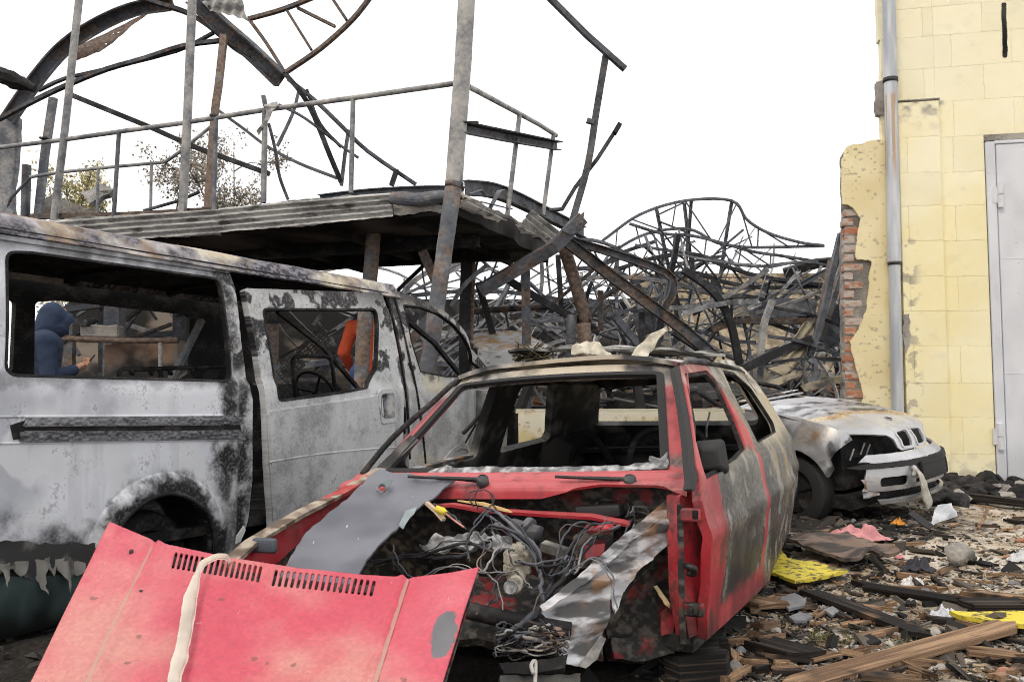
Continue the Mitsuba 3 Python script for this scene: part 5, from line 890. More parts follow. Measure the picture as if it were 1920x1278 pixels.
bstrip([(-0.84, 0.485), (0.74, 0.492), (0.80, 0.51), (0.66, 0.535), (-0.82, 0.533)], 0.765, 'rubbing_strip', 'm_rubber', 0.03)
lw = Polygon([(-0.83, 0.31), (0.55, 0.30), (0.66, 0.315), (0.68, 0.40), (0.66, 0.488), (-0.83, 0.482)]).difference(rnd(Polygon([(0.30, 0.335), (0.57, 0.335), (0.57, 0.41), (0.30, 0.415)]), 0.03)).difference(rnd(Polygon([(0.20, 0.335), (-0.60, 0.34), (-0.60, 0.366), (0.20, 0.372)]), 0.008))
put(bm, 'bumper_skin', sheet(rough(lw, 0.004, 0.02, 7), bfn(0.745), 0.02, 0.035, 0.02), 'm_silver', 40)
bstrip([(-0.80, 0.195), (0.55, 0.19), (0.57, 0.225), (-0.80, 0.235)], 0.745, 'lip', 'm_silver', 0.03)
put(bm, 'backing', sheet(Polygon([(-0.78, 0.2), (0.6, 0.2), (0.62, 0.5), (-0.78, 0.5)]), bfn(0.69), 0.02, 0.08), 'm_char', 40)
bstrip([(0.56, 0.27), (0.68, 0.25), (0.70, 0.40), (0.60, 0.42)], 0.755, 'torn_corner', 'm_flap', 0.01, 0.015, 5)
np_ = put(sal, 'number_plate', sheet(rnd(Polygon([(-0.29, 0.375), (0.17, 0.375), (0.17, 0.50), (-0.29, 0.50)]), 0.008), bfn(0.795), 0.02, 0.05), 'm_rubber', 40, 'blackened number plate, its characters burnt away')
put(np_, 'frame', sheet(Polygon([(-0.30, 0.365), (0.18, 0.365), (0.18, 0.51), (-0.30, 0.51)]).difference(Polygon([(-0.283, 0.382), (0.163, 0.382), (0.163, 0.493), (-0.283, 0.493)])), bfn(0.802), 0.02, 0.03), 'm_rubber', False)
rp = np.random.default_rng(8)
for i in range(8): x = -0.25 + i * 0.05; tput(np_, 'scorched_character', sheet(rough(sbox(x, 0.41, x + 0.022, 0.47), 0.008, 0.006, i, 90), bfn(0.7975), 0.002, 0.02), (0.07, 0.07, 0.075), 0.5, 'm_matte', False)
tput(sal, 'towing_eye', tube(sd(A([0.245, 0.72, 0.46], [0.25, 0.80, 0.47], [0.25, 0.815, 0.44], [0.25, 0.80, 0.40])), 0.022, 8, n=3), (0.5, 0.5, 0.5), 0.3)
wheel(sal, sd(A(0.72, -0.02, 0.27)), sR, 0.315, 0.2, 'm_char', 'm_rubber')
wk = scene
pts = [sd(A(*o)) for o in ((0.25, 0.83, 0.455), (0.25, 0.86, 0.40), (0.235, 0.87, 0.33), (0.20, 0.86, 0.25), (0.17, 0.87, 0.17), (0.155, 0.86, 0.13))]
m = sweep(smooth_path(pts, 5), A([-1, 0], [-0.4, 0.25], [0.2, 0.1], [0.8, 0.3], [1, -0.1], [0.3, -0.3], [-0.5, -0.15]) * 0.08, up=-sF, scale=np.interp(np.linspace(0, 1, 26), [0, 0.25, 0.6, 1], [0.35, 0.6, 1.0, 0.85]))
m = jig(m, 0.008, 25, 2); solo('rag', m, 'm_matte', 'grey rag knotted to the towing eye of the silver saloon', 'rag', True, color=vc(m, (0.40, 0.385, 0.34), 0.4, 1, 25))
# ---------------------------------------------------------------- two more burnt cars behind the red one
def creamy(p, n, uv):
    a = fbm(p.x * 3, p.y * 3, p.z * 3, 4); b = fbm(p.x * 18, p.y * 18, p.z * 18, 4)
    c = mix(C(0.52, 0.49, 0.39), C(0.48, 0.41, 0.22), smoothstep(0.50, 0.62, a)); c = mix(c, C(0.30, 0.18, 0.08), smoothstep(0.56, 0.64, b * 0.6 + a * 0.4) * 0.7)
    return mix(c, C(0.05, 0.05, 0.05), smoothstep(0.97, 1.06, p.z + (b - 0.5) * 0.12) * 0.9)
pbr('m_cream', creamy, 0.5)
cb = thing('cream_car', 'burnt out cream coloured car seen through the windows of the red hatchback', 'car')
by = 6.95
fb = lambda e=0.0: (lambda q: np.c_[q[:, 0], by - e - 0.05 * np.sin(np.clip((q[:, 1] - 0.2) / 0.8, 0, 1) * np.pi), q[:, 1]])
put(cb, 'side', sheet(rough(Polygon([(0.05, 0.2), (1.9, 0.2), (1.92, 0.80), (1.85, 0.93), (0.05, 0.925)]), 0.006, 0.05, 3), fb(), -0.03, 0.08), 'm_cream', 40)
for z in (0.72,): put(cb, 'side_trim', tube([A(0.05, by - 0.055, z), A(1.9, by - 0.055, z)], 0.008, 6), 'm_char', True)
put(cb, 'belt', sweep([A(0.03, by - 0.01, 0.94), A(1.88, by - 0.01, 0.945)], rect(0.06, 0.035)), 'm_cream', False)
for x, x2 in ((0.05, 0.2), (1.05, 1.02), (1.85, 1.6)): put(cb, 'pillar', sweep([A(x, by, 0.92), A(x2, by + 0.15, 1.30)], rect(0.07, 0.05)), 'm_char', False)
pbr('m_ashroof', lambda p, n, uv: mix(C(.03, .03, .03), C(.36, .355, .34), smoothstep(.40, .68, fbm(p.x * 4, p.y * 6, p.z * 4, 6))), .8)
rfn = lambda q: np.c_[q, 1.425 + 0.05 * np.sin((q[:, 0]) * 2.2) + 0.10 * (meshkit.fbm(np.c_[q * 3, q[:, :1] * 0], 3, 6) - 0.5) + 0.05 * (q[:, 1] - by)]
put(cb, 'roof', sheet(rough(Polygon([(-0.02, by + 0.1), (1.75, by + 0.08), (1.8, by + 1.2), (0.0, by + 1.25)]), 0.03, 0.06, 2), rfn, 0.02, 0.07), 'm_ashroof', 40, 'sagging blackened roof')
put(cb, 'side_panel', box(1.85, 0.05, 0.75, (0.95, by + 1.35, 0.55)), 'm_char', False); put(cb, 'engine_block', jig(fine(box(0.8, 0.6, 0.25, (1.25, by + 0.6, 0.95), None, 0.05), 0.08), 0.05, 6, 2), 'm_char', 30)
ra = np.random.default_rng(5)
for i in range(9): tput(cb, 'loose_rod', tube([A(ra.uniform(0.2, 1.7), by + ra.uniform(0.1, 0.9), 0.9 + ra.uniform(0, 0.12)), A(ra.uniform(0.2, 1.7), by + ra.uniform(0.1, 0.9), 0.98 + ra.uniform(0, 0.2))], 0.012, 6), (0.12, 0.12, 0.125), 0.4)
def liner(key, pts, seed, lab):
    m = psheet(pts, 0.012, 5, tear=3, seed=seed, bump=lambda q: 0.06 * (meshkit.fbm(np.c_[q * 0.09, q[:, :1] * 0], 3, seed) - 0.5)[:, None] * A(0.3, -1, 0.6))
    solo(key, m, 'm_matte', lab, 'cloth', True, color=vc(m, (0.46, 0.43, 0.35), 0.6, 3, 22))
liner('roof_lining', [(1070, 664, 6.9), (1074, 648, 6.95), (1092, 640, 7.0), (1115, 640, 7.0), (1135, 652, 6.95), (1152, 668, 6.9), (1120, 668, 6.85), (1095, 660, 6.85)], 3, 'crumpled cream lining heaped on the black car roof behind the red hatchback')
liner('roof_lining', [(1178, 670, 6.9), (1200, 646, 7.0), (1222, 624, 7.05), (1246, 614, 7.1), (1252, 620, 7.1), (1236, 634, 7.05), (1224, 656, 7.0), (1208, 676, 6.88)], 5, 'pale folded lining sticking up like a horn beside the black car roof')
tput(cb, 'burnt_straw', cat([tube([A(ra.uniform(0.0, 0.35), by + ra.uniform(0.1, 0.5), 1.36), A(ra.uniform(0.0, 0.4), by + ra.uniform(0, 0.5), 1.36 + ra.uniform(0.02, 0.16))], 0.006, 4) for i in range(60)]), (0.10, 0.085, 0.05), 0.5)
ca = thing('rusty_car', 'burnt car with a rusted whitish roof behind the nose of the van', 'car')
def rroof(p, n, uv):
    a = fbm(p.x * 4, p.y * 4, p.z * 4, 4); b = fbm(p.x * 16, p.y * 16, p.z * 16, 4)
    return mix(mix(C(0.44, 0.44, 0.44), C(0.30, 0.30, 0.30), b), C(0.30, 0.17, 0.06), smoothstep(0.36, 0.56, a * 0.5 + b * 0.5) * smoothstep(1.50, 1.66, p.z))
pbr('m_rusty', rroof, 0.65)
put(ca, 'roof', psheet([(878, 634, 9.9), (890, 624, 10.3), (958, 620, 10.3), (990, 626, 10.2), (1012, 640, 9.9), (1050, 656, 9.5), (1042, 666, 9.3), (1000, 656, 9.2), (945, 662, 9.2), (912, 676, 9.2), (896, 652, 9.4)], 0.02, 6, tear=1.5), 'm_rusty', 40)
put(ca, 'side', psheet([(896, 655, 9.3), (945, 663, 9.2), (1000, 658, 9.2), (1046, 666, 9.4), (1046, 700, 9.35), (960, 720, 9.15), (930, 860, 9.1), (890, 860, 9.2)], 0.02, 8), 'm_rusty', 40)
put(ca, 'body', box(1.6, 1.4, 0.9, (0.2, 10.4, 0.5)), 'm_char', False)
# ---------------------------------------------------------------- raised deck with railings, posts and the bent frame above it
D0, DL, DR = A(-0.49, 7.8, 0), unit(A(-3.89, 1.6, 0)), unit(A(0.93, 2.3, 0))      # corner, along the front edge to the left, along the right edge to the back
def Yfront(px): k = (px - 960) / FPX; t = (k * 7.8 + 0.49) / (-3.89 - 1.6 * k); return 7.8 + 1.6 * t
def Yright(px): k = (px - 960) / FPX; t = (k * 7.8 + 0.49) / (0.93 - 2.3 * k); return 7.8 + 2.3 * t
def F(px, py, back=0.0): return P(px, py, Yfront(px) + back)
def R_(px, py, back=0.0): return P(px, py, Yright(px) + back)
deck = thing('raised_deck', 'soot blackened concrete deck edged with grey corrugated sheets above the van', 'deck')
def dpos(a, b, z): return D0 + DL * a + DR * b + A(0, 0, z)
def droop(q): return -0.08 * np.clip(q[:, 1] / 2.6, 0, 1) * np.clip(1 - q[:, 0] / 1.2, 0, 1) + 0.02 * (meshkit.fbm(np.c_[q * 2, q[:, :1] * 0], 3, 3) - 0.5)
slab = lambda z: (lambda q: D0 + q[:, :1] * DL + q[:, 1:] * DR + A(0, 0, 1) * (z + droop(q))[:, None])
sg_ = rough(Polygon([(0.06, 0.05), (0.3, 0.02), (6.4, 0.05), (6.4, 2.5), (0.05, 2.65), (-0.04, 1.2)]), 0.03, 0.06, 4, 6)
put(deck, 'slab', sheet(sg_, slab(2.96), -0.20, 0.12, 0.06), 'm_soot', 30)
for b in (0.9, 1.8): put(deck, 'beam', sweep([dpos(0.2, b, 2.70 - 0.03), dpos(3, b, 2.71), dpos(6.3, b, 2.71)], ibeam(0.14, 0.09, 0.012)), 'm_char', False)
for a in (0.5, 1.5, 2.5, 3.5, 4.5, 5.5): put(deck, 'rib', sweep([dpos(a, 0.15, 2.735), dpos(a, 2.5, 2.69)], rect(0.06, 0.07)), 'm_soot', False)
def corrs(pts, k, part, seed, amp=0.024, axis=1):
    """corrugated sheet hung on the front edge: ridges along its length"""
    m = psheet([(x, y, Yfront(x) - 0.05) for x, y in pts], 0.004, 2.4, tear=2.0, seed=seed, edge=2.4, bump=lambda q: (amp * np.sin((q[:, 1] - k(q[:, 0])) * 2 * np.pi / 10.5))[:, None] * A(0.1, -1, 0))
    put(deck, part, m, 'm_corr', 50, 'long grey corrugated sheet along the front edge of the deck')
corrs([(-40, 424), (130, 408), (412, 392), (414, 440), (240, 449), (120, 440), (-40, 462)], lambda x: 392 + (412 - x) * 0.075, 'edge_sheet', 1)
corrs([(410, 390), (560, 374), (735, 360), (737, 405), (560, 425), (410, 436)], lambda x: 362 + (735 - x) * 0.09, 'edge_sheet', 2)
def cs(pts, n, part, seed, back=0.0):
    p0, p1, p2 = pts; 
    m = sheet(rough(sbox(0, 0, 1, 1), 0.012, 0.04, seed, 8), lambda q: (R_(*p0) + (R_(*p1) - R_(*p0)) * q[:, :1] + (R_(*p2) - R_(*p0)) * q[:, 1:] + A(0.03, -0.02, 0.02) * np.sin(q[:, 1:] * 2 * np.pi * n)), 0.004, 0.03, 0.03)
    put(deck, part, m, 'm_corr', 50)
cs(((868, 374), (1000, 436), (866, 386)), 2, 'edge_sheet', 4); cs(((994, 396), (1048, 438), (976, 420)), 3, 'edge_sheet', 5)
m = jig(fine(tube([F(736, 372, -0.05), F(790, 374, -0.05), F(848, 366, -0.05)], [0.065, 0.062, 0.055], 14), 0.06), 0.012, 9, 2); put(deck, 'rolled_sheet', m, 'm_steel', 40, 'rolled up metal sheet at the deck corner', uv=tones(m, 0.42, 0.5)) if False else put(deck, 'rolled_sheet', m, 'm_steel', True, 'rolled up metal sheet at the deck corner', uv=tones(m, 0.42, 0.45))
m = psheet([(738, 388, 7.95), (800, 384, 7.9), (848, 382, 7.82), (846, 402, 7.85), (790, 398, 7.95), (740, 402, 8.0)], 0.12, 6, tear=4, seed=3, bump=lambda q: 0.05 * (meshkit.fbm(np.c_[q * 0.08, q[:, :1] * 0], 3, 5) - 0.5)[:, None] * A(0, -1, 0.6)); put(deck, 'broken_concrete', m, 'm_concrete', False)
m = psheet([(862, 376, 7.85), (880, 372, 7.9), (940, 398, 8.7), (1004, 430, 9.6), (1030, 448, 9.9), (990, 440, 9.5), (930, 416, 8.6), (866, 386, 7.85)], 0.1, 6, tear=4, seed=9, bump=lambda q: 0.05 * (meshkit.fbm(np.c_[q * 0.08, q[:, :1] * 0], 3, 5) - 0.5)[:, None] * A(0.3, -1, 0.6)); put(deck, 'broken_concrete', m, 'm_concrete', False)
m = sweep(smooth_path([R_(872, 352, .3), R_(918, 356, .3), R_(960, 370, .25), R_(1010, 394, .2), R_(1062, 420, .15), R_(1094, 436, .1)], 5), ibeam(0.15, 0.09, 0.012)); bar(deck, 'edge_beam', m, 0.30, 0.4, label='bent steel beam sagging along the right edge of the deck')
m = sweep(smooth_path([F(600, 376, 2.2), F(690, 366, 1.9), F(790, 361, 1.5), F(868, 362, 1.0)], 5), ibeam(0.14, 0.09, 0.012)); bar(deck, 'beam', m, 0.3, 0.3)
m = sweep([F(60, 406, .1), F(240, 403, .1), F(400, 394, .1)], rect(0.05, 0.06)); bar(deck, 'edge_angle', m, 0.18, 0.75)
for pts, w in (([(884, 362), (902, 356), (912, 370)], .04), ([(918, 392), (936, 358), (944, 356)], .05), ([(900, 378), (960, 392)], .03)): bar(deck, 'torn_strip', sweep([R_(x, y, -0.02) for x, y in pts], rect(w, 0.006)), 0.5, 0.2)
def posts(name, pts, r, light, rust, lab, grp=None, cat_='post', up=(0.2, 0.3, 0.9)):
    m = jig(tube(np.array(pts), r, 14, n=6 if len(pts) > 2 else 0), 0.001, 5); return solo(name, m, 'm_steel', lab, cat_, True, grp, uv=tones(m, light, rust))
# tall posts
posts('steel_post', [F(150, -16, -.02), F(137, 100, -.02), F(122, 240, -.02), F(101, 414, 0.02)], 0.042, 0.72, 0.15, 'leftmost tall grey pipe post standing on the front edge of the deck')
posts('steel_post', [F(361, -16, -.02), F(356, 110, -.02), F(350, 250, -.02), F(342, 400, 0.02)], 0.046, 0.74, 0.15, 'tall grey pipe post on the deck above the rear of the van')
lp = thing('leaning_column', 'tall leaning pale column in front of the deck corner, rusty in its lower half', 'column')
cpts = [P(876, -20, 7.55), P(868, 120, 7.55), P(858, 250, 7.55), P(851, 346, 7.55)]; cpt2 = [P(851, 346, 7.55), P(836, 450, 7.5), P(818, 580, 7.5), P(802, 690, 7.5), P(770, 900, 7.45)]
m = jig(fine(tube(cpts, 0.078, 18, n=5), 0.12), 0.004, 8); put(lp, 'shaft', m, 'm_steel', True, 'pale grey flaking upper half', uv=tones(m, 0.80, 0.12))
m = jig(fine(tube(cpt2, [0.076, .074, .074, .075, .075], 18, n=5), 0.12), 0.004, 8); put(lp, 'shaft', m, 'm_steel', True, 'brown rusty lower half', uv=tones(m, 0.50, 0.52))
m = tube([P(852, 342, 7.55), P(851, 352, 7.55)], 0.085, 18); put(lp, 'collar', m, 'm_steel', True, uv=tones(m, 0.3, 0.5))
cb_ = thing('bracket_beam', 'short dark steel beam fixed across from the leaning column to the railing', 'beam'); m = sweep([P(866, 238, 7.5), R_(950, 256, -.1), R_(1048, 274, -.1)], chan(0.105, 0.07, 0.01), up=(0, -0.15, 1)); bar(cb_, 'channel', m, 0.3, 0.3); m = sweep([P(866, 230, 7.5), R_(1048, 267, -.1)], rect(0.11, 0.012)); bar(cb_, 'flange', m, 0.06, 0.1); m = jig(box(0.09, 0.06, 0.03, P(888, 232, 7.6)), 0.006, 20); bar(cb_, 'lump', m, 0.1, 0.4)
# railings
ra1 = thing('railing', 'grey pipe railing along the front edge of the deck', 'railing')
rp_ = [F(-30, 280), F(120, 262), F(223, 247), F(340, 231), F(497, 206), F(660, 184), F(856, 156)]
bar(ra1, 'top_rail', tube(rp_, 0.026, 10), 0.74, 0.2, True)
for x0, y0, x1, y1, r, l in ((223, 248, 213, 412, .024, .42), (405, 220, 401, 396, .024, .5), (497, 205, 494, 380, .03, .6), (662, 184, 658, 362, .024, .62)): bar(ra1, 'baluster', tube([F(x0, y0), F(x1, y1)], r, 10), l, 0.2, True)
for x, y in ((84, 260), (403, 218)): bar(ra1, 'bracket', box(0.09, 0.09, 0.02, F(x, y)), 0.1, 0.2)
ra2 = thing('railing', 'short pale railing running back from the leaning column', 'railing')
bar(ra2, 'top_rail', tube([P(878, 162, 7.6), R_(960, 206), R_(1010, 233), R_(1043, 254)], 0.026, 10), 0.76, 0.2, True)
for x0, y0, x1, y1 in ((974, 216, 951, 406), (1038, 252, 1018, 404)): bar(ra2, 'baluster', tube([R_(x0, y0), R_(x1, y1)], 0.026, 10), 0.68, 0.12, True)
ra3 = thing('railing', 'thin pale railing along the far side of the deck', 'railing')
bar(ra3, 'top_rail', tube([P(56, 332, 12), P(120, 322, 12), P(222, 312, 12), P(310, 304, 12), P(330, 290, 12), P(400, 234, 12)], 0.024, 8), 0.72, 0.1, True)
for x, y0, y1 in ((184, 318, 420), (284, 308, 410)): bar(ra3, 'baluster', tube([P(x, y0, 12), P(x - 2, y1, 12)], 0.022, 8), 0.7, 0.1, True)
bar(ra3, 'stay', tube([P(56, 334, 12), P(20, 372, 12), P(12, 400, 12)], 0.022, 8), 0.25, 0.2, True)
wr_ = solo('sheet_wrap', psheet([(496, 196, 8.55), (518, 190, 8.55), (521, 197, 8.5), (512, 206, 8.5), (506, 222, 8.55), (492, 240, 8.6), (484, 254, 8.62), (480, 246, 8.62), (494, 228, 8.6), (500, 210, 8.58)], 0.006, 5, tear=2, seed=3, bump=lambda q: 0.08 * (meshkit.fbm(np.c_[q * 0.1, q[:, :1] * 0], 2, 5) - 0.5)[:, None] * A(0.3, -1, 0)), 'm_corr', 'crumpled strip of sheet metal wrapped round a railing post', 'sheet metal', 40)
# columns under the deck
for pts, r, l, ru, lab in (([P(702, 412, 8.9), P(694, 520, 8.9), P(682, 620, 8.9), P(670, 900, 8.9)], .078, .52, .62, 'round tan column under the deck behind the van'),
        ([P(1058, 465, 9.9), P(1080, 535, 9.9), P(1100, 606, 9.9)], .075, .26, .8, 'slanting rust brown pipe under the right end of the deck'), ([P(1094, 606, 9.8), P(1097, 665, 9.8), P(1098, 860, 9.8)], .082, .46, .95, 'orange brown pipe stub standing behind the black car roof'), ([P(1072, 590, 10), P(1070, 665, 10), P(1070, 860, 10)], .06, .55, .3, 'grey pipe stub beside the orange brown one')):
    posts('round_column', pts, r, l, ru, lab, None, 'column')
m = sweep([P(876, 462, 9.9), P(872, 590, 9.9), P(870, 860, 9.9)], ibeam(0.15, 0.13, 0.012), up=(0, 1, 0)); sc_ = solo('square_column', m, 'm_steel', 'dark steel column of I section right of the leaning column', 'column', False, uv=tones(m, .06, .3))
m = sweep([P(887, 470, 9.85), P(880, 700, 9.85), P(878, 860, 9.85)], rect(.06, .03)); solo('square_column', m, 'm_steel', 'narrow tan steel post against the dark I section column', 'column', False, uv=tones(m, .42, .75))
m = sweep([P(985, 498, 9.6), P(987, 622, 9.6), P(988, 860, 9.6)], ibeam(.13, .10, .012), up=(0, 1, 0)); solo('square_column', m, 'm_steel', 'greyish brown post standing under the slanting channel beam', 'column', False, uv=tones(m, .32, .55))
# beams round the right end of the deck
def girder(name, pts, prof, l, ru, lab, n=0, up=(0, 0, 1), grp=None, cat_='beam', twist=0.0):
    p = smooth_path(np.array(pts), n) if n else np.array(pts)
    m = sweep(p, prof, up, twist=twist); return solo(name, m, 'm_steel', lab, cat_, False, grp, uv=tones(m, l, ru))
girder('channel_beam', [P(1092, 408, 9.3), P(1040, 462, 9.3), P(990, 492, 9.35), P(900, 545, 9.4)], chan(.14, .08, .012), .40, .5, 'wide brown channel beam hanging diagonally under the deck end', up=(0, -.3, 1))
girder('steel_beam', [P(1062, 452, 9.7), P(1150, 520, 9.7), P(1280, 616, 9.7), P(1340, 668, 9.7)], ibeam(.13, .09, .012), .16, .55, 'long dark beam sloping down right from the deck end to the saloon')
girder('steel_beam', [P(1066, 450, 9.9), P(1160, 478, 9.9), P(1250, 512, 9.9), P(1262, 546, 9.9), P(1240, 590, 9.9), P(1236, 640, 9.9)], chan(.09, .07, .01), .30, .45, 'beam bent like a knee at its right end beyond the deck', 3)
girder('steel_beam', [P(948, 522, 10.1), P(1020, 566, 10.1), P(1094, 606, 10.1), P(1124, 622, 10.1)], rect(.1, .08), .05, .4, 'black beam crossing below the channel beam')
girder('steel_beam', [P(896, 530, 10.2), P(910, 575, 10.2), P(924, 626, 10.2)], rect(.11, .08), .05, .2, 'short black beam leaning right of the I section column')
girder('steel_beam', [P(1046, 478, 10.4), P(1052, 570, 10.4)], rect(.06, .06), .14, .5, 'slim upright bar hanging under the deck end')
girder('steel_beam', [P(1030, 575, 10.2), P(1120, 500, 10.2), P(1162, 484, 10.2)], rect(.05, .04), .25, .5, 'thin brown bar rising right behind the slanting pipe')
girder('steel_beam', [P(1104, 590, 9.9), P(1130, 560, 9.9), P(1180, 530, 9.9)], rect(.04, .04), .2, .5, 'thin bar behind the long sloping beam')
girder('steel_beam', [P(1126, 545, 9.9), P(1126, 620, 9.9)], rect(.06, .05), .10, .6, 'upright brown bar under the long sloping beam'); girder('steel_beam', [P(1204, 585, 9.9), P(1204, 690, 9.9)], rect(.07, .06), .05, .4, 'black upright post at the middle of the long sloping beam')
posts('steel_pipe', [P(882, 584, 10.6), P(960, 578, 10.6), P(1048, 574, 10.6)], 0.042, .22, .6, 'level brown pipe between the columns under the deck', None, 'pipe')
girder('steel_strip', [P(846, 574, 9.7), P(866, 540, 9.6), P(890, 516, 9.6), P(912, 498, 9.6)], rect(.05, .01), .6, .3, 'curved pale strip beside the leaning column', 5, (0, -1, .3), cat_='strip')
girder('steel_beam', [P(792, 470, 8.9), P(822, 560, 8.9), P(770, 640, 9)], rect(.10, .03), .40, .6, 'flat brown bar behind the leaning column', 3, (0, -1, 0))
# the post and brace at the right end
girder('frame_post', [P(1136, 104, 9.4), P(1118, 210, 9.4), P(1102, 310, 9.4), P(1072, 418, 9.4)], rect(.075, .06), .26, .45, 'tall brown post leaning right at the far end of the deck', 4, (0, -1, 0), cat_='post')
girder('frame_rafter', [P(1022, -12, 9.2), P(1100, 66, 9.3), P(1172, 130, 9.4)], rect(.075, .055), .26, .4, 'long slanting bar on top of the leaning post against the sky', up=(0.5, 0, 1))
girder('frame_brace', [P(1160, 236, 9.4), P(1120, 298, 9.45), P(1078, 352, 9.5), P(1054, 392, 9.5), P(1030, 394, 9.5)], rect(.045, .035), .2, .3, 'thin bent brace crossing the leaning post', cat_='brace'); girder('frame_lug', [P(1162, 233, 9.38), P(1152, 250, 9.38)], rect(.1, .05), .1, .2, 'dark plate on the upper end of the thin brace', cat_='plate'); girder('frame_lug', [P(1100, 226, 9.38), P(1114, 230, 9.38)], rect(.06, .05), .3, .2, 'small stub plate on the leaning post', cat_='plate')
m = psheet([(1052, 432, 9.2), (1096, 396, 9.2), (1092, 430, 9.2), (1072, 440, 9.2)], .01, 6); solo('gusset_plate', m, 'm_steel', 'three cornered plate at the foot of the leaning post', 'plate', False, uv=tones(m, .25, .5))
# arched roof frame at the left, sheet metal box sections twisted by the fire
m = sweep(smooth_path([P(10, 420, 12), P(8, 330, 12), P(16, 230, 12)], 4), chan(.24, .10, .02), up=(0.2, -1, 0)); ar = thing('bent_arch', 'big bent sheet steel arch of brown box sections at the upper left', 'arch'); m = psheet([(2, 226, 12), (38, 220, 12), (37, 255, 12), (28, 300, 12), (20, 350, 12), (24, 385, 12), (34, 424, 12), (-12, 424, 12), (-8, 330, 12)], .1, 7, tear=1.5, bump=lambda q: .05 * np.sin(q[:, 1] / 30.)[:, None] * A(0, -1, 0)); bar(ar, 'column', m, .62, .35, True)
m = sweep(smooth_path([P(14, 226, 11.9), P(60, 160, 11.8), P(116, 94, 11.7), P(178, 50, 11.5), P(250, 18, 11.3), P(320, 6, 11.1)], 5), chan(.19, .12, .02), up=(0, -.35, 1)); bar(ar, 'rafter', m, .46, .5)
m = psheet([(136, 100, 11.5), (200, 66, 11.4), (282, 14, 11.2), (262, 42, 11.2), (226, 84, 11.3), (190, 106, 11.4), (150, 122, 11.5), (134, 122, 11.5)], .006, 5, tear=2, seed=2, holes=[Point(217, 70).buffer(1.6), Point(227, 69).buffer(2), Point(205, 92).buffer(1.5), Point(176, 68).buffer(1.6)], bump=lambda q: 0.10 * np.sin((q[:, 1] + q[:, 0] * .4) / 22.)[:, None] * A(0, -1, .3)); bar(ar, 'torn_web', m, .25, .9, True, 'brown torn sheet hanging below the arch')
m = sweep(smooth_path([P(360, -6, 10.9), P(410, 44, 10.9), P(470, 96, 10.9), P(526, 150, 10.9)], 4), chan(.21, .12, .02), up=(.6, -.4, .6)); bar(ar, 'rafter', m, .25, .5)
m = psheet([(366, -8, 10.8), (452, -8, 10.8), (462, 30, 10.8), (466, 38, 10.8), (430, 28, 10.8), (396, 22, 10.8)], .006, 4, tear=1.5, seed=5, bump=lambda q: .03 * np.sin(q[:, 0] / 3.2 + q[:, 1] / 9)[:, None] * A(0, -1, 0)); put(ar, 'ribbed_sheet', m, 'm_corr', 40)
m = sweep(smooth_path([P(250, -8, 11), P(300, 8, 11), P(350, 24, 11), P(392, 50, 11), P(436, 88, 11), P(470, 108, 11)], 4), rect(.09, .05)); bar(ar, 'purlin', m, .12, .5)
gi = lambda pts, w, l, ru, lab, n=0: girder('twisted_bar', pts, rect(w, w * .8), l, ru, lab, n, cat_='bar')
gi([P(-10, 228, 11.3), P(70, 186, 11.2), P(130, 158, 11.2), P(200, 130, 11.1), P(270, 110, 11), P(345, 86, 11), P(418, 76, 11)], .06, .2, .35, 'long thin bar rising right below the arch', 3)
gi([P(72, 170, 11.4), P(120, 148, 11.3), P(180, 134, 11.2), P(330, 96, 11.1), P(400, 62, 11)], .045, .14, .3, 'second thin bar just above the long rising one', 3)
gi([P(128, 176, 11.6), P(280, 238, 11.6), P(360, 274, 11.6), P(505, 326, 11.6)], .075, .05, .1, 'black bar sloping down right across the sky above the deck')
gi([P(408, 206, 11), P(460, 244, 11), P(500, 274, 11), P(560, 306, 11), P(632, 334, 11)], .045, .4, .3, 'pale curved bar sagging to the right behind the deck', 4)
gi([P(536, 140, 10.2), P(566, 176, 10.2), P(590, 220, 10.3), P(618, 290, 10.4), P(640, 342, 10.5)], .075, .08, .15, 'thick black bar bowing down to the deck below the ladder truss', 4)
gi([P(540, 148, 10.4), P(590, 188, 10.5), P(640, 236, 10.6), P(690, 284, 10.8), P(780, 346, 11)], .05, .3, .3, 'long grey bar running down right to the deck from the ladder truss', 3)
gi([P(560, 172, 10.8), P(548, 215, 10.8), P(520, 274, 10.8)], .04, .4, .05, 'short pale bar hanging left of the thick black bar', 4)
gi([P(575, 168, 10.6), P(600, 232, 10.7), P(640, 276, 10.8)], .035, .18, .2, 'thin dark wire-like bar beside the thick black bar', 4)
gi([P(504, 232, 10.2), P(516, 280, 10.2), P(524, 330, 10.2), P(540, 374, 10.2)], .04, .2, .2, 'slim bar hanging from the wrapped railing post', 4)
gi([P(522, 196, 9.6), P(572, 222, 9.7), P(640, 274, 9.9), P(672, 296, 10)], .03, .35, .2, 'thin wavy bar right of the wrapped railing post', 4)
gi([P(654, 244, 10.9), P(648, 280, 10.9), P(640, 348, 10.9)], .05, .3, .1, 'short upright stub at the middle of the deck', 2); gi([P(744, 318, 10.9), P(734, 348, 10.9)], .07, .1, .2, 'short dark stub on the deck near the leaning column')
gi([P(494, 180, 8.6), P(498, 200, 8.6)], .05, .5, .2, 'stub end above the wrapped railing post')
girder('rusty_column', [P(420, 66, 10.8), P(410, 160, 10.8), P(402, 220, 10.8), P(390, 390, 10.8)], rect(.085, .07), .55, .8, 'rust orange upright column behind the deck', 3, (0, -1, 0), cat_='column')
girder('rusty_column', [P(100, 184, 12.4), P(84, 290, 12.4), P(72, 402, 12.4)], rect(.10, .08), .55, .4, 'tan upright column beside the leftmost tall post', 0, (0, -1, 0), cat_='column')
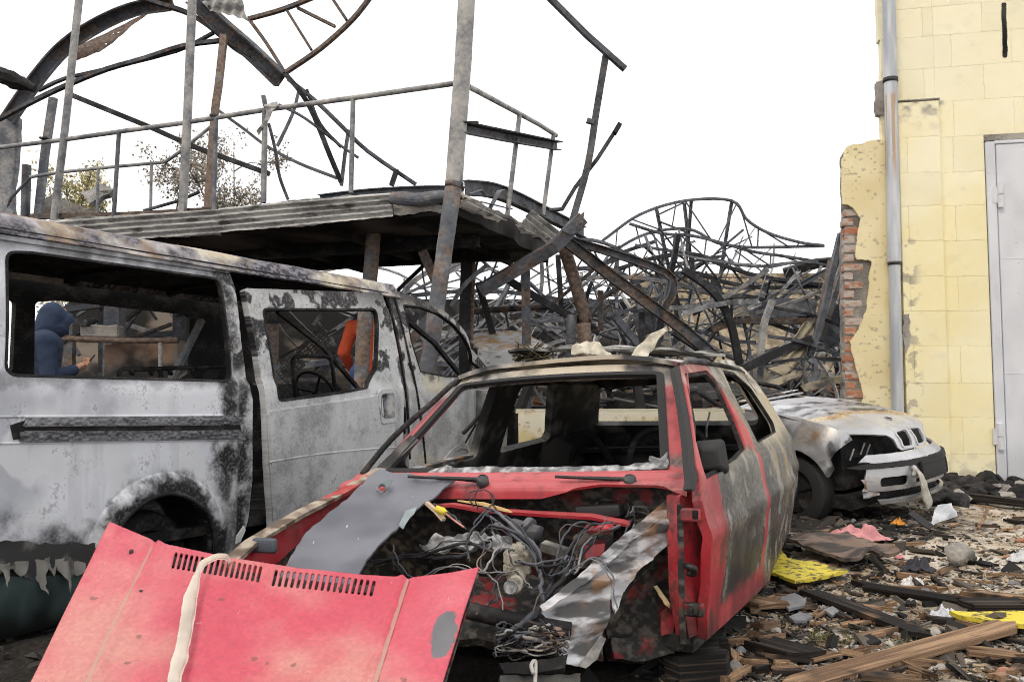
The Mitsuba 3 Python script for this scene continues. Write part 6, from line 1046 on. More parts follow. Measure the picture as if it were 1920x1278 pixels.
m = tube([P(50, 310, 12.6), P(47, 420, 12.6)], .065, 12); solo('chimney_pipe', m, 'm_steel', 'short grey pipe end standing left of the deck', 'pipe', True, uv=tones(m, .35, .4))
# ladder truss hanging at the top
lt = thing('ladder_truss', 'rust red ladder truss curling down from the top edge of the picture', 'truss')
for pts in ([P(466, 36, 9.6), P(530, 18, 9.5), P(596, -8, 9.4)], [P(700, -12, 9.3), P(660, 38, 9.4), P(600, 92, 9.5), P(536, 136, 9.6)], [P(468, 38, 9.6), P(500, 82, 9.6), P(534, 136, 9.6)]): bar(lt, 'chord', sweep(smooth_path(np.array(pts), 4), rect(.05, .04)), .28, .72)
for a, b in ((P(538, 20, 9.5), P(584, 94, 9.5)), (P(558, 15, 9.5), P(628, 50, 9.45)), (P(618, -10, 9.4), P(650, 38, 9.4))): bar(lt, 'rung', sweep([a, b], rect(.05, .03)), .3, .65)
cw_ = jig(fine(tube([P(-20, 132, 9), P(20, 150, 9), P(66, 164, 9)], [.10, .09, .04], 8), .05), .035, 9, 3); solo('charred_rafter', cw_, 'm_char', 'charred splintered timber end at the left edge of the picture', 'timber', 40)
for pts, mat_, lab in (([(150, 360, 12.4), (196, 344, 12.4), (210, 352, 12.4), (205, 362, 12.4), (168, 380, 12.3)], 'm_corr', 'pale bent duct end lying on the deck'), ([(75, 380, 12.6), (100, 366, 12.6), (140, 380, 12.6), (180, 392, 12.6), (200, 404, 12.6), (76, 410, 12.6)], 'm_concrete', 'grey rubble heap on the left end of the deck')):
    solo('deck_debris', psheet(pts, .12, 6, tear=4, seed=4), mat_, lab, 'debris', False)
gi([P(270, 395, 10.5), P(330, 378, 10.4), P(374, 360, 10.3)], .035, .1, .1, 'thin dark bar lying on the deck behind the second tall post')
# ---------------------------------------------------------------- heap of collapsed roof trusses
rs = np.random.default_rng(77)
def b2(name, pts, w, l, ru, lab, cat_='bar', n=4, grp=None, prof=None):
    return girder(name, [P(*p) for p in pts], rect(w, w * .7) if prof is None else prof, l, ru, lab, n if len(pts) > 2 else 0, grp=grp, cat_=cat_)
def truss(lab, top, bot, Y, n, w=.045, l=.3, ru=.1):
    k = thing('roof_truss', lab, 'truss'); a = smooth_path(np.array([P(*p, Y) if len(p) == 2 else P(*p) for p in top]), 5); b = smooth_path(np.array([P(*p, Y) if len(p) == 2 else P(*p) for p in bot]), 5)
    bar(k, 'chord', sweep(a, angle(w * 1.3, w * .3)), l, ru); bar(k, 'chord', sweep(b, angle(w * 1.3, w * .3)), l, ru)
    at = lambda c, t: c[min(len(c) - 1, int(round(t * (len(c) - 1))))]
    for i in range(n):
        t = (i + .5 * (i % 2 == 0)) / n; t2 = min(1, (i + 1) / n)
        bar(k, 'web', sweep([at(a, t), at(b, t2 if i % 2 else (i + .2) / n)], rect(w * .8, w * .5)), l + rs.uniform(-.05, .08), ru)
truss('thin truss looping high against the sky beside the ruined wall', [(1130, 452), (1200, 403), (1285, 377), (1372, 377), (1400, 412), (1440, 437), (1500, 455), (1546, 461)], [(1140, 478), (1210, 440), (1290, 430), (1345, 456), (1400, 464), (1450, 464), (1500, 463), (1544, 462)], 14.5, 10, .038, .36)
truss('second truss below the looping one, sagging towards the ruined wall', [(1180, 420), (1240, 438), (1300, 443), (1360, 458), (1410, 472), (1470, 481), (1532, 491)], [(1190, 460), (1250, 470), (1310, 478), (1360, 492), (1420, 500), (1480, 494), (1534, 492)], 14, 11, .038, .32)
truss('truss lying level across the middle of the heap', [(1160, 505), (1230, 484), (1300, 478), (1360, 500), (1430, 520), (1545, 536)], [(1150, 540), (1230, 520), (1300, 512), (1360, 530), (1430, 540), (1560, 538)], 13.5, 11, .05, .10)
truss('broken truss standing on end left of the looping one', [(1230, 392), (1242, 450), (1256, 520), (1262, 580)], [(1282, 380), (1290, 450), (1296, 520), (1290, 590)], 15, 8, .05, .2)
truss('bent truss low in the heap near the saloon', [(1300, 590), (1360, 560), (1420, 560), (1500, 592), (1570, 600)], [(1300, 640), (1360, 604), (1420, 600), (1500, 626), (1570, 640)], 12.8, 8, .05, .12)
truss('curled truss behind the deck end', [(1090, 470), (1150, 470), (1220, 500), (1262, 560), (1270, 640)], [(1080, 505), (1140, 505), (1190, 530), (1222, 580), (1230, 650)], 13, 9, .05, .16)
for pts, w, l, ru, lab in (
  ([(1577, 438, 11.6), (1562, 500, 11.6), (1545, 580, 11.6), (1518, 668, 11.6)], .10, .4, .1, 'grey box beam leaning on the ruined wall'), ([(1560, 488, 11.9), (1546, 560, 11.9), (1528, 630, 11.9)], .12, .35, .95, 'rust red pipe leaning beside the grey box beam'),
  ([(1580, 505, 12.2), (1562, 562, 12.2), (1540, 640, 12.2)], .10, .5, .5, 'pale pink pipe leaning behind the ruined wall'), ([(1334, 618, 12.4), (1390, 602, 12.4), (1450, 602, 12.4), (1522, 602, 12.4)], .13, .2, .6, 'broad purple brown beam lying level in the heap'),
  ([(1448, 563, 11.8), (1432, 610, 11.8), (1426, 660, 11.8), (1424, 712, 11.8)], .11, .75, .25, 'pale ash coloured bent post in front of the heap'), ([(1440, 630, 11.5), (1500, 640, 11.5), (1588, 670, 11.5)], .06, .22, .2, 'bar sloping right below the level purple brown beam'),
  ([(1392, 692, 11.6), (1450, 664, 11.6), (1520, 636, 11.6)], .16, .03, .1, 'wide black beam rising right above the saloon'), ([(1448, 680, 11.2), (1510, 672, 11.2), (1584, 674, 11.2)], .06, .06, .1, 'thin black bar lying level above the saloon bonnet'),
  ([(1518, 680, 11), (1526, 676, 11), (1528, 700, 11), (1516, 728, 11)], .08, .4, .3, 'short hooked grey tube above the saloon bonnet'), ([(1280, 505, 12.2), (1335, 545, 12.2), (1368, 600, 12.2), (1388, 690, 12.2)], .13, .06, .15, 'thick black beam curving down in the middle of the heap'),
  ([(1372, 378, 14.6), (1362, 440, 14.6), (1350, 520, 14.6), (1340, 560, 14.6)], .07, .25, .1, 'upright strut under the top of the looping truss'), ([(1296, 378, 14.6), (1292, 430, 14.6), (1284, 510, 14.6)], .07, .2, .1, 'strut standing under the crest of the looping truss'),
  ([(1150, 590, 12), (1200, 650, 12), (1222, 690, 12)], .14, .3, .1, 'grey bar leaning left of the pale horn shaped lining'), ([(1262, 620, 11), (1300, 645, 11), (1340, 672, 11)], .14, .03, .05, 'short black beam behind the roof of the red hatchback'),
  ([(1450, 576, 11.9), (1520, 590, 11.9), (1580, 612, 11.9)], .05, .1, .1, 'thin bar crossing behind the pale bent post')): b2('twisted_bar', pts, w, l, ru, lab)
ytop = lambda x: np.interp(x, [560, 700, 860, 900, 1000, 1100, 1200, 1300, 1400, 1500, 1580], [500, 505, 500, 490, 485, 478, 455, 440, 462, 505, 530])
LB, GB = 'dark fire twisted steel bar lying in the heap of collapsed trusses', 'twisted bars in the heap'
for i in range(250):
    x = rs.choice([rs.uniform(1040, 1570), rs.uniform(880, 1200), rs.uniform(700, 900)], p=[.68, .22, .10]); yt = ytop(x); y = yt + (740 - yt) * rs.beta(1.3, 1.15)
    Y = rs.uniform(12, 18.5); L = rs.uniform(40, 150); a = rs.choice([rs.normal(.15, .35), rs.normal(-.5, .35), rs.normal(1.5, .35), rs.uniform(0, 3.1)]); c, s = math.cos(a), math.sin(a); cv = rs.normal(0, .16) * L
    if y - abs(s) * L < yt - 30: y = yt + abs(s) * L - 10
    pts = [(np.clip(x + c * L * t - s * cv * (1 - t * t), 560, 1574), min(y + s * L * t + c * cv * (1 - t * t), 770), Y + t * rs.normal(0, .6)) for t in (-1, -.35, .3, 1)]
    w = rs.choice([.025, .04, .055, .085], p=[.3, .38, .24, .08])
    if i >= 185: w = rs.uniform(.016, .03)
    b2('heap_bar', pts, w, float(np.clip(rs.normal(.50, .2), .06, 1)), rs.choice([.05, .15, .45], p=[.55, .39, .06]), LB, 'bar', 4, GB, angle(w * 1.2, w * .3) if i % 3 else None)
for i in range(46):   # seen through the van and between the posts
    x = rs.uniform(470, 760) if i < 30 else rs.uniform(110, 370); y = rs.uniform(560, 740) if i < 30 else rs.uniform(560, 640); L = rs.uniform(25, 90); a = rs.uniform(-1.2, 1.2); Y = rs.uniform(9.8, 15)
    b2('heap_bar', [(x - math.cos(a) * L, y - math.sin(a) * L, Y), (x, y + rs.normal(0, 6), Y), (x + math.cos(a) * L, y + math.sin(a) * L, Y)], rs.choice([.04, .06, .1]), float(rs.uniform(.05, .5)), rs.choice([.1, .5]), LB, 'bar', 4, GB)
# plates and panels in the heap
for pts, l, ru, lab in (([(1332, 524, 13), (1348, 530, 13), (1362, 556, 13), (1366, 578, 13), (1342, 576, 13), (1336, 550, 13)], .08, .1, 'dark torn plate hanging in the middle of the heap'), ([(1404, 572, 12.6), (1440, 560, 12.6), (1530, 560, 12.8), (1532, 590, 12.8), (1470, 596, 12.7), (1408, 598, 12.6)], .45, .1, 'grey buckled sheet behind the pale bent post'),
  ([(1540, 600, 12.4), (1578, 560, 12.4), (1582, 640, 12.4), (1548, 660, 12.4)], .4, .05, 'blue grey crumpled sheet beside the ruined wall'), ([(1180, 580, 13), (1210, 560, 13), (1240, 600, 13), (1200, 640, 13)], .25, .1, 'buckled plate left of the middle of the heap'), ([(1284, 636, 12.2), (1322, 624, 12.2), (1330, 690, 12), (1290, 692, 12)], .55, .1, 'pale buckled sheet low in the heap behind the red hatchback')):
    m = psheet(pts, .01, 6, tear=3, seed=int(pts[0][0]), bump=lambda q: .12 * (meshkit.fbm(np.c_[q * .05, q[:, :1] * 0], 3, 5) - .5)[:, None] * A(.3, -1, .2)); solo('metal_sheet', m, 'm_steel', lab, 'sheet metal', True, uv=tones(m, l, ru))
m = psheet([(1462, 676, 11.5), (1484, 640, 11.6), (1506, 606, 11.8), (1526, 596, 11.9), (1528, 626, 11.8), (1512, 662, 11.6), (1486, 690, 11.4)], .01, 4, tear=1.5, bump=lambda q: .035 * np.sin((q[:, 0] * .8 + q[:, 1] * .55) / 2.2)[:, None] * A(0, -1, 0)); solo('roof_panel', m, 'm_tanpanel', 'tan corrugated panel leaning in the heap by the ruined wall', 'panel', 40)
for pts, lab in (([(1436, 716, 10.9), (1490, 696, 11.1), (1500, 704, 11.1), (1448, 726, 10.9)], 'pale flat board above the saloon bonnet'), ([(1500, 722, 10.9), (1580, 702, 11.0), (1583, 716, 11.0), (1510, 734, 10.9)], 'long pale board lying against the foot of the ruined wall'), ([(1440, 690, 11.4), (1500, 676, 11.5), (1470, 704, 11.3)], 'three cornered pale board in the heap')):
    m = psheet(pts, .03, 6, tear=1); solo('board', m, 'm_tanpanel', lab, 'board', False)
pbr('m_tanpanel', lambda p, n, uv: mix(C(.30, .265, .19), C(.06, .055, .05), smoothstep(.40, .66, fbm(p.x * 5, p.y * 5, p.z * 5, 5))), .8)
# rubble under the bars: broken pieces nobody could count
def shards(n, fn, seed, smin, smax, flat, cols):
    r = np.random.default_rng(seed); vs, fs, cl = [], [], []; base = trimesh.creation.box((1, 1, 1)); bv, bf = np.array(base.vertices), np.array(base.faces)
    for i in range(n):
        p = fn(r); s = r.uniform(smin, smax); d = A(s * r.uniform(.6, 2.6), s * r.uniform(.3, 1), s * flat * r.uniform(.4, 1.3)); v = bv * d * (1 + r.uniform(-.35, .35, (8, 1)))
        R = rotz(r.uniform(0, 6.28)) @ rotx(r.normal(0, .35)) @ roty(r.normal(0, .3)); vs.append(v @ R.T + p); fs.append(bf + 8 * i); cl.append(np.repeat([np.array(cols[r.integers(len(cols))]) * r.uniform(.6, 1.35)], 8, 0))
    return tm(np.vstack(vs), np.vstack(fs)), np.clip(np.vstack(cl), 0, .8)
def heap_at(r): x, y = r.uniform(-1.5, 7.5), r.uniform(11.5, 19); return A(x, y, float(gz(x, y)) + r.uniform(-.02, .12))
m, c = shards(2600, heap_at, 3, .08, .35, .4, [(.03, .03, .03), (.06, .055, .05), (.12, .115, .11), (.2, .18, .15), (.16, .08, .05)])
solo('rubble', m, 'm_matte', 'burnt rubble and ash under the collapsed trusses', 'rubble', False, kind='stuff', color=c)
def yard_at(r): x, y = r.uniform(-6.5, -0.5), r.uniform(7.5, 13); return A(x, y, float(gz(x, y)) + r.uniform(-.02, .2))
m, c = shards(1500, yard_at, 5, .06, .3, .45, [(.03, .03, .03), (.06, .055, .05), (.12, .115, .11), (.22, .19, .15), (.25, .11, .06)])
solo('rubble', m, 'm_matte', 'burnt rubble on the ground behind the van', 'rubble', False, kind='stuff', color=c)
# seen through the van windows
m = psheet([(196, 646, 10.6), (260, 640, 10.6), (332, 636, 10.6), (334, 745, 10.6), (196, 745, 10.6)], .25, 8, tear=2, seed=3); solo('low_wall', m, 'm_peach', 'low peach and grey rendered wall seen through the rear side window of the van', 'wall', False)
pbr('m_peach', lambda p, n, uv: mix(mix(C(.17, .16, .145), C(.28, .18, .125), smoothstep(.45, .65, fbm(p.x * 1.6, 1, p.z * 1.2, 5))), C(.03, .028, .027), smoothstep(.40, .62, fbm(p.x * 2.2 + 9, 2, p.z * 2.5, 6))), .9)
posts('steel_pipe', [P(108, 634, 10.2), P(220, 638, 10.2), P(334, 638, 10.2)], .035, .3, .7, 'brown handrail in front of the low peach wall', None, 'pipe')
posts('steel_pipe', [P(301, 640, 10.2), P(300, 780, 10.2)], .025, .7, .2, 'thin pale upright under the brown handrail', None, 'pipe')
m = box(.42, .3, .16, P(192, 622, 10.4), rotz(.2), .02); solo('concrete_block', jig(fine(m, .1), .02, 6), 'm_concrete', 'broken concrete block on the wall behind the van', 'block', False)
m = psheet([(96, 575, 15), (200, 560, 15), (290, 575, 15), (380, 560, 15), (560, 555, 15.5), (730, 560, 16), (740, 800, 16), (90, 800, 15)], .3, 10, tear=8, seed=6); solo('gutted_wall', m, 'm_ruin', 'gutted brick wall far behind the van', 'wall', False)
for x, y, yb, w, l, ru in ((133, 570, 700, .10, .45, .6), (200, 566, 640, .13, .14, .4), (216, 570, 650, .2, .5, .3), (340, 575, 720, .16, .16, .4), (512, 610, 760, .12, .55, .7)):
    girder('burnt_post', [P(x, y, 11), P(x - 2, yb, 11), P(x - 3, 860, 11)], rect(w, w), l, ru, {133: 'thin tan post behind the phone of the hooded person', 200: 'dark post right of the thin tan one', 216: 'wide grey post behind the rear window of the van', 340: 'dark post at the right end of the low peach wall', 512: 'tan post seen at the left of the door window'}[x], up=(0, -1, 0), cat_='post')
for c0, (x0, y0), (nx, ny), lab in ((0, (590, 637), (6, 5), 'upper perforated dark plate seen through the van door window'), (1, (543, 683), (5, 5), 'lower perforated dark plate seen through the van door window')):
    g = A([-26, 14], [14, -32], [30, 2], [-8, 36]) + A(x0, y0); hs = []
    for i in range(nx):
        for j in range(ny):
            u, v = (i + .5) / nx, (j + .5) / ny; q = g[0] + (g[1] - g[0]) * u + (g[3] - g[0]) * v; d = (g[3] - g[0]) / ny * .26; e = (g[1] - g[0]) / nx * .3; hs.append([q - d - e, q + d - e, q + d + e, q - d + e])
    m = psheet([(*q, 9.3) for q in g], .008, 6, holes=hs, edge=4); solo('perforated_plate', m, 'm_char', lab, 'plate', False)
pbr('m_ruin', lambda p, n, uv: mix(C(.022, .021, .02), C(.24, .20, .165), smoothstep(.50, .78, fbm(p.x * 1.3, 2, p.z * 1.6, 6))), .9)
# ---------------------------------------------------------------- trees beyond the site
def tree(lab, base, H, W, seed, leaf, n_leaf, zc=.62):
    r = np.random.default_rng(seed); k = thing('autumn_tree', lab, 'tree'); B = A(*base); limbs, tips = [], []
    tr = smooth_path([B, B + A(r.normal(0, .1), 0, H * .3), B + A(r.normal(0, .25), 0, H * .62), B + A(r.normal(0, .35), 0, H * .97)], 5)
    put(k, 'trunk', tube(tr, [H * .018, H * .012, .04, .02], 8), 'm_bark', True)
    def grow(p, d, L, rad, lev):
        q = [p]; d = unit(d)
        for i in range(4): d = unit(d + r.normal(0, .16, 3) + A(0, 0, .06)); q.append(q[-1] + d * L / 4)
        limbs.append(tube(smooth_path(q, 2), [rad, rad * .35], 4)); 
        if lev >= 1: tips.extend(q[1:])
        if lev < 2:
            for i in range(r.integers(4, 7)): grow(q[r.integers(1, 5)], d + r.normal(0, .65, 3), L * r.uniform(.4, .65), rad * .5, lev + 1)
    for i in range(15):
        t = r.uniform(.28, .97); a = r.uniform(0, 6.28); p = tr[int(t * (len(tr) - 1))]; grow(p, A(math.cos(a), math.sin(a), r.uniform(.3, 1.1)), W * (1.15 - .7 * abs(t - zc)) * r.uniform(.5, 1), .035, 0)
    labels[put(k, 'branches', cat(limbs), 'm_bark', True)] = {'kind': 'stuff'}
    tips = np.array(tips); c = tips[r.integers(0, len(tips), n_leaf)] + r.normal(0, .16, (n_leaf, 3)); a, b = r.normal(size=(n_leaf, 3)), r.normal(size=(n_leaf, 3)); a /= np.linalg.norm(a, axis=1)[:, None]; b = np.cross(a, b); b /= np.linalg.norm(b, axis=1)[:, None]; s = r.uniform(.04, .09, (n_leaf, 1))
    v = np.stack([c - a * s, c + b * s * .6, c + a * s, c - b * s * .6], 1).reshape(-1, 3); f = np.arange(4 * n_leaf).reshape(-1, 4); n_leaf = int(n_leaf); col = np.repeat(np.array(leaf)[r.integers(0, len(leaf), n_leaf)] * r.uniform(.6, 1.4, (n_leaf, 1)), 4, 0)
    labels[put(k, 'crown', tm(v, np.vstack([f[:, [0, 1, 2]], f[:, [0, 2, 3]]])), 'm_leaf', False, color=col)] = {'kind': 'stuff'}
pbr('m_bark', (.10, .085, .075), .9); scene['m_leaf'] = {'type': 'twosided', 'nested': {'type': 'principled', 'base_color': {'type': 'mesh_attribute', 'name': 'vertex_color'}, 'roughness': .7, 'specular': .2}}
yl, br = [(.50, .46, .26), (.45, .45, .27), (.55, .47, .28)], [(.36, .33, .28), (.42, .36, .28), (.32, .31, .27)]
tree('yellow leaved autumn tree low behind the left end of the deck', (P(150, 745, 32)[0], 32, 0), 9.9, 1.8, 3, yl, 8000); tree('second yellow autumn tree right of the first', (P(222, 745, 33)[0], 33, 0), 9.6, 1.7, 9, yl, 7500)
tree('tall thin brown tree nearly bare behind the second tall post', (P(318, 745, 35)[0], 35, 0), 12.4, 2.2, 4, br, 5500); tree('brown sparse tree behind the rust orange column', (P(390, 745, 34)[0], 34, 0), 10.8, 1.8, 6, br, 5500); tree('thin brown tree right of the rust orange column', (P(450, 745, 35)[0], 35, 0), 11.6, 1.7, 8, br, 5500)
# ---------------------------------------------------------------- people
def hull2(a, b, ra, rb): return manifold3d.Manifold.batch_hull([manifold3d.Manifold.sphere(ra, 14).translate(list(map(float, a))), manifold3d.Manifold.sphere(rb, 14).translate(list(map(float, b)))])
def body(bones, e=.02, it=12):
    m = manifold3d.Manifold.batch_boolean([hull2(*b) for b in bones], manifold3d.OpType.Add).refine_to_length(e); q = m.to_mesh(); t = trimesh.Trimesh(q.vert_properties[:, :3], q.tri_verts); t.merge_vertices()
    return trimesh.smoothing.filter_taubin(t, iterations=it)
def person(key, lab, base, yaw, J, hood, jacket, trousers, vest=None, bulk=1.0):
    """J: joints in the person's own axes (x ahead, y to the left, z up), from the ground between the feet"""
    k = thing(key, lab, 'person'); R = rotz(yaw); W = {n: A(*base) + R @ A(*p) for n, p in J.items()}; g = lambda *b: [(W[a], W[c], ra, rc) for a, c, ra, rc in b]
    sk = g(('pelvis', 'belly', .11, .105), ('belly', 'chest', .105, .12), ('chest', 'neck', .11, .055), ('neck', 'head', .055, .075), ('head', 'crown', .08, .08), ('head', 'chin', .07, .045), ('sl', 'sr', .06, .06))
    for s in 'lr': sk += g(('hip' + s, 'knee' + s, .08, .055), ('knee' + s, 'ankle' + s, .055, .04), ('ankle' + s, 'toe' + s, .04, .03), ('s' + s, 'el' + s, .05, .042), ('el' + s, 'wr' + s, .042, .028), ('wr' + s, 'hand' + s, .028, .032), ('hip' + s, 'pelvis', .09, .1), ('s' + s, 'chest', .05, .1))
    nose = W['head'] + R @ A(.095, 0, -.01); sk.append((W['head'], nose, .05, .014))
    hands = []
    for s, sg in (('l', 1), ('r', -1)):
        d = unit(W['hand' + s] - W['wr' + s]); side = unit(np.cross(d, A(0, 0, 1))); upv = np.cross(side, d)
        for i, L in enumerate((.065, .075, .07, .055)):
            p0 = W['hand' + s] + side * (.022 * (i - 1.5)) + d * .01; p1 = p0 + d * L * .55 + upv * .012; p2 = p1 + d * L * .3 + upv * .03; hands += [(p0, p1, .0095, .009), (p1, p2, .009, .008)]
        t0 = W['wr' + s] + d * .035 - side * sg * .028; hands += [(t0, t0 + d * .03 - side * sg * .014 + upv * .015, .011, .010), (t0 + d * .03 - side * sg * .014 + upv * .015, t0 + d * .06 - side * sg * .006 + upv * .03, .010, .008)]
    m = body(sk + hands, .012, 8); put(k, 'body', m, 'm_matte', True, color=vc(m, (.45, .25, .17), .1))
    f = lambda n: W[n]
    tr = []
    for s in 'lr': tr += g(('hip' + s, 'knee' + s, .105, .075), ('knee' + s, 'ankle' + s, .075, .06), ('hip' + s, 'pelvis', .11, .125))
    m = jig(body(tr, .025), .008, 9, 2); put(k, 'trousers', m, 'm_matte', True, color=vc(m, trousers, .25))
    jk = g(('pelvis', 'belly', .135 * bulk, .13 * bulk), ('belly', 'chest', .13 * bulk, .145 * bulk), ('chest', 'neck', .125 * bulk, .07), ('sl', 'sr', .085, .085))
    for s in 'lr': jk += g(('s' + s, 'el' + s, .078, .066), ('el' + s, 'wr' + s, .066, .045), ('s' + s, 'chest', .08, .12))
    m = jig(body(jk, .02), .010, 11, 4); put(k, 'jacket', m, 'm_matte', True, color=vc(m, jacket, .22, 1, 9))
    for s in 'lr':
        m = body(g(('ankle' + s, 'toe' + s, .05, .042)), .015); put(k, 'shoe', m, 'm_matte', True, color=vc(m, (.03, .03, .03)))
    if vest is not None:
        vs = []
        for t in np.linspace(0, 1, 6): c = W['pelvis'] + (W['chest'] - W['pelvis']) * t * 1.12; vs += [(c - R @ A(0, .09, 0), c + R @ A(0, .09, 0), .145, .145)]
        m = body(vs, .02, 3); put(k, 'vest', m, 'm_matte', True, 'dark padded body warmer', color=vc(m, vest, .2))
    if hood is not None:
        hb_ = [(W['crown'] - R @ A(.035, 0, .0), W['head'] - R @ A(.045, 0, .03), 0.104, 0.108), (W['head'] - R @ A(.045, 0, .03), W['neck'] - R @ A(.04, 0, -.02), 0.108, 0.09), (W['crown'] - R @ A(.035, 0, 0), W['crown'] + R @ A(.055, 0, -.05), 0.104, 0.070), (W['head'] - R @ A(.045, 0, .03), W['chin'] + R @ A(.0, 0, .03), 0.108, 0.070), (W['crown'] + R @ A(.055, 0, -.05), W['chin'] + R @ A(.0, 0, .03), 0.078, 0.070)]
        mm_ = manifold3d.Manifold.batch_boolean([hull2(*b) for b in hb_], manifold3d.OpType.Add) - hull2(W['head'] + R @ A(.085, 0, -.01), W['head'] + R @ A(.26, 0, -.12), .055, .065)
        q = mm_.refine_to_length(.015).to_mesh(); t = trimesh.Trimesh(q.vert_properties[:, :3], q.tri_verts); t.merge_vertices(); t = jig(trimesh.smoothing.filter_taubin(t, iterations=10), .006, 14, 5); put(k, 'hood', t, 'm_matte', True, color=vc(t, hood, .2, 2, 9))
    else:
        m = body([(W['crown'] - R @ A(.015, 0, -.01), W['head'] - R @ A(.04, 0, 0), .098, .09)], .015); put(k, 'hair', m, 'm_matte', True, color=vc(m, (.03, .022, .017), .3))
    return k, W, R
JS = dict(pelvis=(0, 0, .96), belly=(.0, 0, 1.12), chest=(.02, 0, 1.34), neck=(.06, 0, 1.50), head=(.10, 0, 1.585), crown=(.115, 0, 1.66), chin=(.165, 0, 1.52), sl=(.03, .19, 1.42), sr=(.03, -.19, 1.42),
    ell=(.06, .25, 1.13), elr=(.06, -.25, 1.13), wrl=(.24, .09, 1.20), wrr=(.24, -.09, 1.20), handl=(.31, .05, 1.235), handr=(.31, -.05, 1.235), hipl=(0, .1, .93), hipr=(0, -.1, .93), kneel=(.03, .11, .50), kneer=(-.01, -.11, .50), anklel=(.0, .12, .08), ankler=(-.04, -.12, .08), toel=(.16, .14, .04), toer=(.12, -.14, .04))
b0 = P(72, 745, 7.0)
pk, PW, PR = person('person', 'person in blue hood and dark padded vest looking down at a phone behind the van', (b0[0], 7.0, float(gz(b0[0], 7.0)) + .06), .55, JS, (.036, .052, .090), (.033, .047, .083), (.022, .027, .042), (.035, .045, .075))
hm = (PW['handl'] + PW['handr']) / 2 + PR @ A(.055, 0, .04)
ph = box(.012, .07, .14, hm, PR @ roty(.6), .003); solo('phone', ph, 'm_rubber', 'dark phone held by the hooded person', 'phone', False)
J2 = dict(JS); J2.update(head=(.03, 0, 1.60), crown=(.02, 0, 1.68), chin=(.09, 0, 1.535), neck=(.02, 0, 1.5), ell=(.0, .28, 1.14), elr=(.0, -.28, 1.14), wrl=(.14, .2, .97), wrr=(.14, -.2, .97), handl=(.19, .17, .93), handr=(.19, -.17, .93))
b1 = P(692, 745, 9.35); z1 = .40
sb = jig(fine(box(1.5, .9, z1 + .3, (b1[0], 9.4, (z1 - .3) / 2), rotz(.15), .04), .15), .03, 5, 3); solo('concrete_slab', sb, 'm_concrete', 'broken concrete slab that the person in orange stands on', 'slab', False)
person('person', 'person in an orange jacket and blue jeans half hidden by the tan column', (b1[0], 9.35, z1), 1.75, J2, None, (.42, .07, .03), (.05, .08, .18))
# ---------------------------------------------------------------- things lying on the ground at the right
rd_ = np.random.default_rng(31)
def plank_mesh(a, b, w, t, lift=(0, 0), tip=0.0, seed=0, split=.012):
    """a sawn board from a to b, its ends broken"""
    a, b = A(*a), A(*b); a[2] += lift[0] + t / 2; b[2] += lift[1] + t / 2; d = b - a; L = np.linalg.norm(d); ex = d / L; ey = unit(np.cross(A(0, 0, 1), ex)); ez = np.cross(ex, ey)
    ey, ez = ey * math.cos(tip) + ez * math.sin(tip), ez * math.cos(tip) - ey * math.sin(tip); r = np.random.default_rng(seed)
    n = max(4, int(L / .06)); xs = np.linspace(0, L, n); ny = 5; ys = np.linspace(-w / 2, w / 2, ny); e0, e1 = r.uniform(0, .09, ny), r.uniform(0, .12, ny)
    g = np.array([[(np.clip(x, e0[j], L - e1[j]), ys[j] + split * .5 * math.sin(x * 3 + seed)) for j in range(ny)] for x in xs]).reshape(-1, 2)
    hgt = lambda s: t / 2 * s + split * .35 * (meshkit.fbm(np.c_[g * A(3, 30), g[:, :1] * 0 + seed + s], 2, seed) - .5)
    sag = .0
    top = a + g[:, :1] * ex + g[:, 1:] * ey + hgt(1)[:, None] * ez; bot = a + g[:, :1] * ex + g[:, 1:] * ey + hgt(-1)[:, None] * ez; N = len(g)
    k = np.arange(N).reshape(n, ny); q = np.stack([k[:-1, :-1], k[1:, :-1], k[1:, 1:], k[:-1, 1:]], -1).reshape(-1, 4); f = np.vstack([q[:, [0, 1, 2]], q[:, [0, 2, 3]]])
    ed = np.r_[k[:, 0], k[-1, 1:], k[::-1, -1][1:], k[0, ::-1][1:-1]]; e2 = np.roll(ed, -1); wl = np.vstack([np.c_[ed, ed + N, e2], np.c_[e2, ed + N, e2 + N]])
    m = tm(np.vstack([top, bot]), np.vstack([f, f[:, ::-1] + N, wl])); uv = np.vstack([g, g + A(0, .3)])
    if m.volume < 0: m.invert()
    return m, uv
def plank(key, p0, p1, w, t, ch, lab, lift=(0, 0), tip=0.0, grp=None, cat_='plank', world=False):
    a, b = (p0, p1) if world else (G(*p0), G(*p1)); s = int(rd_.integers(1, 9999)); m, uv = plank_mesh(a, b, w, t, lift, tip, s)
    k = solo(key, m, 'm_wood', lab, cat_, False, grp, uv=np.c_[uv[:, 0] + s % 37, uv[:, 1] + .5 + 10 * ch]); return k
plank('plank', (1470, 1300), (1908, 1196), .115, .026, 0, 'long pale brown plank in the bottom right foreground', (.01, .05))
plank('plank', (1506, 1119), (1762, 1212), .105, .022, 3, 'long charred plank lying aslant below the yellow board', (.03, .02))
plank('plank', (1594, 1109), (1836, 1145), .045, .03, 5, 'thin black charred batten behind the long charred plank', (.02, .01), .5)
plank('plank', (1808, 1127), (1945, 1143), .09, .025, 0, 'pale brown board at the right edge, farthest of three', (.03, .04))
plank('plank', (1792, 1157), (1945, 1156), .10, .055, 4, 'dark thick board at the right edge, middle of three', (.02, .02), .15)
plank('plank', (1384, 1131), (1478, 1156), .16, .025, 1, 'short dark brown board beside the sill of the red hatchback', (.02, .03))
plank('plank', (1412, 1214), (1540, 1248), .15, .035, 4, 'thick half burnt board with a crackled black end in the foreground', (.01, .01))
plank('plank', (1320, 1186), (1398, 1170), .12, .055, 2, 'brown block of wood under the sill of the red hatchback', (.0, .0))
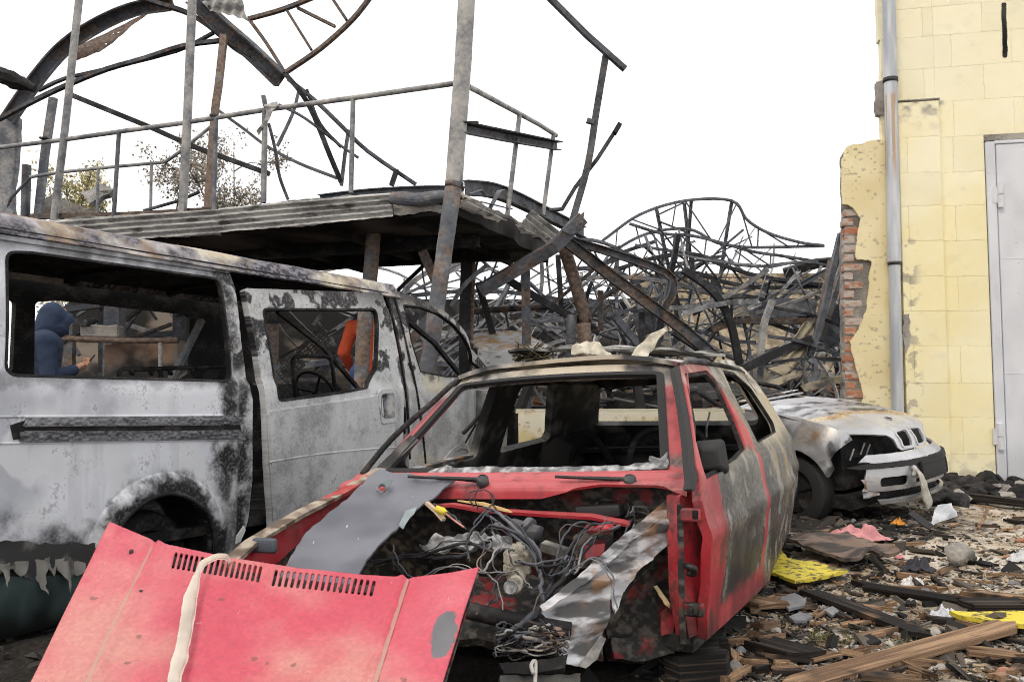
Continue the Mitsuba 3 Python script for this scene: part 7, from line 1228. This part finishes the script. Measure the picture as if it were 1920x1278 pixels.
plank('plank', (1411, 1182), (1458, 1176), .05, .03, 2, 'small splintered stick left of the long charred plank')
plank('plank', (1500, 1022), (1560, 998), .10, .03, 2, 'small pale burnt board in front of the wheel of the saloon', (.01, .03))
plank('plank', (1722, 921), (1945, 938), .10, .06, 5, 'farther of two charred beams in front of the yellow building', (.02, .05), cat_='beam'); plank('plank', (1728, 930), (1945, 958), .12, .07, 5, 'nearer of two charred beams in front of the yellow building', (.02, .02), cat_='beam')
plank('plank', (1664, 1088), (1732, 1093), .035, .03, 1, 'red brown stick beyond the black batten', (.02, .02), cat_='stick'); plank('plank', (1832, 998), (1856, 970), .02, .015, 0, 'thin pale stick near the charred beams', (.02, .08), cat_='stick')
for x0, y0, x1, y1, ch, lab in ((1283, 1240, 1384, 1232, 4, 'charred sleeper block under the front corner of the red hatchback, upper of two'), (1230, 1272, 1392, 1262, 4, 'charred sleeper block at the bottom edge, lower of two')): plank('sleeper', (x0, y0), (x1, y1), .17, .10, ch, lab, cat_='timber')
plank('plank', (1320, 1262), (1372, 1285), .08, .03, 1, 'short brown board end at the bottom edge', (.01, .0)); plank('plank', (1620, 1262), (1780, 1242), .05, .02, 3, 'dark lath behind the foreground plank'); plank('plank', (1690, 1000), (1800, 1010), .08, .02, 3, 'dark flat board in the middle of the yard'); plank('plank', (1560, 1150), (1600, 1175), .05, .03, 3, 'short black stick above the long charred plank')
def flat(key, pts, t, mat, lab, cat_, tear=3, lift=.02, seed=1, wob=.02, **kw):
    w = [G(x, y) for x, y in pts]; c = np.mean(w, 0); g = Polygon([(q[0], q[1]) for q in w]); g = rough(g, tear * .003, .03, seed, 14) if tear else g
    zf = np.array(w); M = np.c_[zf[:, :2], np.ones(len(zf))]; co = np.linalg.lstsq(M, zf[:, 2], rcond=None)[0]
    m = sheet(g, lambda q: np.c_[q, np.c_[q, np.ones(len(q))] @ co + lift + wob * (meshkit.fbm(np.c_[q * 6, q[:, :1] * 0], 2, seed) - .3)], t, .04, .03); return solo(key, m, mat, lab, cat_, kw.pop('smooth', 30), **kw)
def yellowb(p, n, uv):
    a = fbm(p.x * 9, p.y * 9, p.z * 9, 5); b = fbm(p.x * 40, p.y * 40, p.z * 40, 4)
    return mix(mix(C(.62, .50, .04), C(.50, .42, .05), a), C(.06, .05, .035), smoothstep(.50, .60, a * .5 + b * .5) * .9)
pbr('m_yellow', yellowb, .6)
pbr('m_darkboard', lambda p, n, uv: mix(C(.05, .042, .038), C(.16, .115, .09), smoothstep(.35, .65, fbm(p.x * 8, p.y * 20, p.z * 8, 5))), .8)
flat('yellow_board', [(1424, 1088), (1492, 1113), (1590, 1090), (1530, 1072), (1478, 1062), (1458, 1036), (1444, 1046)], .018, 'm_yellow', 'scorched yellow board beside the rear of the red hatchback', 'board', 2, .06, 2, .03)
flat('yellow_board', [(1780, 1166), (1800, 1176), (1860, 1188), (1950, 1196), (1950, 1166), (1860, 1168)], .02, 'm_yellow', 'yellow board at the right edge, nearest of the three there', 'board', 2, .05, 5)
flat('charred_sheet', [(1466, 1036), (1500, 1050), (1596, 1076), (1640, 1066), (1690, 1058), (1640, 1040), (1590, 1022), (1530, 1026)], .02, 'm_darkboard', 'large flat charred sheet of wood on the yellow board', 'board', 3, .09, 3, .08)
for i, (pts, lab) in enumerate((([(1462, 1130), (1490, 1124), (1512, 1136), (1508, 1150), (1480, 1158), (1468, 1146)], 'blue grey slate shard near the short brown board'), ([(1478, 1168), (1500, 1160), (1522, 1166), (1512, 1176), (1488, 1176)], 'flat dark stone chip left of the long charred plank'), ([(1545, 1155), (1562, 1150), (1574, 1158), (1560, 1166)], 'small pale grey shard right of the slate'), ([(1630, 1166), (1660, 1158), (1668, 1170), (1640, 1176)], 'flat pale shard above the long charred plank'))):
    flat('slate_shard', pts, .012, 'm_slate' if i != 3 else 'm_concrete', lab, 'shard', 2, .03, i + 4)
pbr('m_slate', lambda p, n, uv: mix(C(.10, .105, .115), C(.22, .225, .24), fbm(p.x * 20, p.y * 20, p.z * 20, 4)), .7)
st = G(1802, 1052); solo('stone', stone(st + A(0, 0, .035), .095, 7, .62, 3), 'm_concrete', 'large pale stone in the middle of the yard', 'stone', 40)
# crumpled pink cloth, scraps of sheet, white lumps
def crumple(c, sx, sy, h, seed, fr=9, n=46):
    g = rough(Point(0, 0).buffer(1, quad_segs=10), .16, .12, seed, 3.0); r0 = np.random.default_rng(seed)
    def fn(q):
        d = np.hypot(q[:, 0], q[:, 1]); z = h * (np.clip(1 - d, 0, 1) ** .6) * (.5 + 1.2 * np.abs(meshkit.fbm(np.c_[q * fr * .3, q[:, :1] * 0], 3, seed) - .5) * 2) + .3 * h * np.sin(q[:, 0] * fr + 3 * np.sin(q[:, 1] * 4 + seed)) * np.clip(1.1 - d, 0, 1)
        return np.c_[c[0] + q[:, 0] * sx, c[1] + q[:, 1] * sy, c[2] + z + .015]
    return sheet(g, fn, .004, .055)
m = crumple(G(1606, 1014), .24, .18, .10, 4, 7); solo('pink_cloth', m, 'm_matte', 'crumpled pink cloth on the ground in front of the saloon', 'cloth', True, color=vc(m, (.52, .24, .25), .5, 3, 14))
m = psheet([(1744, 986, 6.6), (1758, 946, 6.75), (1786, 942, 6.8), (1798, 966, 6.7), (1772, 974, 6.62)], .004, 5, tear=1.5, bump=lambda q: .1 * (meshkit.fbm(np.c_[q * .05, q[:, :1] * 0], 2, 5) - .5)[:, None] * A(0, -1, .4)); solo('sheet_scrap', m, 'm_galv', 'folded pale metal scrap in front of the bumper of the saloon', 'scrap', 40)
m = psheet([(1702, 962, 6.75), (1712, 956, 6.8), (1748, 982, 6.55), (1744, 992, 6.5), (1730, 984, 6.55)], .01, 5, tear=1); solo('sheet_scrap', m, 'm_rubber', 'black strip of scrap beside the folded pale metal', 'scrap', 40)
for i, (x, y, s, col, lab) in enumerate(((1722, 1072, .10, (.05, .05, .06), 'crumpled black scrap near the large pale stone'), (1710, 1100, .07, (.6, .6, .6), 'white crumpled scrap beyond the black batten'), (1772, 1162, .07, (.55, .58, .62), 'white crumpled plastic left of the three boards'), (1686, 1050, .03, (.6, .25, .28), 'small pink scrap near the charred sheet'), (1914, 1054, .08, (.5, .51, .53), 'pale lump at the right edge of the yard'), (1684, 985, .06, (.5, .22, .04), 'small orange scrap under the bumper of the saloon'))):
    m = crumple(G(x, y), s, s * .8, s * .7, i + 11); solo('crumpled_scrap', m, 'm_matte', lab, 'scrap', True, color=vc(m, col, .4, i, 30))
# wood scraps, stones and black clods that can still be told apart
LW = 'small broken piece of burnt wood scattered over the yard'; LS = 'small grey stone or concrete chip scattered over the yard'; LC = 'lump of black charred debris at the foot of the yellow building'
def yard(r):
    while True:
        x, y = r.uniform(1330, 1930), 940 + 338 * r.uniform(0, 1) ** .8
        if y > 1000 + (1500 - x) * .55 and not (x < 1560 and y < 1005): return x, y
for i in range(150):
    x, y = yard(rd_); L = rd_.uniform(.06, .26); a = rd_.normal(.2, .7); g = G(x, y); d = A(math.cos(a), math.sin(a), rd_.normal(0, .06)) * L / 2
    plank('wood_scrap', g - d, g + d, L * rd_.uniform(.12, .35), rd_.uniform(.008, .025), int(rd_.choice([0, 0, 1, 1, 2, 3])), LW, (rd_.uniform(0, .02), rd_.uniform(0, .02)), rd_.normal(0, .15), 'scraps of wood in the yard', 'wood scrap', True)
for i in range(80):
    x, y = yard(rd_); s = rd_.uniform(.012, .036); g = G(x, y); solo('stone_chip', stone(g + A(0, 0, s * .2), s, i, rd_.uniform(.4, .8), 1), rd_.choice(['m_concrete', 'm_concrete', 'm_slate', 'm_brickbit']), LS, 'stone', False, 'stone chips in the yard')
pbr('m_brickbit', (.30, .15, .10), .9)
for i in range(60):
    x = rd_.uniform(1760, 1940); y = rd_.uniform(903, 945); g = G(x, y); s = rd_.uniform(.05, .15); solo('charred_lump', stone(g + A(0, 0, s * .35), s, 200 + i, .6, 2), 'm_char' if i % 5 else 'm_concrete', LC if i % 5 else 'pale lump among the black debris at the foot of the yellow building', 'debris', False, 'charred lumps by the building' if i % 5 else 'pale lumps by the building')
def chip_at(r):
    if r.uniform() < .30:    # the litter goes on beyond the picture's right and lower edges
        x, y = (r.uniform(3.3, 7.5), r.uniform(2.6, 9.6)) if r.uniform() < .6 else (r.uniform(1.1, 5), r.uniform(1.2, 3.4)); return A(x, y, float(gz(x, y)) + .004)
    x, y = yard(r); g = G(x + r.uniform(-200, 60) * (r.uniform() < .2), y); return g + A(0, 0, .004)
m, c = shards(9000, chip_at, 9, .005, .028, .25, [(.25, .185, .12), (.31, .25, .175), (.13, .10, .07), (.03, .03, .03), (.24, .225, .20), (.34, .325, .30), (.09, .083, .078), (.16, .12, .085), (.05, .047, .045)])
solo('wood_chips', m, 'm_matte', 'splinters, chips and ash strewn over the yard', 'chips', False, kind='stuff', color=c)
gr = np.random.default_rng(2); tufts = []
for cx, cy in ((1535, 1200), (1600, 1200), (1700, 1215)):
    for i in range(70): g = G(cx + gr.normal(0, 14), cy + gr.normal(0, 4)); h = gr.uniform(.01, .05); d = gr.normal(0, .02, 2); tufts.append(tm([g - A(.0015, 0, 0), g + A(.0015, 0, 0), g + A(d[0], d[1], h)], [[0, 1, 2]]))
m = cat(tufts); solo('grass', m, 'm_matte', 'sparse tufts of yellow green grass between the planks', 'grass', False, kind='stuff', color=vc(m, (.15, .15, .06), .5))
def soot_at(r): x, y = r.uniform(-3.2, 3.4), r.uniform(3.0, 9.5); return A(x, y, float(gz(x, y)) + .01)
m, c = shards(1500, soot_at, 19, .02, .10, .35, [(.02, .02, .02), (.035, .033, .03), (.08, .07, .06)])
solo('ash_litter', m, 'm_matte', 'black burnt litter under and between the cars', 'litter', False, kind='stuff', color=c)
